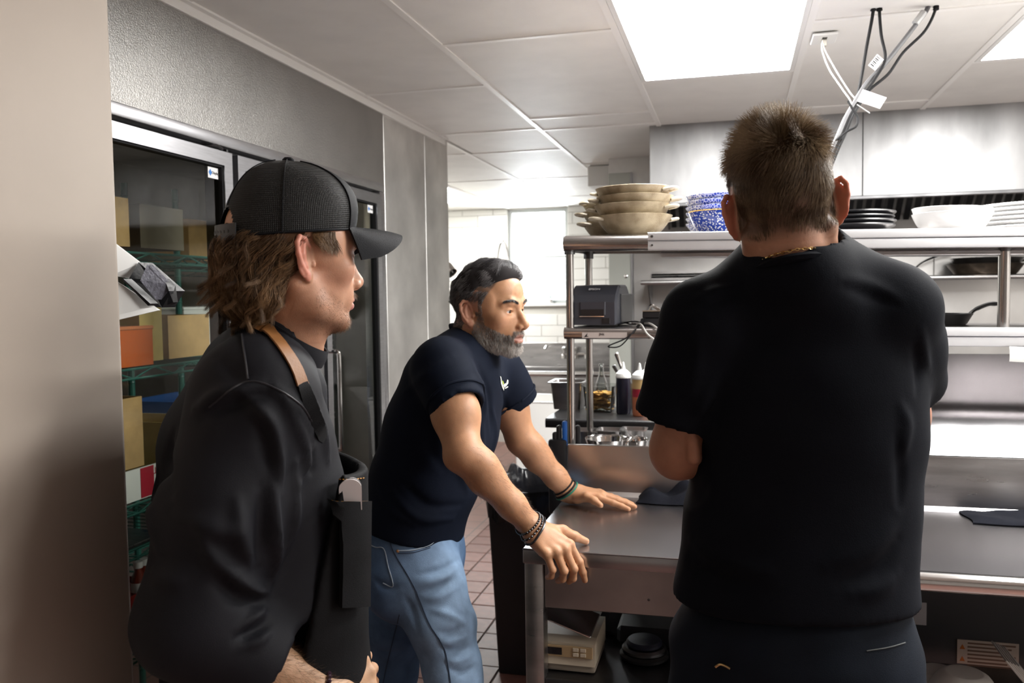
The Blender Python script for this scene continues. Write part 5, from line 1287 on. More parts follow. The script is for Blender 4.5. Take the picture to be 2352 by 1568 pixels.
def sculpt_head(neck_pts, h=.0019, mouth_open=0.0, jaw=1.0, nose=1.0, lo=(-.115, -.14, -.24), hi=(.115, .14, .13), ear_out=.55, face=True):
    """head in its own frame (x right, y forward, z up, eyes at z=0); neck_pts: (centre, radius) going down"""
    S = Sculpt(lo, hi, h)
    S.ell((0, -.012, .030), (.0745, .093, .084), k=.0)
    S.ell((0, .028, -.012), (.0635, .062, .086), k=.02)
    S.ell((0, .026, -.064), (.053 * jaw, .055, .048), k=.016)
    S.ell((0, .070, -.099), (.021, .020, .0165), k=.016)
    S.ell((0, .043, .045), (.056, .047, .048), k=.02)
    S.ell((0, .062, -.046), (.030, .030, .030), k=.018)
    for s in (-1, 1):
        S.chain([(s * .0545 * jaw, -.006, -.045), (s * .050 * jaw, .010, -.078), (s * .018, .070, -.102)], [.015, .015, .012], k=.015)
        S.ell((s * .044, .053, -.020), (.022, .022, .020), k=.020)
        S.ell((s * .062, .018, .020), (.012, .03, .03), k=.02)
        S.chain([(s * .046, .067, .017), (s * .030, .080, .021), (s * .010, .0845, .016)], [.007, .0078, .0075], k=.014)
    lo_z = -.02
    # neck
    for i in range(len(neck_pts) - 1): S.cone(neck_pts[i][0], neck_pts[i + 1][0], neck_pts[i][1], neck_pts[i + 1][1], k=.028 if i == 0 else .02)
    nb = np.asarray(neck_pts[-1][0], float)
    for s in (-1, 1):
        S.cone((s * .058, -.028, -.045), nb + V3(s * .022, .050, .0), .013, .011, k=.018)
    if face:
        S.ell((0, .0735, -.066), (.029, .0225, .022), k=.014)
        S.cone((0, .088, -.050), (0, .102 + .003 * nose, -.0455), .006, .006, k=.006); S.cone((0, .086, -.034), (0, .102, -.037), .013, .0105, k=.006)
        for s in (-1, 1):
            S.ell((s * .031, .0985, -.003), (.0195, .0175, .0125), k=.010, sub=True)
        S.chain([(0, .083, .010), (0, .094 + .001 * nose, -.014), (0, .105 + .003 * nose, -.034)], [.0065, .0070, .0085], k=.009)
        S.ell((0, .1055 + .003 * nose, -.0380), (.0098, .0098, .0086), k=.005)
        for s in (-1, 1):
            S.ell((s * .0122, .0985, -.0425), (.0072, .0098, .0074), k=.005)
            S.ell((s * .0062, .1045, -.0490), (.0032, .0062, .0042), k=.0015, sub=True)
        # lips
        o = mouth_open
        S.chain([(-.0245, .0800, -.0712), (-.0125, .0905, -.0672), (-.004, .0945, -.0652), (0, .0940, -.0660), (.004, .0945, -.0652), (.0125, .0905, -.0672), (.0245, .0800, -.0712)], [.0022, .0042, .0048, .0046, .0048, .0042, .0022], k=.004)
        S.chain([(-.0225, .0805, -.0730 - o * .3), (-.010, .0905, -.0765 - o), (0, .0922, -.0775 - o), (.010, .0905, -.0765 - o), (.0225, .0805, -.0730 - o * .3)], [.0022, .0052, .0060, .0052, .0022], k=.004)
        S.chain([(-.0240, .0860, -.0714 - o * .2), (-.010, .0970, -.0712 - o * .45), (.010, .0970, -.0712 - o * .45), (.0240, .0860, -.0714 - o * .2)], [.0008, .0013 + o * .5, .0013 + o * .5, .0008], k=.002, sub=True)
        # lids and eye opening
        for s in (-1, 1):
            S.ell((s * .031, .0705, -.0025), (.0150, .0142, .0140), k=.005)
            S.ell((s * .0318, .0855, -.0036), (.0138, .0130, .0037), k=.0012, sub=True)
            S.ell((s * .031, .0705, -.0025), (.0122, .0122, .0122), k=.0, sub=True)
            S.ell((s * .031, .0700, -.0025), (.0105, .0105, .0105), k=.0)
    # ears
    for s in (-1, 1):
        o = V3(s * .0695, -.006, -.010); e1 = unit(V3(s * math.sin(ear_out), -math.cos(ear_out), 0)); e2 = unit(V3(0, -.17, 1)); e3 = -np.cross(e1, e2) * s
        E = lambda a, b, c=0.0: o + (e1 * a + e2 * b + e3 * c) * 1.12
        R = np.stack([e1, e2, e3], 1)
        S.ell(E(.0128, .0015, -.001), (.0172, .0290, .0042), R, k=.004)
        S.ell(E(.009, -.022, -.001), (.0085, .0095, .0046), R, k=.005)
        S.chain([E(.002, .001, .002), E(.004, .016, .003), E(.010, .0265, .002), E(.019, .0285, .001), E(.0265, .020, .001), E(.0275, .006, .001), E(.0235, -.008, .001), E(.0165, -.0185, .001)], [.003, .0036, .0038, .0038, .0038, .0036, .0034, .0034], k=.002)
        S.chain([E(.014, .018, .002), E(.0185, .006, .002), E(.0155, -.008, .002)], [.003, .0034, .003], k=.003)
        S.ell(E(.0105, .000, .0085), (.0085, .0130, .0065), R, k=.003, sub=True)
        S.ell(E(.0005, -.006, .003), (.0042, .0055, .0035), R, k=.003)
        S.ell(E(.004, -.002, -.010), (.010, .022, .010), R, k=.006)
    V, Q = S.mesh()
    return relax(V, Q, 1, .35), Q

# ------------------------------------------------------------------ hair strands: thin tapered three-sided fibres
def strands(P, r0, taper=.35):
    """P: n x s x 3 polylines -> verts, quads"""
    n, s, _ = P.shape
    T = np.gradient(P, axis=1); T /= (np.linalg.norm(T, axis=2, keepdims=True) + 1e-12)
    ref = np.where(np.abs(T[:, :, 2:3]) > .9, np.array([1., 0, 0]), np.array([0, 0, 1.]))
    A = np.cross(T, ref); A /= (np.linalg.norm(A, axis=2, keepdims=True) + 1e-12); B = np.cross(T, A)
    rr = np.broadcast_to(np.asarray(r0, float).reshape(-1, 1), (n, 1)) * (1 - (1 - taper) * np.linspace(0, 1, s) ** 1.5)[None, :]
    ring = [P + rr[..., None] * (math.cos(a) * A + math.sin(a) * B) for a in (0, 2.0944, 4.18879)]
    V = np.stack(ring, 2).reshape(-1, 3)            # n, s, 3 verts
    base = (np.arange(n)[:, None] * s + np.arange(s - 1)[None, :]) * 3
    Q = []
    for j in range(3):
        j2 = (j + 1) % 3
        Q.append(np.stack([base + j, base + j2, base + 3 + j2, base + 3 + j], -1).reshape(-1, 4))
    return V, np.concatenate(Q)
def sample_surface(V, Q, mask, n, seed):
    """random points on faces whose vertices satisfy the mask -> positions, normals"""
    r = np.random.default_rng(seed); N = vnormals(V, Q)
    q = Q[mask[Q].all(1)]
    ar = np.linalg.norm(np.cross(V[q[:, 2]] - V[q[:, 0]], V[q[:, 3]] - V[q[:, 1]]), axis=1); pr = ar / ar.sum()
    f = q[r.choice(len(q), n, p=pr)]; u, v = r.random((n, 1)), r.random((n, 1))
    bl = lambda A: (A[f[:, 0]] * (1 - u) + A[f[:, 1]] * u) * (1 - v) + (A[f[:, 3]] * (1 - u) + A[f[:, 2]] * u) * v
    nn = bl(N); return bl(V), nn / np.linalg.norm(nn, axis=1, keepdims=True)
def hair_object(name, P, r0, cols, parent, material, taper=.35):
    V, Q = strands(P, r0, taper); s = P.shape[1]
    col = np.repeat(cols, s * 3, axis=0)
    o = np_mesh(name, V, Q, material, parent, col); o['kind'] = 'stuff'; return o

SKIN = mat('skin', (.6, .4, .3), .48, attr=True, var=.10, vscale=60, bump=.12, bscale=420, sss=.22, spec=.4)
HAIRM = mat('hair_under', (.05, .04, .03), .85, attr=True, spec=.08)
HAIR = mat('hair', (.2, .15, .1), .42, attr=True, spec=.45)
EYE_W = mat('eye_white', (.75, .72, .70), .15); EYE_D = mat('iris', (.03, .018, .010), .08)

# ------------------------------------------------------------------ hands
def hand(S, wrist, fwd, palm_n, side, curls, spread, thumb, scale=1.0, k=.006, root=.012):
    """adds a hand to sculpt S. fwd: wrist->knuckles, palm_n: out of the palm, side: towards the thumb.
    curls: per finger (index..little) three bend angles; spread: per finger sideways angle; thumb: list of 4 points in (fwd, side, palm) metres"""
    f = unit(fwd); n = unit(np.asarray(palm_n, float) - f * (np.asarray(palm_n, float) @ f)); s = unit(np.asarray(side, float) - f * (np.asarray(side, float) @ f) - n * (np.asarray(side, float) @ n))
    w = np.asarray(wrist, float); sc = scale
    W = lambda a, b, c=0.0: w + sc * (f * a + s * b + n * c)
    kn = [(.092, .030, -.002), (.096, .010, -.005), (.090, -.010, -.004), (.080, -.029, -.001)]
    ln = [(.043, .026, .021), (.047, .029, .022), (.044, .027, .022), (.035, .021, .019)]
    rd = [(.0100, .0090, .0080, .0068), (.0103, .0092, .0082, .0070), (.0098, .0088, .0078, .0067), (.0088, .0078, .0070, .0060)]
    tips = []
    S.cone(W(-.02, 0), W(.02, 0), .027 * sc, .027 * sc, k=.012)
    for i in range(4):
        S.cone(W(.012, kn[i][1] * .55, 0), W(*kn[i]), .0150 * sc, .0108 * sc, k=.012)
        p = W(*kn[i]); a = spread[i]; d0 = unit(f * math.cos(a) + s * math.sin(a)); ang = 0.0; pts = [p]; rs = [rd[i][0] * sc]
        S.ell(p - n * .002 * sc, (.0108 * sc,) * 3, k=.006)
        for j in range(3):
            ang += curls[i][j]; d = d0 * math.cos(ang) + n * math.sin(ang); p = p + d * ln[i][j] * sc; pts.append(p); rs.append(rd[i][j + 1] * sc)
        S.chain(pts, rs, k=.0035)
        for j in (1, 2): S.ell(pts[j], (rs[j] * 1.06,) * 3, k=.003)
        tips.append((pts, rs, d, d0))
    S.cone(W(.02, .004, .010), W(.07, .018, .008), .013 * sc, .012 * sc, k=.012); S.cone(W(.02, -.02, .008), W(.065, -.026, .006), .013 * sc, .010 * sc, k=.012)
    T = [W(*t) for t in thumb]
    S.chain(T, [.0165 * sc, .0125 * sc, .0105 * sc, .0080 * sc], k=.006); S.ell(T[2], (.0112 * sc,) * 3, k=.003)
    S.cone(T[0], W(.07, .024, .002), .013 * sc, .010 * sc, k=.012)
    return tips, T
# ================================================================== PEOPLE
TEE = mat('black_jersey', (.0040, .0052, .0088), .80, bump=.22, bscale=700, var=.12, vscale=9, spec=.10)
TEE2 = mat('navy_black_jersey', (.0050, .0080, .0175), .80, bump=.22, bscale=700, var=.12, vscale=9, spec=.12)
JACKET = mat('black_twill', (.0050, .0055, .0095), .72, bump=.18, bscale=900, var=.12, vscale=10, spec=.28)
APRON_M = mat('black_denim', (.0065, .0068, .0080), .70, bump=.3, bscale=900, var=.2, vscale=30, spec=.15)
DENIM_D = mat('dark_denim', (.0060, .0095, .0165), .78, bump=.3, bscale=900, var=.25, vscale=14, spec=.14)
def lvl(pl, pr, py, d, dep): return (at_d((pl + pr) / 2, py, d), (pr - pl) / 2 / FPX * d, dep)
def person(loc, label):
    return thing('person', loc, label, 'person', None)
def to_local(R, o, sc, p): return R.T @ (np.asarray(p, float) - o) / sc
def garment(name, V, Q, material, parent, disp, it=2, col=None):
    V = relax(V, Q, it, .5); N = vnormals(V, Q); V = V + N * disp(V, N)[:, None]; V = relax(V, Q, 1, .3)
    o = np_mesh(name, V, Q, material, parent, col); return o, V, bvh_of(V, Q)
def thread(name, bvh, pts, material, parent, r=.0009, n=8, off=.001, dash=False):
    P = surf_path(bvh, pts, n, off); q = MB()
    if dash:
        for i in range(0, len(P) - 1, 2): q.tube([P[i], P[i + 1]], r, 5)
    else: q.tube(P, r, 5)
    return q.build(name, material, parent)
def eyes(parent, R, o, sc, look=(0, 0)):
    for s in (-1, 1):
        c = V3(s * .031, .0705, -.0025); g = unit(V3(look[0], 1, look[1])); a1, b1, _ = frame_from(g); n1, n2 = 26, 24; vs = []; fs = []; mi = []
        for i in range(n1 + 1):
            for j in range(n2):
                t, p_ = math.pi * i / n1, 2 * math.pi * j / n2; rr = .0119 + (.0004 if t < .42 else 0); vs.append(R @ ((c + rr * (g * math.cos(t) + (a1 * math.cos(p_) + b1 * math.sin(p_)) * math.sin(t))) * sc) + o)
        for i in range(n1):
            for j in range(n2): fs.append((i * n2 + j, i * n2 + (j + 1) % n2, (i + 1) * n2 + (j + 1) % n2, (i + 1) * n2 + j)); mi.append(1 if (i + .5) / n1 * math.pi < .50 else 0)
        np_mesh('eye', vs, fs, [EYE_W, EYE_D], parent, None, True, mi)
def legs(S, hipL, hipR, kneeL, kneeR, ankL, ankR, r=(.088, .064, .052), k=.03):
    for h_, k_, a_ in ((hipL, kneeL, ankL), (hipR, kneeR, ankR)):
        S.chain([h_, (np.asarray(h_) * .5 + np.asarray(k_) * .5), k_, (np.asarray(k_) * .5 + np.asarray(a_) * .5), a_], [r[0], (r[0] + r[1]) / 2 + .003, r[1], (r[1] + r[2]) / 2 + .004, r[2]], k=k)
def shoes(parent, ankles, fwd, material, label=None):
    for a in ankles:
        f = unit(V3(fwd[0], fwd[1], 0)); c = V3(a[0], a[1], 0); S = Sculpt(c + V3(-.2, -.2, -.01), c + V3(.2, .2, .14), .006)
        S.cone(c + V3(0, 0, .045) - f * .04, c + V3(0, 0, .035) + f * .14, .043, .036, k=.02); S.cone(c + V3(0, 0, .05), c + V3(0, 0, .11), .042, .045, k=.03); S.half(c + V3(0, 0, .004), (0, 0, -1)); V, Q = S.mesh(); np_mesh('shoe', relax(V, Q, 2), Q, material, parent)
SHOE = mat('black_shoe', (.012, .012, .012), .4)

# ------------------------------------------------------------------ standing man seen from behind
def build_standing_man():
    f_body = unit(V3(-.05, 1, 0)); side = unit(np.cross(f_body, (0, 0, 1)))
    root = person((.085, 1.36, 0), 'standing man in black t-shirt with arms crossed, seen from behind')
    D = 1.33
    # --- head
    fh = unit(V3(-.06, 1, 0)); R = rot_frame(fh, roll=-.13, pitch=-.04); o = at_d(1798, 470, 1.275); sc = 1.02
    nb = at_d(1830, 660, 1.325); nm = at_d(1822, 585, 1.31)
    L = lambda p: to_local(R, o, sc, p)
    V, Q = sculpt_head([((0, -.012, -.055), .056), (L(nm), .058), (L(nb), .066)], h=.002, ear_out=.82, lo=(-.125, -.15, -.20), hi=(.125, .13, .13))
    NRW = np.where(V[:, 2] > -.10, .93, 1.0) if False else .93 + .07 * np.clip((-.06 - V[:, 2]) / .05, 0, 1)
    loc = V.copy(); Vw = (V * np.stack([NRW, np.ones(len(V)), np.ones(len(V))], 1) * sc) @ R.T + o
    col = np.tile([.47, .25, .165], (len(V), 1))
    def hairmask(P):
        x, y, z = P[:, 0], P[:, 1], P[:, 2]
        hl = np.where(y < -.03, -.060 + .12 * np.maximum(np.abs(x) - .045, 0), -.060 + (y + .03) * 1.2)
        hl = np.where((y > -.018) & (y < .035), .008, hl); hl = np.where(y > .035, .055 + (y - .035) * .3, hl)
        ear = (np.abs(x) > .0725) & (y > -.038) & (y < .016) & (z < .036)
        return np.clip((z - hl) / .022, 0, 1) * (~ear)
    hm = hairmask(loc)
    under = np.array([.085, .050, .030])
    col = col * (1 - .92 * hm[:, None]) + under * (.92 * hm[:, None])
    earm = (np.abs(loc[:, 0]) > .076) & (np.abs(loc[:, 2]) < .04)
    col[earm] = [.58, .23, .15]
    parts = [(Vw, Q)]; cols = [col]
    # --- arms: upper arms, forearms crossed in front of the chest, right hand tucked behind the left arm
    Ls, Le, Lw = at_d(1622, 742, 1.315), at_d(1560, 1030, 1.375), at_d(1850, 1010, 1.56)
    Rs, Re, Rw = at_d(2052, 715, 1.285), at_d(2068, 955, 1.43), at_d(1662, 1036, 1.485)
    A = Sculpt(np.minimum.reduce([Ls, Le, Lw, Rs, Re, Rw]) - .12, np.maximum.reduce([Ls, Le, Lw, Rs, Re, Rw]) + .12, .0036)
    A.chain([Ls, Ls * .5 + Le * .5, Le], [.058, .050, .043], k=.02); A.cone(Le, Le * .6 + Lw * .4, .043, .040, k=.02); A.cone(Le * .6 + Lw * .4, Lw, .040, .028, k=.02); A.ell(Le + V3(-.004, .004, -.012), (.034, .034, .034), k=.02)
    A.chain([Rs, Rs * .5 + Re * .5, Re], [.058, .050, .043], k=.02); A.cone(Re, Re * .6 + Rw * .4, .043, .040, k=.02); A.cone(Re * .6 + Rw * .4, Rw, .040, .028, k=.02)
    tgt = at_d(1601, 1022, 1.395)
    hand(A, Rw, tgt - Rw, V3(-1, -.35, .1), (0, 0, 1), [(.25, .45, .4)] * 4, (.10, .03, -.03, -.10), [(.02, .03, .005), (.05, .05, .01), (.075, .055, .012), (.10, .052, .014)])
    hand(A, Lw, V3(1, -.1, .05), V3(0, -1, 0), (0, 0, 1), [(.2, .4, .3)] * 4, (.1, .03, -.03, -.1), [(.02, .03, .005), (.05, .05, .01), (.075, .055, .012), (.10, .052, .014)])
    for k_, yy in enumerate((990, 1011, 1032, 1051)): A.chain([at_d(1625, yy, 1.40), at_d(1603, yy, 1.345), at_d(1587 + 2 * k_, yy + 1, 1.321), at_d(1577 + 4 * k_, yy + 2, 1.330)], [.011, .0105, .0098, .008], k=.003)
    c0, c1 = at_d(1830, 760, 1.36), at_d(1825, 1250, 1.37); A.loft([(c0, .15, .085), (c1, .13, .085)], side, k=.03)
    A.cone(nb, c0, .06, .08, k=.03)
    Va, Qa = A.mesh(); Va = relax(Va, Qa, 2); parts.append((Va, Qa)); ca = np.tile([.40, .195, .125], (len(Va), 1)); cols.append(ca)
    Vb, Qb = join(parts); body = np_mesh('body', Vb, Qb, SKIN, root, np.concatenate(cols)); bskin = bvh_of(Vb, Qb)
    # --- hair
    r = np.random.default_rng(3); n = 30000
    P0, N0 = sample_surface(loc, Q, hm > .15, n, 11)
    w = hairmask(P0); x, y, z = P0.T
    wh = V3(.030, -.070, .082)                                            # crown whorl
    rel = P0 - wh; tang = rel - N0 * (rel * N0).sum(1)[:, None]; dw = np.linalg.norm(tang, axis=1, keepdims=True); tang /= (dw + 1e-6)
    swirl = np.cross(N0, tang)
    proj = lambda d_: d_ - N0 * (N0 @ d_)[:, None]
    down = proj(np.array([0, 0, -1.])); left = proj(np.array([-1., 0, 0])); fwd_ = proj(np.array([-.25, 1., 0]))
    top = np.clip((z - .050) / .045, 0, 1)[:, None]; far = np.clip(dw / .05, 0, 1)
    length = .005 + .020 * np.clip((z + .060) / .085, 0, 1) + .010 * top[:, 0]; length *= r.uniform(.65, 1.2, n) * (.25 + .75 * w) * (1 - .45 * np.clip((np.abs(x) - .05) / .02, 0, 1) * (z < .07))
    cl = np.stack([Wob(s_, 95, 14)(P0) for s_ in (1, 2, 3)], 1); cl2 = Wob(4, 150, 14)(P0)
    flow = down * .75 + left * (.62 - .45 * np.clip((x - .0) / .06, 0, 1))[:, None] * np.clip((z + .03) / .07, 0, 1)[:, None]
    dirn = (tang * .35 - swirl * .5 + down * .3 + N0 * .35) * (1 - far) + (flow * (1 - top) + (fwd_ * .9 + N0 * .75) * top) * far + N0 * (.16 + .25 * top) + cl * (.14 + .24 * top) + r.normal(size=(n, 3)) * (.07 + .07 * top)
    dirn /= np.linalg.norm(dirn, axis=1, keepdims=True)
    s_ = 6; t = np.linspace(0, 1, s_)
    P = P0[:, None, :] - N0[:, None, :] * .001 + dirn[:, None, :] * (t[None, :, None] * length[:, None, None]) + (down * .5 * (1 - top) - N0 * .42 * (1 - top) - N0 * .12 * top)[:, None, :] * ((t ** 2)[None, :, None] * length[:, None, None] * .5)
    Pw = (P * np.array([.93, 1, 1]) * sc) @ R.T + o
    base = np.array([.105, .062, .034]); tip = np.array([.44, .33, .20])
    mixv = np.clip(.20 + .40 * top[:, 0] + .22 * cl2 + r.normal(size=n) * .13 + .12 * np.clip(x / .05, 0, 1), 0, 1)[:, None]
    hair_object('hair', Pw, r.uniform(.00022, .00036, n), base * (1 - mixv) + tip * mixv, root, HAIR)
    # --- ear buds
    for s in (-1, 1):
        c = R @ (V3(s * .0755, .000, -.010) * sc) + o; q = MB(); q.lathe([(0, -.006), (.005, -.004), (.0062, 0), (.005, .005), (0, .007)], c, 12, axis=R @ V3(s, -.4, .1)); q.build('ear_bud', BLACK_G, root)
    # --- t-shirt
    S = Sculpt(V3(-.30, 1.05, .88), V3(.46, 1.75, 1.62), .0055)
    secs = [lvl(1708, 1948, 620, 1.300, .103), lvl(1640, 2030, 690, 1.325, .098), lvl(1585, 2080, 770, 1.35, .112), lvl(1582, 2088, 880, 1.36, .125), lvl(1590, 2086, 1000, 1.365, .124), lvl(1602, 2074, 1140, 1.365, .116), lvl(1590, 2062, 1270, 1.365, .118), lvl(1568, 2068, 1400, 1.365, .124), lvl(1560, 2074, 1470, 1.365, .126)]
    S.loft(secs, side, k=.03, n=2.25)
    S.chain([at_d(1800, 650, 1.33), Ls + V3(.0, 0, .004)], [.060, .066], k=.03); S.chain([at_d(1850, 640, 1.33), Rs + V3(0, 0, .004)], [.058, .066], k=.03)
    Lh, Rh = at_d(1553, 948, 1.352), at_d(2078, 868, 1.395)
    S.chain([Ls, Ls * .5 + Lh * .5, Lh], [.068, .063, .064], k=.025); S.chain([Rs, Rs * .5 + Rh * .5, Rh], [.068, .063, .062], k=.025)
    B = Sculpt(S.lo, S.lo, S.h); B.ax = S.ax; B.F = np.full_like(S.F, 1.0)
    # sleeve ends: cut and hollow
    dl, dr = unit(Lh - Ls), unit(Rh - Rs)
    S.cone(Lh + dl * .0, Lh + dl * .16, .088, .088, k=.0, sub=True) if False else None
    S.ell(Lh + dl * .082, (.105, .105, .082), np.stack([*frame_from(dl)[:2], dl], 1), k=.006, sub=True)
    S.ell(Rh + dr * .082, (.105, .105, .082), np.stack([*frame_from(dr)[:2], dr], 1), k=.006, sub=True)
    S.loft(secs[2:], side, k=.02, n=2.25)
    S.cone(Lh - dl * .05, Lh + dl * .02, .053, .053, k=.004, sub=True); S.cone(Rh - dr * .04, Rh + dr * .02, .053, .053, k=.004, sub=True)
    S.cone(at_d(1824, 574, 1.285), at_d(1816, 460, 1.26), .0665, .0665, k=.006, sub=True)
    S.half(at_d(1820, 1372, 1.36), (0.02, 0, -1), k=.004)
    Vt, Qt = S.mesh()
    wb1, wb2, wb3 = Wob(21, 26, aniso=(1, 1, .7)), Wob(22, 55), Wob(23, 18, aniso=(1.2, 1, .35))
    bv0 = bvh_of(Vt, Qt)
    fl = [(surf_path(bv0, p, 3, 0), w_, a_) for p, w_, a_ in (
        ([(1600, 690), (1640, 672), (1700, 655)], .012, .006), ([(1590, 705), (1650, 690), (1720, 668)], .010, -.005), ([(1585, 730), (1600, 800), (1590, 900)], .012, .004),
        ([(1640, 880), (1615, 930), (1600, 960)], .012, .007), ([(1660, 900), (1640, 950), (1612, 1000)], .012, -.005), ([(1930, 640), (2000, 655), (2070, 690)], .012, .004), ([(1940, 660), (2010, 680), (2060, 700)], .010, -.004),
        ([(2120, 760), (2128, 820), (2140, 850)], .010, .005), ([(2100, 800), (2115, 850), (2110, 900)], .010, -.006), ([(2070, 930), (2085, 980), (2070, 1060)], .012, .006), ([(2060, 1000), (2068, 1080), (2064, 1160)], .010, -.006),
        ([(1600, 1050), (1640, 1120), (1720, 1160)], .020, .005), ([(1590, 1240), (1660, 1290), (1760, 1310)], .018, .007), ([(1585, 1290), (1660, 1330), (1740, 1345)], .016, -.006), ([(2060, 1180), (2000, 1260), (1900, 1300)], .018, .006), ([(2062, 1240), (2010, 1310), (1930, 1340)], .014, -.006), ([(1700, 700), (1760, 690), (1830, 700)], .016, -.003), ([(2060, 1320), (2020, 1350), (1960, 1365)], .014, .006))]
    def disp(Vv, N):
        d = wb1(Vv) * .0016 + wb2(Vv) * .0006 + wb3(Vv) * .0018
        for p, w_, a_ in fl: d = d + fold(Vv, N, p, w_, a_)
        return d
    tee, Vt, bt = garment('t_shirt', Vt, Qt, TEE, root, disp)
    # collar band and chain follow the neck
    def neck_ring(c, rx, up, off, n=72, bv=bskin):
        u = unit(up); a = unit(np.cross(u, (0, 1, 0))); b = np.cross(u, a); out = []
        for k in range(n):
            th = 2 * math.pi * k / n; d_ = a * math.cos(th) + b * math.sin(th)
            hit, nr, _, _ = bv.ray_cast(Vector(c + d_ * .16), Vector(-d_)); out.append((np.array(hit) if hit is not None else c + d_ * rx) + d_ * off)
        return out
    cc_ = at_d(1828, 636, 1.322); ring = neck_ring(cc_, .066, V3(-.14, .22, 1), .004)
    q = MB(); q.tube(ring, .0145, 8, closed=True, flat=.5, up=(0, 0, 1)); q.build('collar', TEE, root)
    ch = neck_ring(at_d(1832, 614, 1.32), .064, V3(-.16, .20, 1), .0018, 150); q = MB()
    for k in range(0, 150):
        p, nx = np.array(ch[k]), np.array(ch[(k + 1) % 150]); d_ = unit(nx - p); ax2 = np.cross(d_, (0, 0, 1)) if k % 2 else np.cross(np.cross(d_, (0, 0, 1)), d_)
        ax2 = unit(ax2); m_ = (p + nx) / 2; q.tube([m_ + d_ * .0030 * math.cos(t_) + ax2 * .0017 * math.sin(t_) for t_ in np.linspace(0, 2 * math.pi, 9)[:-1]], .00065, 4, closed=True)
    nk = q.build('necklace', mat('gold', (.80, .55, .22), .22, 1.0), root); nk['kind'] = 'stuff'
    # --- trousers
    H = Sculpt(V3(-.22, 1.15, .02), V3(.42, 1.62, 1.06), .007)
    H.loft([lvl(1600, 2052, 1385, 1.365, .112), lvl(1566, 2082, 1480, 1.365, .124), lvl(1552, 2090, 1568, 1.365, .128)], side, k=.03, n=2.3)
    kc = V3(.085, 1.37, 0)
    legs(H, V3(-.01, 1.37, .86), V3(.19, 1.37, .86), V3(-.03, 1.37, .48), V3(.21, 1.37, .48), V3(-.04, 1.36, .06), V3(.215, 1.36, .06), r=(.092, .068, .058)); H.half(V3(0, 0, .05), (0, 0, -1))
    Vh, Qh = H.mesh(); wj, wk = Wob(31, 30, aniso=(.6, .6, 2.2)), Wob(32, 70)
    tr, Vh, bh = garment('trousers', Vh, Qh, DENIM_D, root, lambda v, n_: wj(v) * .0028 + wk(v) * .0008)
    q = MB(); q.tube(surf_path(bh, [(1645, 1530), (1655, 1524), (1668, 1528), (1678, 1534)], 4, .003), .0018, 6); q.build('trouser_charm', mat('brass', (.7, .5, .25), .3, 1.0), tr)
    thread('stitching', bh, [(2078, 1475), (2040, 1486), (1990, 1494)], mat('thread_grey', (.10, .11, .11), .7), tr, .0008)
    shoes(root, (V3(-.04, 1.36, 0), V3(.215, 1.36, 0)), (0, 1), SHOE)
build_standing_man()

# ------------------------------------------------------------------ man leaning on the table
def ring_on(bvh, c, axis, r_fallback, off, n=40):
    u = unit(axis); a, b, _ = frame_from(u); out = []
    for k in range(n):
        th = 2 * math.pi * k / n; d_ = a * math.cos(th) + b * math.sin(th)
        hit, nr, _, _ = bvh.ray_cast(Vector(c + d_ * .09), Vector(-d_), .09); out.append((np.array(hit) if hit is not None else c + d_ * r_fallback) + d_ * off)
    return out
def local_thumb(wrist, fwd, palm_n, side, pts):
    f = unit(fwd); n = unit(np.asarray(palm_n, float) - f * (np.asarray(palm_n, float) @ f)); s = unit(np.asarray(side, float) - f * (np.asarray(side, float) @ f) - n * (np.asarray(side, float) @ n))
    return [tuple(((np.asarray(p) - wrist) @ f, (np.asarray(p) - wrist) @ s, (np.asarray(p) - wrist) @ n)) for p in pts]
def nails(parent, tips, T, material):
    for pts, rs, d, d0 in tips + ([(T, [0, 0, .0105, .008], unit(T[3] - T[2]), None)] if T is not None else []):
        pass

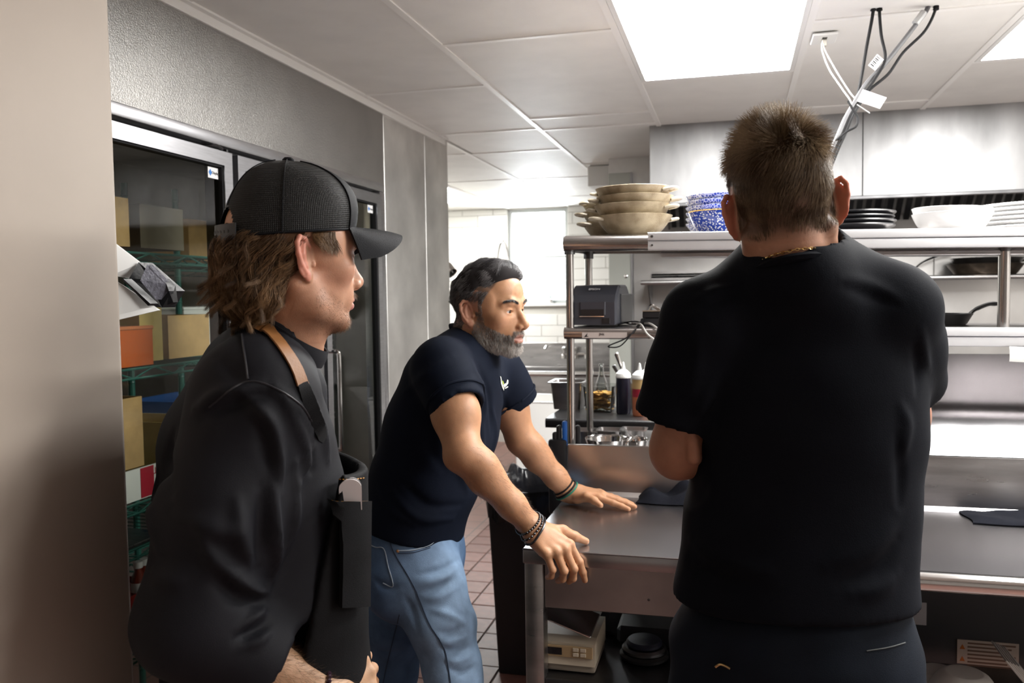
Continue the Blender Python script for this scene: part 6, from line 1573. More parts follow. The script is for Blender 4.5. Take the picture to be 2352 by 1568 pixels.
def build_leaning_man():
    ft = unit(V3(1, -.04, 0)); side = unit(np.cross(ft, (0, 0, 1)))
    root = person((-.80, 2.10, 0), 'grey-bearded man in navy t-shirt and blue jeans leaning on the work table')
    R = rot_frame(unit(V3(.965, -.262, 0)), pitch=-.05, roll=.03); o = at_d(1124, 708, 2.2); sc = .985
    nb = at_d(1072, 812, 2.235); nm = at_d(1092, 768, 2.22)
    L = lambda p: to_local(R, o, sc, p)
    V, Q = sculpt_head([((0, -.012, -.055), .056), (L(nm), .058), (L(nb), .066)], h=.0018, mouth_open=.0045, jaw=1.06, nose=1.1, lo=(-.13, -.17, -.20), hi=(.13, .13, .13), ear_out=.62)
    loc = V.copy(); Vw = (V * sc) @ R.T + o; x, y, z = loc.T
    col = np.tile([.55, .295, .165], (len(V), 1)); nz = Wob(41, 90)(loc)
    # beard region
    jawtop = -.030 - .028 * np.clip((y - .02) / .055, 0, 1)
    bm = np.clip((jawtop - z) / .016, 0, 1) * np.clip((z + .130) / .012, 0, 1) * np.clip((y + .012) / .014, 0, 1)
    lip = (np.abs(x) < .021) & (y > .084) & (z < -.0625) & (z > -.0835)
    mus = np.clip(1 - np.abs(z + .0575) / .0075, 0, 1) * (np.abs(x) < .027) * (y > .075)
    side_b = np.clip(1 - np.abs(y - .012) / .016, 0, 1) * (np.abs(x) > .05) * (z < .012) * (z > -.05)
    bm = np.maximum.reduce([bm, mus, side_b * .9]); bm[lip] = 0
    ear = (np.abs(x) > .074) & (y < .012) & (z > -.05); bm[ear] = 0
    def scalp(P):
        x, y, z = P.T; hl = np.where(y > .055, .071 + (y - .055) * .25, np.where(y > .02, .004 + (y - .02) * 1.9, np.where(y > -.03, .012, -.058)))
        e = (np.abs(x) > .072) & (y > -.036) & (y < .014) & (z < .024)
        return np.clip((z - hl) / .010, 0, 1) * (~e)
    hm = scalp(loc)
    col = col * (1 - .45 * bm[:, None]) + np.array([.20, .15, .13]) * (.45 * bm[:, None]); col = col * (1 - .75 * hm[:, None]) + np.array([.085, .062, .052]) * (.75 * hm[:, None])
    col[lip] = [.36, .17, .13]; col[ear] = [.60, .30, .20]
    chk = np.exp(-((np.abs(x) - .045) ** 2 + (z + .025) ** 2) / .018 ** 2)[:, None] * .22; col = col * (1 - chk) + np.array([.62, .28, .19]) * chk
    parts = [(Vw, Q)]; cols = [col]
    # arms
    Rs, Re, Rw = at_d(1018, 842, 2.06), at_d(1066, 1042, 1.955), at_d(1221, 1208, 2.015)
    Ls, Le, Lw = at_d(1140, 852, 2.37), at_d(1198, 1010, 2.40), at_y(1311, 1133, 2.375)
    skin_a = np.array([.50, .262, .145])
    # right arm + hand on the table corner
    A = Sculpt(np.minimum.reduce([Rs, Re, Rw]) + V3(-.12, -.16, -.20), np.maximum.reduce([Rs, Re, Rw]) + V3(.18, .13, .10), .0026)
    up = Rs * .45 + Re * .55; fa = Re * .68 + Rw * .32; ax_ = unit(Rw - Re)
    A.chain([Rs, up, Re], [.056, .052, .042], k=.02); A.chain([Re, fa, Re * .3 + Rw * .7, Rw], [.042, .0405, .032, .0265], k=.02)
    A.ell(Re * .8 + Rw * .2 + V3(.014, -.008, .012), (.033, .033, .033), k=.025); A.ell(Re + V3(-.018, -.012, -.008), (.022, .022, .022), k=.02); A.ell(up + V3(.014, -.01, .0), (.045, .042, .055), k=.03)
    fw = at_y(1277, 1259, 1.900) - Rw; pn = V3(-.35, .55, -.75); sd = V3(.5, .85, .1)
    tip = at_z(1340, 1241, TZ + .011); b1 = Rw + unit(fw) * .03 + unit(sd) * .026; T_ = [b1, b1 * .62 + tip * .38 + V3(0, 0, .010), b1 * .30 + tip * .70 + V3(0, 0, .004), tip]
    tipsR, TR = hand(A, Rw, fw, pn, sd, [(.66, .30, .12), (.74, .72, .50), (.76, .80, .55), (.76, .82, .55)], (.05, -.01, -.05, -.10), local_thumb(Rw, fw, pn, sd, T_), 1.05)
    Va, Qa = A.mesh(); Va = relax(Va, Qa, 1); parts.append((Va, Qa)); cols.append(np.tile(skin_a, (len(Va), 1))); bR = bvh_of(Va, Qa)
    # left arm + flat hand
    A = Sculpt(np.minimum.reduce([Ls, Le, Lw]) + V3(-.10, -.16, -.12), np.maximum.reduce([Ls, Le, Lw]) + V3(.26, .12, .10), .0026)
    up = Ls * .45 + Le * .55; fa = Le * .68 + Lw * .32
    A.chain([Ls, up, Le], [.054, .050, .041], k=.02); A.chain([Le, fa, Le * .3 + Lw * .7, Lw], [.041, .039, .031, .0258], k=.02); A.ell(Le * .82 + Lw * .18 + V3(.010, -.008, .012), (.032, .032, .032), k=.025)
    ftip = at_z(1442, 1158, TZ + .009); fw = ftip - Lw; fw = V3(fw[0], fw[1], -.024); pn = V3(-.15, 0, -1); sd = V3(.0, -1, .0)
    tip = at_z(1381, 1169, TZ + .012); b1 = Lw + unit(fw) * .028 + unit(sd) * .024 + V3(0, 0, -.006); T_ = [b1, b1 * .6 + tip * .4 + V3(0, -.004, .010), b1 * .28 + tip * .72 + V3(0, 0, .006), tip]
    hand(A, Lw, fw, pn, sd, [(.10, .03, .02), (.09, .04, .02), (.10, .05, .03), (.11, .06, .03)], (.14, .03, -.06, -.18), local_thumb(Lw, fw, pn, sd, T_), .98)
    Va, Qa = A.mesh(); Va = relax(Va, Qa, 1); Va[:, 2] += np.clip((Va[:, 0] - Lw[0]) / .05, 0, 1) * max(0.0, TZ + .0006 - Va[Va[:, 0] > Lw[0] + .05][:, 2].min()); parts.append((Va, Qa)); cols.append(np.tile(skin_a, (len(Va), 1))); bL = bvh_of(Va, Qa)
    # trunk
    secs = [(at_d(1078, 806, 2.235), .088, .066), (at_d(1062, 842, 2.235), .160, .092), (at_d(1045, 885, 2.235), .185, .116), (at_d(1015, 985, 2.24), .178, .134), (at_d(980, 1095, 2.25), .168, .130), (at_d(953, 1185, 2.255), .168, .120), (at_d(946, 1250, 2.255), .170, .118)]
    C_ = Sculpt(np.min([s_[0] for s_ in secs], 0) - .25, np.max([s_[0] for s_ in secs], 0) + .25, .009); C_.loft([(p, w_ - .025, d_ - .025) for p, w_, d_ in secs], side, k=.03); C_.cone(nb, secs[1][0], .055, .06, k=.03); C_.cone(secs[1][0], Rs, .05, .05, k=.03); C_.cone(secs[1][0], Ls, .05, .05, k=.03)
    Vc, Qc = C_.mesh(); parts.append((Vc, Qc)); cols.append(np.tile(skin_a, (len(Vc), 1)))
    Vb, Qb = join(parts); body = np_mesh('body', Vb, Qb, SKIN, root, np.concatenate(cols)); bskin = bvh_of(Vw, Q)
    eyes(root, R, o, sc, (.05, -.05))
    # hair: shaped mass with a parting, then strands
    H = Sculpt((-.12, -.14, -.02), (.12, .13, .15), .0024)
    H.ell((-.002, -.012, .036), (.0775, .0965, .088), k=0); H.ell((-.008, .012, .088), (.060, .066, .032), k=.02); H.ell((-.010, .050, .079), (.046, .034, .022), k=.02)
    H.half((0, .0745, .076), (0, .80, -.60), k=.022); H.half((0, .02, .030), (0, .62, -.78), k=.006); H.half((0, 0, .012), (0, 0, -1), k=.006)
    H.cone((.046, .085, .098), (.046, -.03, .126), .005, .004, k=.006, sub=True)
    Vq, Qq = H.mesh(); Vq = relax(Vq, Qq, 2); Vq = Vq + vnormals(Vq, Qq) * (Wob(64, 130, 14, (.25, 1.4, 1))(Vq) * .0011 + Wob(65, 60)(Vq) * .0010)[:, None]
    hcol = np.tile([.030, .027, .028], (len(Vq), 1)); np_mesh('hair_mass', (Vq * sc) @ R.T + o, Qq, HAIRM, root, hcol)
    r = np.random.default_rng(8)
    n = 27000; P0, N0 = sample_surface(Vq, Qq, np.ones(len(Vq), bool), n, 5); x, y, z = P0.T
    topm = (x < .050) & (z > .078)
    sweep = np.where(topm[:, None], np.stack([-.75 - 0 * x, -.15 - .9 * np.clip((y - .05) / .03, -1, .4), .35 + 0 * x], 1), np.stack([0 * x + .05, -.65 + 0 * x, -.65 + 0 * x], 1))
    tg = sweep - N0 * (sweep * N0).sum(1)[:, None] * .9; tg /= (np.linalg.norm(tg, axis=1, keepdims=True) + 1e-9)
    clump = np.stack([Wob(s_, 110)(P0) for s_ in (61, 62, 63)], 1); dirn = tg + clump * .16 + r.normal(size=(n, 3)) * .06 + N0 * .10; dirn /= np.linalg.norm(dirn, axis=1, keepdims=True)
    ln = np.where(topm, .034, .020) * r.uniform(.7, 1.15, n); t = np.linspace(0, 1, 5)
    P = P0[:, None] - N0[:, None] * .001 + (dirn + N0 * .10)[:, None] * (t[None, :, None] * ln[:, None, None]) - N0[:, None] * ((t ** 2)[None, :, None] * (ln * .26)[:, None, None])
    g = np.clip(r.random(n) ** 1.5 * 1.0 + .12 * Wob(71, 140)(P0) + np.where(topm, 0, .10), 0, 1)[:, None]; hc = np.array([.022, .020, .022]) * (1 - g) + np.array([.34, .33, .34]) * g
    hair_object('hair', (P * sc) @ R.T + o, r.uniform(.00022, .00034, n), hc, root, HAIR)
    # clipped sides
    m2 = (hm > .3) & (loc[:, 2] < .05); P0, N0 = sample_surface(loc, Q, m2, 7000, 9); dn = np.array([0, -.4, -1.]); tg = dn - N0 * (N0 @ dn)[:, None]; tg /= np.linalg.norm(tg, axis=1, keepdims=True)
    dirn = tg * .8 + N0 * .45 + r.normal(size=(7000, 3)) * .15; ln = (.004 + .008 * np.clip((P0[:, 2] + .03) / .07, 0, 1)) * r.uniform(.7, 1.2, 7000); t3 = np.linspace(0, 1, 3)
    P = P0[:, None] + dirn[:, None] * (t3[None, :, None] * ln[:, None, None]); g = (r.random(7000) ** 2)[:, None]
    hair_object('clipped_hair', (P * sc) @ R.T + o, r.uniform(.0002, .0003, 7000), np.array([.03, .026, .026]) * (1 - g) + np.array([.30, .28, .28]) * g, root, HAIR)
    # beard
    nbd = 13000; P0, N0 = sample_surface(loc, Q, bm > .25, nbd, 14); x, y, z = P0.T; dn = np.array([0, .15, -1.]); tg = dn - N0 * (N0 @ dn)[:, None]; tg /= np.linalg.norm(tg, axis=1, keepdims=True)
    dirn = tg * .75 + N0 * .55 + r.normal(size=(nbd, 3)) * .22; dirn /= np.linalg.norm(dirn, axis=1, keepdims=True)
    ln = (.0040 + .012 * np.clip((-.03 - z) / .07, 0, 1)) * r.uniform(.7, 1.2, nbd); t4 = np.linspace(0, 1, 4)
    P = P0[:, None] + dirn[:, None] * (t4[None, :, None] * ln[:, None, None]) - N0[:, None] * ((t4 ** 2)[None, :, None] * (ln * .3)[:, None, None])
    white = np.clip(.42 + .5 * np.clip((-.075 - z) / .03, 0, 1) * np.clip(y / .05, 0, 1) + r.normal(size=nbd) * .25, .02, 1)[:, None]
    hair_object('beard', (P * sc) @ R.T + o, r.uniform(.00020, .00032, nbd), np.array([.055, .045, .040]) * (1 - white) + np.array([.60, .56, .52]) * white, root, HAIR)
    # eyebrows
    bp = []
    for s in (-1, 1):
        u = r.random(420) ; c0 = np.stack([s * (.012 + .036 * u), .094 - .022 * u ** 2, .0165 + .008 * np.sin(u * 2.4) + r.normal(size=420) * .0014], 1); bp.append((c0, np.stack([s * (.7 + 0 * u), -.25 * u, .35 - .6 * u], 1)))
    P0 = np.concatenate([b_[0] for b_ in bp]); dirn = np.concatenate([b_[1] for b_ in bp]) + r.normal(size=(840, 3)) * .15; bv_l = bvh_of(loc, Q)
    P0 = np.array([np.array(bv_l.find_nearest(Vector(p))[0]) for p in P0]); dirn /= np.linalg.norm(dirn, axis=1, keepdims=True)
    P = P0[:, None] + V3(0, .0012, 0) + dirn[:, None] * (t3[None, :, None] * .0075)
    hair_object('eyebrows', (P * sc) @ R.T + o, np.full(840, .00028), np.tile([.025, .020, .018], (840, 1)), root, HAIR)
    # forearm hair
    for bvh_, a_, b_, nn in ((bR, Re, Rw, 1500), (bL, Le, Lw, 900)):
        pts = []; drs = []
        for k in range(nn):
            t_ = r.uniform(.1, .95); c_ = a_ * (1 - t_) + b_ * t_; d_ = unit(r.normal(size=3)); hit, nr, _, _ = bvh_.ray_cast(Vector(c_ + d_ * .07), Vector(-d_), .07)
            if hit is None: continue
            pts.append(np.array(hit)); drs.append(unit(unit(b_ - a_) * .8 + np.array(nr) * .35 + r.normal(size=3) * .25))
        pts = np.array(pts); drs = np.array(drs); P = pts[:, None] + drs[:, None] * (t3[None, :, None] * .011)
        hair_object('arm_hair', P, np.full(len(pts), .00013), np.tile([.06, .04, .03], (len(pts), 1)), root, HAIR)
    # --- t-shirt
    S = Sculpt(V3(-1.06, 1.78, .86), V3(-.40, 2.52, 1.50), .0048)
    S.loft(secs, side, k=.03, n=2.2)
    S.cone(at_d(1062, 822, 2.23), Rs, .055, .066, k=.03); S.cone(at_d(1072, 826, 2.24), Ls, .052, .062, k=.03)
    Rh, Lh = at_d(1050, 930, 2.005), at_d(1184, 922, 2.395)
    S.chain([Rs, Rs * .5 + Rh * .5, Rh], [.070, .066, .0665], k=.03); S.chain([Ls, Ls * .5 + Lh * .5, Lh], [.066, .063, .063], k=.03)
    dr, dl = unit(Rh - Rs + V3(.02, -.02, 0)), unit(Lh - Ls)
    for hh, dd in ((Rh, dr), (Lh, dl)):
        S.ell(hh + dd * .082, (.105, .105, .082), np.stack([*frame_from(dd)[:2], dd], 1), k=.005, sub=True)
    S.loft(secs[2:], side, k=.02, n=2.2)
    for hh, dd in ((Rh, dr), (Lh, dl)): S.cone(hh - dd * .03, hh + dd * .02, .0560 if hh is Rh else .049, k=.003, sub=True)
    nd = unit(nm - nb); cax = unit(V3(0, 0, .80) + ft * .60); cN = at_d(1089, 788, 2.225); S.ell(cN + cax * .034, (.0665, .0665, .060), np.stack([*frame_from(cax)[:2], cax], 1), k=.005, sub=True)
    axd = unit(at_d(946, 1240, 2.255) - at_d(1000, 1040, 2.245)); S.half(at_d(948, 1213, 2.255), axd, k=.004)
    Vt, Qt = S.mesh(); bv0 = bvh_of(Vt, Qt)
    fl = [(surf_path(bv0, p, 3, 0), w_, a_) for p, w_, a_ in (
        ([(1085, 830), (1110, 900), (1115, 960)], .012, .007), ([(1100, 840), (1125, 910), (1128, 990)], .010, -.007), ([(1110, 960), (1105, 1040), (1080, 1110)], .012, .006), ([(1130, 930), (1138, 1000), (1120, 1060)], .010, .006),
        ([(1000, 905), (1050, 880), (1095, 850)], .014, -.004), ([(930, 900), (980, 860), (1040, 820)], .014, .004), ([(900, 1130), (960, 1190), (1040, 1190)], .014, .007), ([(920, 1100), (980, 1160), (1060, 1160)], .014, -.006), ([(870, 1120), (900, 1170), (950, 1205)], .012, .005),
        ([(1000, 950), (985, 1020), (1020, 1080)], .016, -.005), ([(1150, 880), (1160, 930), (1150, 980)], .008, -.005), ([(1040, 1000), (1060, 1080), (1075, 1130)], .012, .006))]
    w1, w2, w3 = Wob(81, 28), Wob(82, 60), Wob(83, 16, aniso=(1, 1, .5))
    def disp(Vv, N):
        d = w1(Vv) * .0013 + w2(Vv) * .0006 + w3(Vv) * .002
        for p, w_, a_ in fl: d = d + fold(Vv, N, p, w_, a_)
        return d
    tee, Vt, bt = garment('t_shirt', Vt, Qt, TEE2, root, disp)
    # sleeve hems, collar, chest logo
    for hh, dd, rr in ((Rh, dr, .066), (Lh, dl, .056)):
        q = MB(); c_ = hh - dd * .012; rg = ring_on(bt, c_, dd, rr, .001); q.tube(rg, .0035, 6, closed=True); q.build('sleeve_hem', TEE2, root)
    q = MB(); u = cax; a, b, _ = frame_from(u); rg = []
    for k in range(72):
        th = 2 * math.pi * k / 72; d_ = a * math.cos(th) + b * math.sin(th); c_ = cN + cax * .004; hit, nr, _, _ = bskin.ray_cast(Vector(c_ + d_ * .085), Vector(-d_), .085); rg.append((np.array(hit) if hit is not None else c_ + d_ * .060) + d_ * .004)
    q.tube(rg, .008, 8, closed=True, flat=.5); q.build('collar', TEE2, root)
    LG = mat('print_cream', (.75, .78, .74), .6); LG2 = mat('print_lime', (.55, .75, .08), .6)
    lg = MB()
    def blob(pts, nrm_off=.0022):
        P = [on_surf(bt, *p, nrm_off) for p in pts]; c_ = np.mean(P, 0); lg.add([c_] + P, [(0, i + 1, (i + 1) % len(P) + 1) for i in range(len(P))])
    blob([(1147, 863), (1149.5, 866), (1150, 873), (1154, 880), (1157, 888), (1156, 896), (1152.5, 890), (1149, 880), (1148.5, 871)])
    blob([(1154, 884), (1158, 880), (1161, 883), (1164, 877), (1163.5, 871), (1166, 873), (1165.5, 880), (1160, 887), (1156, 888)]); blob([(1158, 890), (1165, 886), (1165.5, 888.5), (1159, 892)])
    lg.build('chest_logo', LG, tee); lg = MB(); blob([(1151.5, 874), (1153, 874.5), (1155, 881), (1153.8, 882)], .0028); lg.build('logo_accent', LG2, tee)
    # --- jeans
    JN = mat('blue_denim', (.16, .25, .40), .72, attr=True, bump=.35, bscale=700, var=.22, vscale=26, spec=.25)
    J = Sculpt(V3(-1.16, 1.82, .02), V3(-.55, 2.5, .96), .0058)
    J.loft([(at_d(955, 1196, 2.255), .162, .112), (at_d(948, 1240, 2.255), .164, .114), (at_d(948, 1290, 2.255), .168, .120), (at_d(952, 1330, 2.25), .166, .110)], side, k=.03, n=2.3)
    hR, kR, hL, kL = at_d(984, 1320, 2.165), at_d(1042, 1545, 2.13), at_d(926, 1320, 2.335), at_d(899, 1545, 2.36)
    aR, aL = V3(kR[0] + .02, kR[1], .07), V3(kL[0] - .10, kL[1], .07)
    legs(J, hL, hR, kL, kR, aL, aR, r=(.090, .068, .060), k=.03); J.ell(at_d(905, 1290, 2.24), (.085, .12, .075), k=.04); J.half(V3(0, 0, .06), (0, 0, -1))
    Vj, Qj = J.mesh(); bj0 = bvh_of(Vj, Qj)
    fl = [(surf_path(bj0, p, 3, 0), w_, a_) for p, w_, a_ in (
        ([(1055, 1285), (1010, 1310), (960, 1320)], .011, -.008), ([(1050, 1305), (1010, 1328), (965, 1340)], .010, .006), ([(1045, 1330), (1000, 1350), (960, 1360)], .010, -.007), ([(1045, 1350), (1010, 1372), (975, 1375)], .010, .005),
        ([(1060, 1440), (1030, 1455), (1005, 1450)], .009, -.008), ([(1070, 1462), (1035, 1475), (1010, 1470)], .008, .006), ([(1078, 1485), (1040, 1495), (1015, 1490)], .008, -.008), ([(1080, 1505), (1050, 1520), (1020, 1510)], .008, .006), ([(1090, 1530), (1060, 1545), (1030, 1535)], .008, -.008),
        ([(870, 1430), (890, 1450), (925, 1450)], .009, -.006), ([(862, 1490), (890, 1500), (930, 1495)], .009, -.005), ([(990, 1400), (1030, 1410), (1065, 1430)], .010, .006), ([(860, 1330), (890, 1350), (920, 1345)], .012, -.006), ([(930, 1370), (950, 1410), (960, 1450)], .010, -.005))]
    wj, wk = Wob(91, 34, aniso=(.7, .7, 1.8)), Wob(92, 75)
    def dispj(Vv, N):
        d = wj(Vv) * .0022 + wk(Vv) * .0007
        for p, w_, a_ in fl: d = d + fold(Vv, N, p, w_, a_)
        return d
    fr = np.clip(.5 + (Vj - (hR + kR) / 2) @ unit(V3(.8, -.5, 0)) / .12, 0, 1)[:, None]      # worn lighter on the thigh fronts
    jc = np.array([.085, .15, .27]) * (1 - fr) + np.array([.26, .38, .55]) * fr
    jn, Vj, bj = garment('jeans', Vj, Qj, JN, root, dispj, col=jc)
    TH = mat('thread_dark', (.03, .05, .09), .8); THO = mat('thread_orange', (.55, .25, .06), .7); THL = mat('seam_pale', (.35, .42, .50), .8)
    thread('outseam', bj, [(892, 1228), (905, 1268), (950, 1345), (985, 1430), (1020, 1490), (1035, 1568)], TH, jn, .0016, 6)
    thread('back_pocket_edge', bj, [(842, 1246), (862, 1256), (882, 1260), (892, 1300), (903, 1345), (880, 1338)], THL, jn, .0014, 5)
    thread('front_pocket_edge', bj, [(912, 1264), (950, 1262), (985, 1252), (1000, 1240)], THL, jn, .0018, 5)
    thread('stitching', bj, [(914, 1270), (950, 1268), (988, 1257)], mat('thread_navy', (.02, .035, .07), .8), jn, .0010, 5)
    thread('inseam', bj, [(918, 1410), (905, 1460), (890, 1520), (880, 1568)], TH, jn, .0013, 5)
    q = MB(); q.lathe([(.004, 0), (.0035, .0015), (0, .002)], on_surf(bj, 914, 1265, .001), 8, axis=-ray(914, 1265)); q.build('rivet', mat('copper', (.75, .35, .12), .3, 1), jn)
    thread('underwear_band', bj, [(840, 1203), (852, 1212), (870, 1221), (890, 1229)], mat('amber_band', (.42, .25, .05), .7), jn, .004, 6, .004)
    shoes(root, (aR, aL), (1, 0), SHOE)
    # --- bracelets
    BB = mat('black_beads', (.012, .011, .014), .25); GB = mat('green_band', (.02, .20, .13), .5)
    dR, dL = unit(Rw - Re), unit(Lw - Le)
    for k, (of, mt_, bead) in enumerate(((-.010, BB, True), (.000, BB, True), (.009, BB, False))):
        c_ = Rw + dR * of; rg = ring_on(bR, c_, dR + V3(.06 * k, 0, .05 * (k - 1)), .028, .0028, 34); q = MB()
        if bead:
            for p in rg[::1]: q.lathe([(0, -.0032), (.0026, -.002), (.0034, 0), (.0026, .002), (0, .0032)], p, 7, axis=dR)
        else: q.tube(rg, .0028, 6, closed=True)
        q.build('bracelet', mt_, root)
    for of, mt_ in ((-.030, BLACK_RUB), (-.019, BLACK_RUB), (-.013, GB)):
        q = MB(); q.tube(ring_on(bL, Lw + dL * of, dL, .027, .002, 34), .0026, 6, closed=True); q.build('bracelet', mt_, root)
build_leaning_man()

# ------------------------------------------------------------------ young cook in cap and apron
def build_cook():
    v = unit(V3(*(ray(690, 900)[:2]), 0)); rt = V3(v[1], -v[0], 0)
    ang = math.radians(16); ft = unit(rt * math.cos(ang) + v * math.sin(ang)); side = unit(np.cross(ft, (0, 0, 1)))
    root = person((-.62, 1.20, 0), 'young man in black cap, black jacket and apron watching from the left')
    vh = unit(V3(*(ray(678, 583)[:2]), 0)); rh = V3(vh[1], -vh[0], 0); a_ = math.radians(25)
    fh = unit(rh * math.cos(a_) + vh * math.sin(a_)); R = rot_frame(fh, pitch=-.03, roll=.0); o = at_d(676, 586, 1.30); sc = 1.0
    nb = at_d(640, 800, 1.335); nm = at_d(668, 720, 1.325); L = lambda p: to_local(R, o, sc, p)
    V, Q = sculpt_head([((0, -.012, -.058), .054), (L(nm), .056), (L(nb), .064)], h=.0018, jaw=.97, nose=.9, lo=(-.125, -.19, -.22), hi=(.125, .13, .13), ear_out=.5)
    loc = V.copy(); Vw = (V * sc) @ R.T + o; x, y, z = loc.T
    col = np.tile([.53, .28, .175], (len(V), 1)); nzs = Wob(141, 120)(loc)
    jt = -.045 - .030 * np.clip((y - .02) / .055, 0, 1)
    bm = np.clip((jt - z) / .02, 0, 1) * np.clip((z + .125) / .012, 0, 1) * np.clip((y + .004) / .02, 0, 1); mus = np.clip(1 - np.abs(z + .058) / .007, 0, 1) * (np.abs(x) < .026) * (y > .078)
    lip = (np.abs(x) < .021) & (y > .084) & (z < -.0625) & (z > -.0835); bm = np.maximum(bm, mus); bm[lip] = 0
    col = col * (1 - .34 * bm[:, None]) + np.array([.26, .14, .085]) * (.34 * bm[:, None])
    col[lip] = [.55, .25, .21]; ear = (np.abs(x) > .078) & (y < .006) & (np.abs(z) < .045); col[ear] = [.66, .28, .20]
    ck = np.exp(-((np.abs(x) - .050) ** 2 + (z + .03) ** 2) / .02 ** 2)[:, None] * .30; col = col * (1 - ck) + np.array([.62, .27, .20]) * ck
    fr = ((nzs > 1.75) & (y > -.01) & (z < -.01))[:, None]; col = np.where(fr, col * .72, col)
    parts = [(Vw, Q)]; cols = [col]
    # arms
    Rs, Re, Rw = at_d(585, 912, 1.215), at_d(428, 1432, 1.145), at_d(752, 1606, 1.225)
    Ls = at_d(655, 905, 1.50); Le, Lw = at_d(700, 1420, 1.56), at_d(800, 1640, 1.40)
    A = Sculpt(np.minimum.reduce([Rs, Re, Rw]) + V3(-.12, -.12, -.14), np.maximum.reduce([Rs, Re, Rw]) + V3(.20, .2, .10), .0032)
    A.chain([Rs, Re], [.052, .042], k=.02); A.chain([Re, Re * .6 + Rw * .4, Rw], [.043, .043, .0275], k=.02)
    fw = at_d(826, 1570, 1.29) - Rw; pn = unit(v * .9 + V3(0, 0, -.35)); sd = V3(0, 0, 1)
    hand(A, Rw, fw, pn, sd, [(.5, .7, .5), (.55, .8, .5), (.6, .8, .5), (.6, .8, .5)], (.08, .02, -.04, -.10), [(.025, .026, .006), (.055, .036, .02), (.078, .030, .035), (.095, .020, .045)], .98)
    Va, Qa = A.mesh(); Va = relax(Va, Qa, 1); parts.append((Va, Qa)); cols.append(np.tile([.55, .33, .20], (len(Va), 1))); bA = bvh_of(Va, Qa)
    A = Sculpt(np.minimum.reduce([Ls, Le, Lw]) - .14, np.maximum.reduce([Ls, Le, Lw]) + .16, .005); A.chain([Ls, Le, Lw], [.05, .042, .028], k=.02); hand(A, Lw, V3(.1, -.9, -.2), -ft, (0, 0, 1), [(.5, .7, .5)] * 4, (.08, .02, -.04, -.10), [(.025, .026, .006), (.055, .036, .02), (.078, .030, .035), (.095, .020, .045)])
    Vl, Ql = A.mesh(); parts.append((relax(Vl, Ql, 1), Ql)); cols.append(np.tile([.55, .33, .20], (len(Vl), 1)))
    secs = [(at_d(612, 808, 1.345), .085, .054), (at_d(596, 858, 1.355), .140, .070), (at_d(582, 925, 1.36), .165, .092), (at_d(570, 1050, 1.365), .182, .126), (at_d(578, 1200, 1.365), .184, .138), (at_d(592, 1380, 1.365), .185, .140), (at_d(600, 1560, 1.365), .188, .142), (at_d(602, 1700, 1.365), .19, .142)]
    C_ = Sculpt(np.min([s_[0] for s_ in secs], 0) - .25, np.max([s_[0] for s_ in secs], 0) + .25, .01); C_.loft([(p, w_ - .065, d_ - .035) for p, w_, d_ in secs], side, k=.03); C_.cone(nb, secs[1][0], .055, .06, k=.03); C_.cone(secs[1][0], Rs, .04, .04, k=.03); C_.cone(secs[1][0], Ls, .04, .04, k=.03)
    Vc, Qc = C_.mesh(); parts.append((Vc, Qc)); cols.append(np.tile([.55, .33, .2], (len(Vc), 1)))
    Vb, Qb = join(parts); np_mesh('body', Vb, Qb, SKIN, root, np.concatenate(cols)); bskin = bvh_of(Vw, Q)
    eyes(root, R, o, sc, (0, -.02)); r = np.random.default_rng(23)
    t3 = np.linspace(0, 1, 3)
    # stubble and arm hair
    nst = 5200; P0, N0 = sample_surface(loc, Q, bm > .2, nst, 3); dn = np.array([0, .1, -1.]); tg = dn - N0 * (N0 @ dn)[:, None]; tg /= np.linalg.norm(tg, axis=1, keepdims=True)
    front = np.clip((P0[:, 1] - .05) / .04, 0, 1) * (np.clip((-.085 - P0[:, 2]) / .02, 0, 1) + (P0[:, 2] > -.066)); ln = (.0012 + .0060 * front) * r.uniform(.6, 1.2, nst)
    dirn = tg * .7 + N0 * .6 + r.normal(size=(nst, 3)) * .2; P = P0[:, None] + dirn[:, None] * (t3[None, :, None] * ln[:, None, None])
    hair_object('stubble', (P * sc) @ R.T + o, np.full(nst, .00013), np.tile([.22, .12, .06], (nst, 1)) * r.uniform(.5, 1.5, (nst, 1)), root, HAIR)
    pts, drs = [], []
    for k in range(2600):
        t_ = r.uniform(.3, .98); c_ = Re * (1 - t_) + Rw * t_; d_ = unit(r.normal(size=3)); hit, nr, _, _ = bA.ray_cast(Vector(c_ + d_ * .08), Vector(-d_), .08)
        if hit is not None: pts.append(np.array(hit)); drs.append(unit(unit(Rw - Re) * .7 + np.array(nr) * .5 + r.normal(size=3) * .3))
    pts, drs = np.array(pts), np.array(drs); hair_object('arm_hair', pts[:, None] + drs[:, None] * (t3[None, :, None] * .013), np.full(len(pts), .00014), np.tile([.16, .09, .045], (len(pts), 1)), root, HAIR)
    # eyebrow
    bv_l = bvh_of(loc, Q); P0 = []; dd = []
    for s in (-1, 1):
        for k in range(260):
            u = r.random(); p = V3(s * (.012 + .034 * u), .094 - .022 * u * u, .014 + .006 * math.sin(u * 2.4) + r.normal() * .0018); P0.append(np.array(bv_l.find_nearest(Vector(p))[0]) + V3(0, .001, 0)); dd.append(unit(V3(s * .8, -.2 * u, .3 - .6 * u) + r.normal(size=3) * .15))
    P0, dd = np.array(P0), np.array(dd); hair_object('eyebrows', ((P0[:, None] + dd[:, None] * (t3[None, :, None] * .007)) * sc) @ R.T + o, np.full(len(P0), .00025), np.tile([.12, .07, .035], (len(P0), 1)), root, HAIR)
    # wavy hair: mass + locks
    H = Sculpt((-.12, -.17, -.13), (.12, .07, .07), .003)
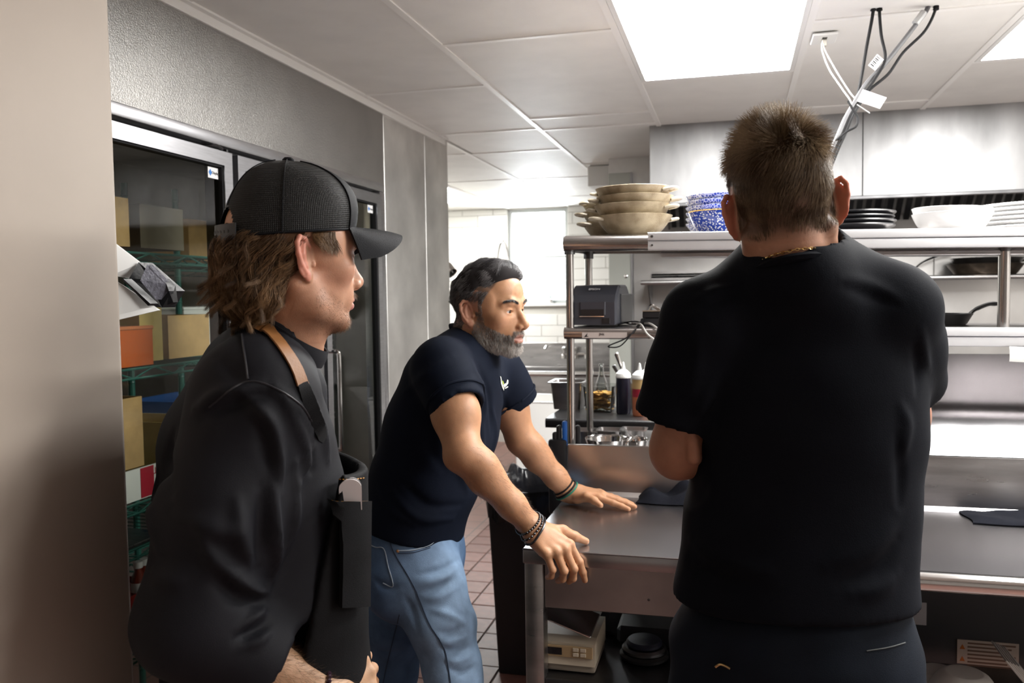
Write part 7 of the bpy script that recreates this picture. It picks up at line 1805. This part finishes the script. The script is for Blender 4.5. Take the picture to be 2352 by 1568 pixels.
    H.ell((0, -.026, .020), (.0795, .082, .060), k=0); H.ell((0, -.064, -.018), (.068, .042, .056), k=.03); H.ell((0, -.072, -.060), (.056, .034, .036), k=.03)
    H.half((0, .034, 0), (0, 1, 0), k=.006); H.half((0, 0, .05), (0, 0, 1))
    for s in (-1, 1): H.ell((s * .086, -.004, -.014), (.030, .032, .046), k=.010, sub=True)
    Vq, Qq = H.mesh(); Vq = relax(Vq, Qq, 2); Vq = Vq + vnormals(Vq, Qq) * (Wob(151, 70)(Vq) * .0035)[:, None]
    np_mesh('hair_mass', (Vq * sc) @ R.T + o, Qq, HAIRM, root, np.tile([.070, .036, .018], (len(Vq), 1)))
    okm = (Vq[:, 2] < .027) & ~((Vq[:, 1] > -.02) & (Vq[:, 2] < .002))
    ng, per, S_ = 620, 52, 20; G0, GN = sample_surface(Vq, Qq, okm, ng, 17); t = np.linspace(0, 1, S_)
    LK = []; LC = []; LR = []; wph, wtone = Wob(181, 24), Wob(182, 60)
    phs, tns = wph(G0), wtone(G0); bq = bvh_of(Vq, Qq)
    for i in range(ng):
        p, nrm = G0[i].copy(), GN[i].copy(); sideb = p[1] > -.025
        ln = r.uniform(.060, .110) if not sideb else r.uniform(.022, .036); st = ln / (S_ - 1)
        lay = r.uniform(.0005, .0075) * (.4 if sideb else 1); ph = phs[i] * 1.5 + r.normal() * .2; fq = 7.5 + 1.2 * phs[i] + r.normal() * .5; am = r.uniform(.35, .75); flick = r.random() < .10; pts_ = []
        for k in range(S_):
            pts_.append(p + nrm * 0); low = np.clip((-.02 - p[2]) / .06, 0, 1)
            fl_ = V3(0, -.42 + .30 * low, -.9) if not sideb else V3(0, -.5, -.8)
            fl_ = unit(fl_ - nrm * (fl_ @ nrm)); wv_ = np.cross(fl_, nrm); phi = am * math.sin(t[k] * fq + ph)
            d = fl_ * math.cos(phi) + wv_ * math.sin(phi)
            if flick and t[k] > .62: d = unit(d + nrm * .7 + V3(0, -.2, .35)); p = p + d * st * .9; continue
            p = p + d * st; hit, nn_, _, _ = bq.find_nearest(Vector(p)); nn_ = np.array(nn_)
            nrm = unit(nrm * .5 + nn_ * .5); p = np.array(hit) + nn_ * (lay * (.3 + .7 * math.sin(math.pi * min(.5, t[k] * 1.5))) + .0022 * math.sin(t[k] * fq + ph + 1.4) * t[k] + .001)
        base = np.array(pts_); base[1:-1] = (base[:-2] + base[1:-1] * 2 + base[2:]) / 4
        offs = r.normal(size=(per, 3)) * r.uniform(.0018, .0032); conv = (1 - .45 * t)[None, :, None]; jit = r.normal(size=(per, 1, 3)) * .0012 * np.sin(t * 6 + r.uniform(0, 6, (per, 1)))[:, :, None]
        LK.append(base[None] + offs[:, None, :] * conv + jit); tone = np.clip(.34 + .26 * tns[i] + r.normal() * .20 + (.25 if lay > .005 else 0), 0, 1)
        c_ = np.array([.045, .022, .009]) * (1 - tone) + np.array([.30, .170, .078]) * tone; LC.append(np.clip(c_[None] * r.uniform(.6, 1.35, (per, 1)), 0, 1)); LR.append(r.uniform(.00018, .00030, per))
    # sideburns and hair over the ears grow straight from the skin
    sb = (np.abs(loc[:, 0]) > .050) & (loc[:, 1] > -.006) & (loc[:, 1] < .031) & (loc[:, 2] < .034) & (loc[:, 2] > .000 + .25 * np.maximum(loc[:, 1] - .018, 0)) & ~((np.abs(loc[:, 0]) > .0735) & (loc[:, 2] < .022))
    nsb = 2600; P0, N0 = sample_surface(loc, Q, sb, nsb, 29); cw = np.stack([Wob(s_, 120)(P0) for s_ in (191, 192, 193)], 1); dn = np.array([0, .25, -1.]); tg = dn - N0 * (N0 @ dn)[:, None]; tg /= np.linalg.norm(tg, axis=1, keepdims=True)
    dirn = tg * .9 + N0 * .30 + cw * .35 + r.normal(size=(nsb, 3)) * .08; dirn /= np.linalg.norm(dirn, axis=1, keepdims=True); t6 = np.linspace(0, 1, 7); ln = r.uniform(.014, .032, nsb)
    wv = np.cross(tg, N0); P = P0[:, None] + dirn[:, None] * (t6[None, :, None] * ln[:, None, None]) + wv[:, None] * (np.sin(t6 * 5)[None, :, None] * (.0022 + .0015 * cw[:, :1])[:, None, :]) - N0[:, None] * ((t6 ** 2)[None, :, None] * (ln * .22)[:, None, None])
    tn = np.clip(.4 + .3 * cw[:, :1] + r.normal(size=(nsb, 1)) * .2, 0, 1); hair_object('sideburns', (P * sc) @ R.T + o, r.uniform(.00018, .00028, nsb), np.array([.05, .025, .01]) * (1 - tn) + np.array([.28, .16, .07]) * tn, root, HAIR)
    # locks
    P = np.concatenate(LK); hair_object('hair', (P * sc) @ R.T + o, np.concatenate(LR), np.concatenate(LC), root, HAIR)
    # --- cap (in head frame)
    W = lambda p: R @ (np.asarray(p, float) * sc) + o
    CAPM = mat('cap_mesh', (.0065, .0065, .007), .72, bump=.0); CAPF = mat('cap_front', (.0055, .0062, .0085), .65, bump=.4, bscale=800, spec=.15)
    m_, nt_, b_ = new_mat('cap_mesh_holes'); N_ = nt_.nodes.new; tc = N_('ShaderNodeUVMap'); wv1, wv2 = N_('ShaderNodeTexWave'), N_('ShaderNodeTexWave')
    b_.inputs['Base Color'].default_value = (.010, .0098, .0096, 1); b_.inputs['Roughness'].default_value = .55; b_.inputs['Specular IOR Level'].default_value = .25
    tcg = N_('ShaderNodeVertexColor'); tcg.layer_name = 'Col'; sx = N_('ShaderNodeSeparateColor'); nt_.links.new(tcg.outputs['Color'], sx.inputs['Color']); cmb = N_('ShaderNodeCombineXYZ'); nt_.links.new(sx.outputs['Red'], cmb.inputs['X']); nt_.links.new(sx.outputs['Green'], cmb.inputs['Y'])
    for wv, dr in ((wv1, 'X'), (wv2, 'Y')): wv.bands_direction = dr; wv.inputs['Scale'].default_value = 22 if dr == 'X' else 12; nt_.links.new(cmb.outputs[0], wv.inputs['Vector'])
    mm = N_('ShaderNodeMath'); mm.operation = 'MULTIPLY'; nt_.links.new(wv1.outputs['Fac'], mm.inputs[0]); nt_.links.new(wv2.outputs['Fac'], mm.inputs[1]); bp = N_('ShaderNodeBump'); bp.inputs['Strength'].default_value = 1.0; bp.inputs['Distance'].default_value = .0016; bp.invert = True
    nt_.links.new(mm.outputs[0], bp.inputs['Height']); nt_.links.new(bp.outputs['Normal'], b_.inputs['Normal']); CAPH = m_
    yc = -.010
    def zb(a): return .030 + .012 * math.cos(a)
    def crown(a, t):
        pr = (1 - t ** 2.15) ** (1 / 2.1); fl_ = 1 + .05 * math.cos(a) * math.sin(math.pi * min(t, 1)) ** 1.0
        frontlift = .010 * max(0, math.cos(a)) * math.sin(math.pi * t)
        rr = pr * fl_
        return V3(.0835 * rr * math.sin(a), yc + .1045 * rr * math.cos(a) + .006 * max(0, math.cos(a)) * math.sin(math.pi * t), zb(a) + (.142 - zb(a)) * t + frontlift)
    cap = thing_child = link('cap', None, root); cap.location = Vector(W((0, 0, .03))); cap.matrix_parent_inverse = Matrix.Translation(-Vector(root.location))
    def crown_part(name, a0, a1, material, hole=False, na=60, ntv=30, off=0.0):
        Vv, Ff, Cc = [], [], []
        for i in range(na + 1):
            a = a0 + (a1 - a0) * i / na
            for j in range(ntv + 1):
                t = j / ntv * .995; p = crown(a, t); c_ = V3(0, yc, .05); Vv.append(W(p + unit(p - c_) * off)); Cc.append((i / na * (a1 - a0) * .5, t, 0))
        for i in range(na):
            for j in range(ntv):
                am = a0 + (a1 - a0) * (i + .5) / na; tm = (j + .5) / ntv
                if hole:
                    da = abs(am - math.pi); 
                    if da < .36 and tm < .36 * math.sqrt(max(0, 1 - (da / .36) ** 2)) + .01: continue
                Ff.append((i * (ntv + 1) + j, (i + 1) * (ntv + 1) + j, (i + 1) * (ntv + 1) + j + 1, i * (ntv + 1) + j + 1))
        return np_mesh(name, Vv, Ff, material, cap, np.array(Cc))
    crown_part('front_panel', -.86, .86, CAPF, False, 40, 30, .0006)
    crown_part('mesh_panels', .86, 2 * math.pi - .86, CAPH, True, 120, 40)
    for a in (.86, -.86, 2.0, -2.0, math.pi):
        q = MB(); t0_ = .40 if abs(a - math.pi) < .01 else .02; q.tube([W(crown(a, t) + unit(crown(a, t) - V3(0, yc, .05)) * .0012) for t in np.linspace(t0_, .985, 24)], .0009, 6); q.build('seam', CAPF, cap)
    q = MB(); q.lathe([(0, -.003), (.008, -.002), (.009, .002), (.006, .005), (0, .006)], W((0, yc, .142)), 14, axis=R[:, 2]); q.build('button', CAPF, cap)
    q = MB(); q.tube([W(crown(a, .012)) for a in np.linspace(.0, 2 * math.pi, 90)[:-1] if abs(a - math.pi) > .40], .0022, 6); q.build('sweatband', CAPF, cap)
    # strap across the back opening
    q = MB(); G = [[W(crown(a, .0) + V3(0, 0, z_) + unit(crown(a, 0) - V3(0, yc, .03)) * .002) for a in np.linspace(math.pi - .46, math.pi + .46, 16)] for z_ in (-.003, .010, .020)]; q.grid(G, thick=.0016); q.build('snap_strap', mat('strap_plastic', (.035, .037, .042), .4), cap)
    q = MB()
    for a in np.linspace(math.pi - .3, math.pi + .3, 7): q.lathe([(.0032, 0), (.0028, .0016), (0, .002)], W(crown(a, 0) + V3(0, 0, .009) + unit(crown(a, 0) - V3(0, yc, .03)) * .0022), 8, axis=R @ unit(crown(a, 0) - V3(0, yc, .03)))
    q.build('snaps', BLACK, cap)
    # visor
    G = []
    for vv in np.linspace(0, 1, 14):
        row = []
        for uu in np.linspace(-1, 1, 30):
            a = uu * .92; b0 = crown(a, .015); ext = .084 * math.sqrt(max(0, 1 - (abs(uu) ** 2.3))) + .002 + .020 * uu * uu
            p = b0 + V3(0.004 * uu, ext * vv, -.004 * vv - .012 * vv * vv); p[2] += .012 * (1 - uu * uu) * vv - .030 * uu * uu * vv ; row.append(W(p))
        G.append(row)
    q = MB(); q.grid(np.array(G), thick=-.0035); q.build('visor', CAPF, cap, 60)
    for k in range(4):
        q = MB(); vi = 3 + 3 * k
        if vi < 14: q.tube([np.array(p) + R[:, 2] * .0022 for p in G[vi][3:-3]], .0005, 5); q.build('visor_stitch', mat('stitch_grey', (.03, .03, .032), .7), cap)
    # --- jacket
    S = Sculpt(V3(-1.08, .80, .80), V3(-.22, 1.62, 1.58), .0056)
    S.loft(secs, side, k=.03, n=2.25); S.cone(at_d(612, 818, 1.34), Rs + V3(0, 0, .0), .055, .076, k=.04); S.cone(at_d(606, 832, 1.36), Ls - ft * .045, .042, .058, k=.025)
    m1, Rh = Rs * .5 + Re * .5, at_d(598, 1524, 1.185)
    S.chain([Rs, m1, Re], [.081, .080, .068], k=.035); S.chain([Re, Rh], [.068, .060], k=.03)
    dr = unit(Rw - Re); S.ell(Rh + dr * .09, (.12, .12, .09), np.stack([*frame_from(dr)[:2], dr], 1), k=.005, sub=True)
    S.cone(Rh - dr * .05, Rh + dr * .02, .050, .050, k=.003, sub=True)
    S.loft([(p - side * .02, w_ * .9, d_) for p, w_, d_ in secs[3:]], side, k=.02, n=2.25)
    S.chain([Ls, Le, Le * .15 + Lw * .85], [.072, .056, .040], k=.03)
    nd = unit(nm - nb); S.cone(nb + nd * .045, nb + nd * .16, .064, .064, k=.004, sub=True)
    S.cone(nb - ft * .01, nb + nd * .030 - ft * .014, .070, .068, k=.012); S.cone(nb + nd * .030, nb + nd * .16 + ft * .05, .0605, .075, k=.004, sub=True)
    S.half(at_d(600, 1690, 1.36), (0, 0, -1))
    Vt, Qt = S.mesh(); bv0 = bvh_of(Vt, Qt)
    fl = [(surf_path(bv0, p, 3, 0), w_, a2) for p, w_, a2 in (
        ([(455, 940), (520, 905), (600, 885)], .012, .009), ([(470, 960), (540, 925), (610, 910)], .010, -.008), ([(560, 905), (610, 960), (632, 1050), (640, 1130)], .011, .012), ([(590, 960), (612, 1010), (622, 1100)], .010, -.009),
        ([(630, 890), (680, 950), (705, 1030), (680, 1110)], .011, .010), ([(660, 920), (700, 990), (712, 1080)], .008, -.008), ([(622, 1080), (625, 1180), (628, 1270), (620, 1330)], .010, .010), ([(600, 1120), (600, 1220), (585, 1300)], .012, -.006), ([(676, 1060), (672, 1150), (668, 1210), (640, 1280)], .010, .009),
        ([(470, 1240), (500, 1300), (560, 1350), (605, 1358)], .012, .014), ([(480, 1280), (530, 1350), (590, 1385)], .012, -.012), ([(430, 1190), (490, 1212), (545, 1222)], .014, .008), ([(545, 1150), (552, 1230), (575, 1290)], .012, .008),
        ([(545, 1445), (580, 1420), (600, 1400)], .009, .008), ([(540, 1465), (575, 1450), (612, 1430)], .009, -.008), ([(555, 1480), (590, 1470), (615, 1455)], .008, .006), ([(360, 1080), (350, 1180), (365, 1260)], .012, .006), ([(400, 1000), (380, 1080), (395, 1160)], .016, -.008), ([(345, 1310), (390, 1330), (440, 1320)], .014, .006), ([(500, 820), (540, 860), (560, 890)], .012, -.004), ([(700, 900), (735, 980), (750, 1060)], .008, .006))]
    w1, w2, w3 = Wob(161, 24), Wob(162, 55), Wob(163, 13, aniso=(1, 1, .6))
    def disp(Vv, N):
        d = w1(Vv) * .0016 + w2(Vv) * .0006 + w3(Vv) * .0032
        for p, w_, a2 in fl: d = d + fold(Vv, N, p, w_ * 1.05, a2 * 1.5)
        return d
    jk, Vt, bt = garment('jacket', Vt, Qt, JACKET, root, disp)
    cax = unit(nd + ft * .35); cN = at_d(652, 786, 1.335); lowr, upr = ring_on(bskin, cN, cax, .062, .0065, 56), ring_on(bskin, cN + cax * .026, cax, .060, .0055, 56)
    q = MB(); q.grid(np.array([[p for p in lowr + lowr[:1]], [(a + b) / 2 + unit((a + b) / 2 - cN) * .002 for a, b in zip(lowr + lowr[:1], upr + upr[:1])], [p for p in upr + upr[:1]]]), thick=.003); q.build('stand_collar', JACKET, jk, 60)
    SEAM = mat('seam_black', (.012, .012, .017), .5)
    thread('shoulder_seam', bt, [(556, 768), (560, 800), (566, 840), (570, 872)], SEAM, jk, .0016, 8, .0008)
    thread('armhole_seam', bt, [(480, 935), (530, 895), (575, 876), (630, 890), (690, 930), (720, 975)], SEAM, jk, .0014, 8, .0006)
    # --- apron: bib and skirt wrapping the front
    fr_secs = [(secs[3][0] + ft * .028, .206, .150), (secs[4][0] + ft * .016, .199, .152), (secs[5][0] + ft * .010, .196, .150), (secs[6][0] + ft * .008, .198, .152), (secs[7][0] + ft * .006, .20, .152), (secs[7][0] + ft * .006 + V3(0, 0, -.35), .22, .17)]
    B = Sculpt(V3(-1.02, .82, .46), V3(-.18, 1.72, 1.36), .0058); B.loft(fr_secs, side, k=.02, n=2.4)
    topz = at_d(800, 1056, 1.40)[2]; B.half(at_d(800, 1056, 1.40), unit(V3(0, 0, 1) + ft * .10), k=.002)
    B.half(secs[4][0] + ft * .062, unit(-ft + V3(0, 0, .30)), k=.004); B.half(V3(0, 0, .50), (0, 0, -1))
    Bi = Sculpt(B.lo, B.lo + .01, B.h); Bi.ax = B.ax; Bi.F = np.full_like(B.F, 1.0); Bi.loft([(p, w_ - .016, d_ - .016) for p, w_, d_ in fr_secs], side, k=.02, n=2.4); B.F = np.maximum(B.F, -Bi.F)
    Va2, Qa2 = B.mesh(); wa = Wob(171, 14, aniso=(1.3, 1.3, .25)); wb = Wob(172, 48)
    ap, Va2, ba = garment('apron', Va2, Qa2, APRON_M, root, lambda v_, n_: 0 * v_[:, 0], 1)
    shf = (wa(Va2) * .005 * np.clip((topz - Va2[:, 2]) / .2, 0, 1))[:, None] * ft
    Va2 = Va2 + shf; me = ap.data; me.vertices.foreach_set('co', Va2.astype(np.float32).ravel()); me.update(); ba = bvh_of(Va2, Qa2)
    TO = mat('thread_gold', (.55, .26, .04), .6)
    thread('top_stitch', ba, [(760, 1099), (800, 1101), (838, 1097)], TO, ap, .0009, 12, .0008, True)
    thread('side_stitch', ba, [(758, 1100), (752, 1160), (744, 1230), (728, 1300)], mat('thread_brown', (.10, .06, .02), .7), ap, .0007, 12, .0008, True)
    G = surf_patch(ba, ((772, 1150), (829, 1150), (826, 1392), (768, 1392)), 10, 16, .010); q = MB(); q.grid(G, thick=.008); pk = q.build('pocket', APRON_M, ap)
    for yy in (1151, 1163):
        P = [G[0][j] + (G[1][j] - G[0][j]) * ((yy - 1150) / 16.1) + unit(-ray(800, yy)) * .0012 for j in range(10)]; q = MB()
        P2 = smooth_path(P, 3)
        for i in range(0, len(P2) - 1, 2): q.tube([P2[i], P2[i + 1]], .0008, 5)
        q.build('pocket_stitch', TO, pk)
    # --- straps
    def strap(name, pts, w_, material, par, off=.003, n=8, bv=bt, extra=()):
        P = list(surf_path(bv, pts, n, off)) + list(extra); P = smooth_path([P[0]] + P[4:-1:4] + [P[-1]], 4); G = [[], []]
        for i, p in enumerate(P):
            d_ = unit(np.array(P[min(i + 1, len(P) - 1)]) - np.array(P[max(i - 1, 0)])); nr = np.array(bv.find_nearest(Vector(p))[1]); s_ = unit(np.cross(d_, nr)); G[0].append(p + s_ * w_ / 2); G[1].append(p - s_ * w_ / 2)
        q = MB(); q.grid(np.array(G), thick=.0025); return q.build(name, material, par, 70)
    LEA = mat('tan_leather', (.30, .125, .035), .55, var=.2, vscale=30, bump=.2, bscale=300)
    strap('neck_strap', [(560, 722), (596, 742), (630, 775), (660, 815), (680, 850), (693, 885)], .022, LEA, ap, .004)
    strap('bib_strap', [(691, 880), (706, 915), (722, 955), (736, 995)], .020, APRON_M, ap, .004, 8, bt, [on_surf(bt, 736, 995, .004) * (1 - u_) + on_surf(ba, 774, 1068, .002) * u_ for u_ in (.15, .3, .45, .6, .75, .9, 1.0)])
    # leather tie hanging by the hand
    q = MB(); c0 = [at_d(*p) for p in ((803, 1532, 1.33), (822, 1518, 1.33), (838, 1535, 1.33), (845, 1560, 1.33), (862, 1585, 1.33))]; P = smooth_path(c0, 6); G = np.array([[p + V3(0, .012, .012) for p in P], [p + V3(.004, 0, -.004) for p in P], [p - V3(0, .012, .022) for p in P]]); q.grid(G, thick=.002); q.build('waist_tie', LEA, ap, 70)
    # bracelet of dark beads
    dW = unit(Rw - Re); rg = ring_on(bA, Rw - dW * .022, dW, .03, .003, 26); q = MB()
    for p in rg: q.lathe([(0, -.004), (.003, -.0028), (.0042, 0), (.003, .0028), (0, .004)], p, 8, axis=dW)
    q.build('bracelet', mat('purple_beads', (.035, .015, .03), .2), root)
    # trousers and shoes (below the frame)
    H = Sculpt(V3(-.95, .9, .02), V3(-.3, 1.5, .98), .009); hc = secs[6][0]; H.loft([(hc, .165, .115), (hc + V3(0, 0, -.1), .17, .12)], side, k=.03)
    g = V3(hc[0], hc[1], 0); lp, rp = g - side * .10, g + side * .10
    legs(H, lp + V3(0, 0, .82), rp + V3(0, 0, .82), lp + V3(0, 0, .47), rp + V3(0, 0, .47), lp + V3(0, 0, .06), rp + V3(0, 0, .06)); H.half(V3(0, 0, .05), (0, 0, -1)); Vh, Qh = H.mesh(); np_mesh('trousers', relax(Vh, Qh, 2), Qh, DENIM_D, root)
    shoes(root, (lp, rp), ft[:2], SHOE)
    # --- white thermometer in the apron pocket (a thing of its own)
    tm = thing('pocket_thermometer', at_d(806, 1150, 1.34), 'white rounded thermometer standing in the apron pocket', 'thermometer')
    c = on_surf(ba, 804, 1150, .001); up = V3(0, 0, 1); q = MB()
    def slab(dx0, dx1, w_, nm, mt_):
        prof = []; 
        for k in range(13):
            th = math.pi * k / 12; prof.append((w_ * math.cos(th), .020 + .014 * math.sin(th)))
        prof += [(-w_ * .98, -.012), (w_ * .98, -.012)]
        S2 = unit(np.cross(up, -unit(ray(806, 1140)))); nrm = -unit(V3(*(ray(806, 1140)[:2]), 0))
        q = MB(); q.prism([c + S2 * a + up * b - nrm * .0 + nrm * dx0 for a, b in prof], nrm * (dx1 - dx0)); return q.build(nm, mt_, tm)
    slab(.003, .009, .0165, 'front_shell', mat('thermo_white', (.72, .66, .66), .35)); slab(-.003, .003, .0172, 'grip', BLACK); slab(-.008, -.003, .0165, 'back_shell', mat('thermo_grey', (.45, .42, .42), .4))
build_cook()
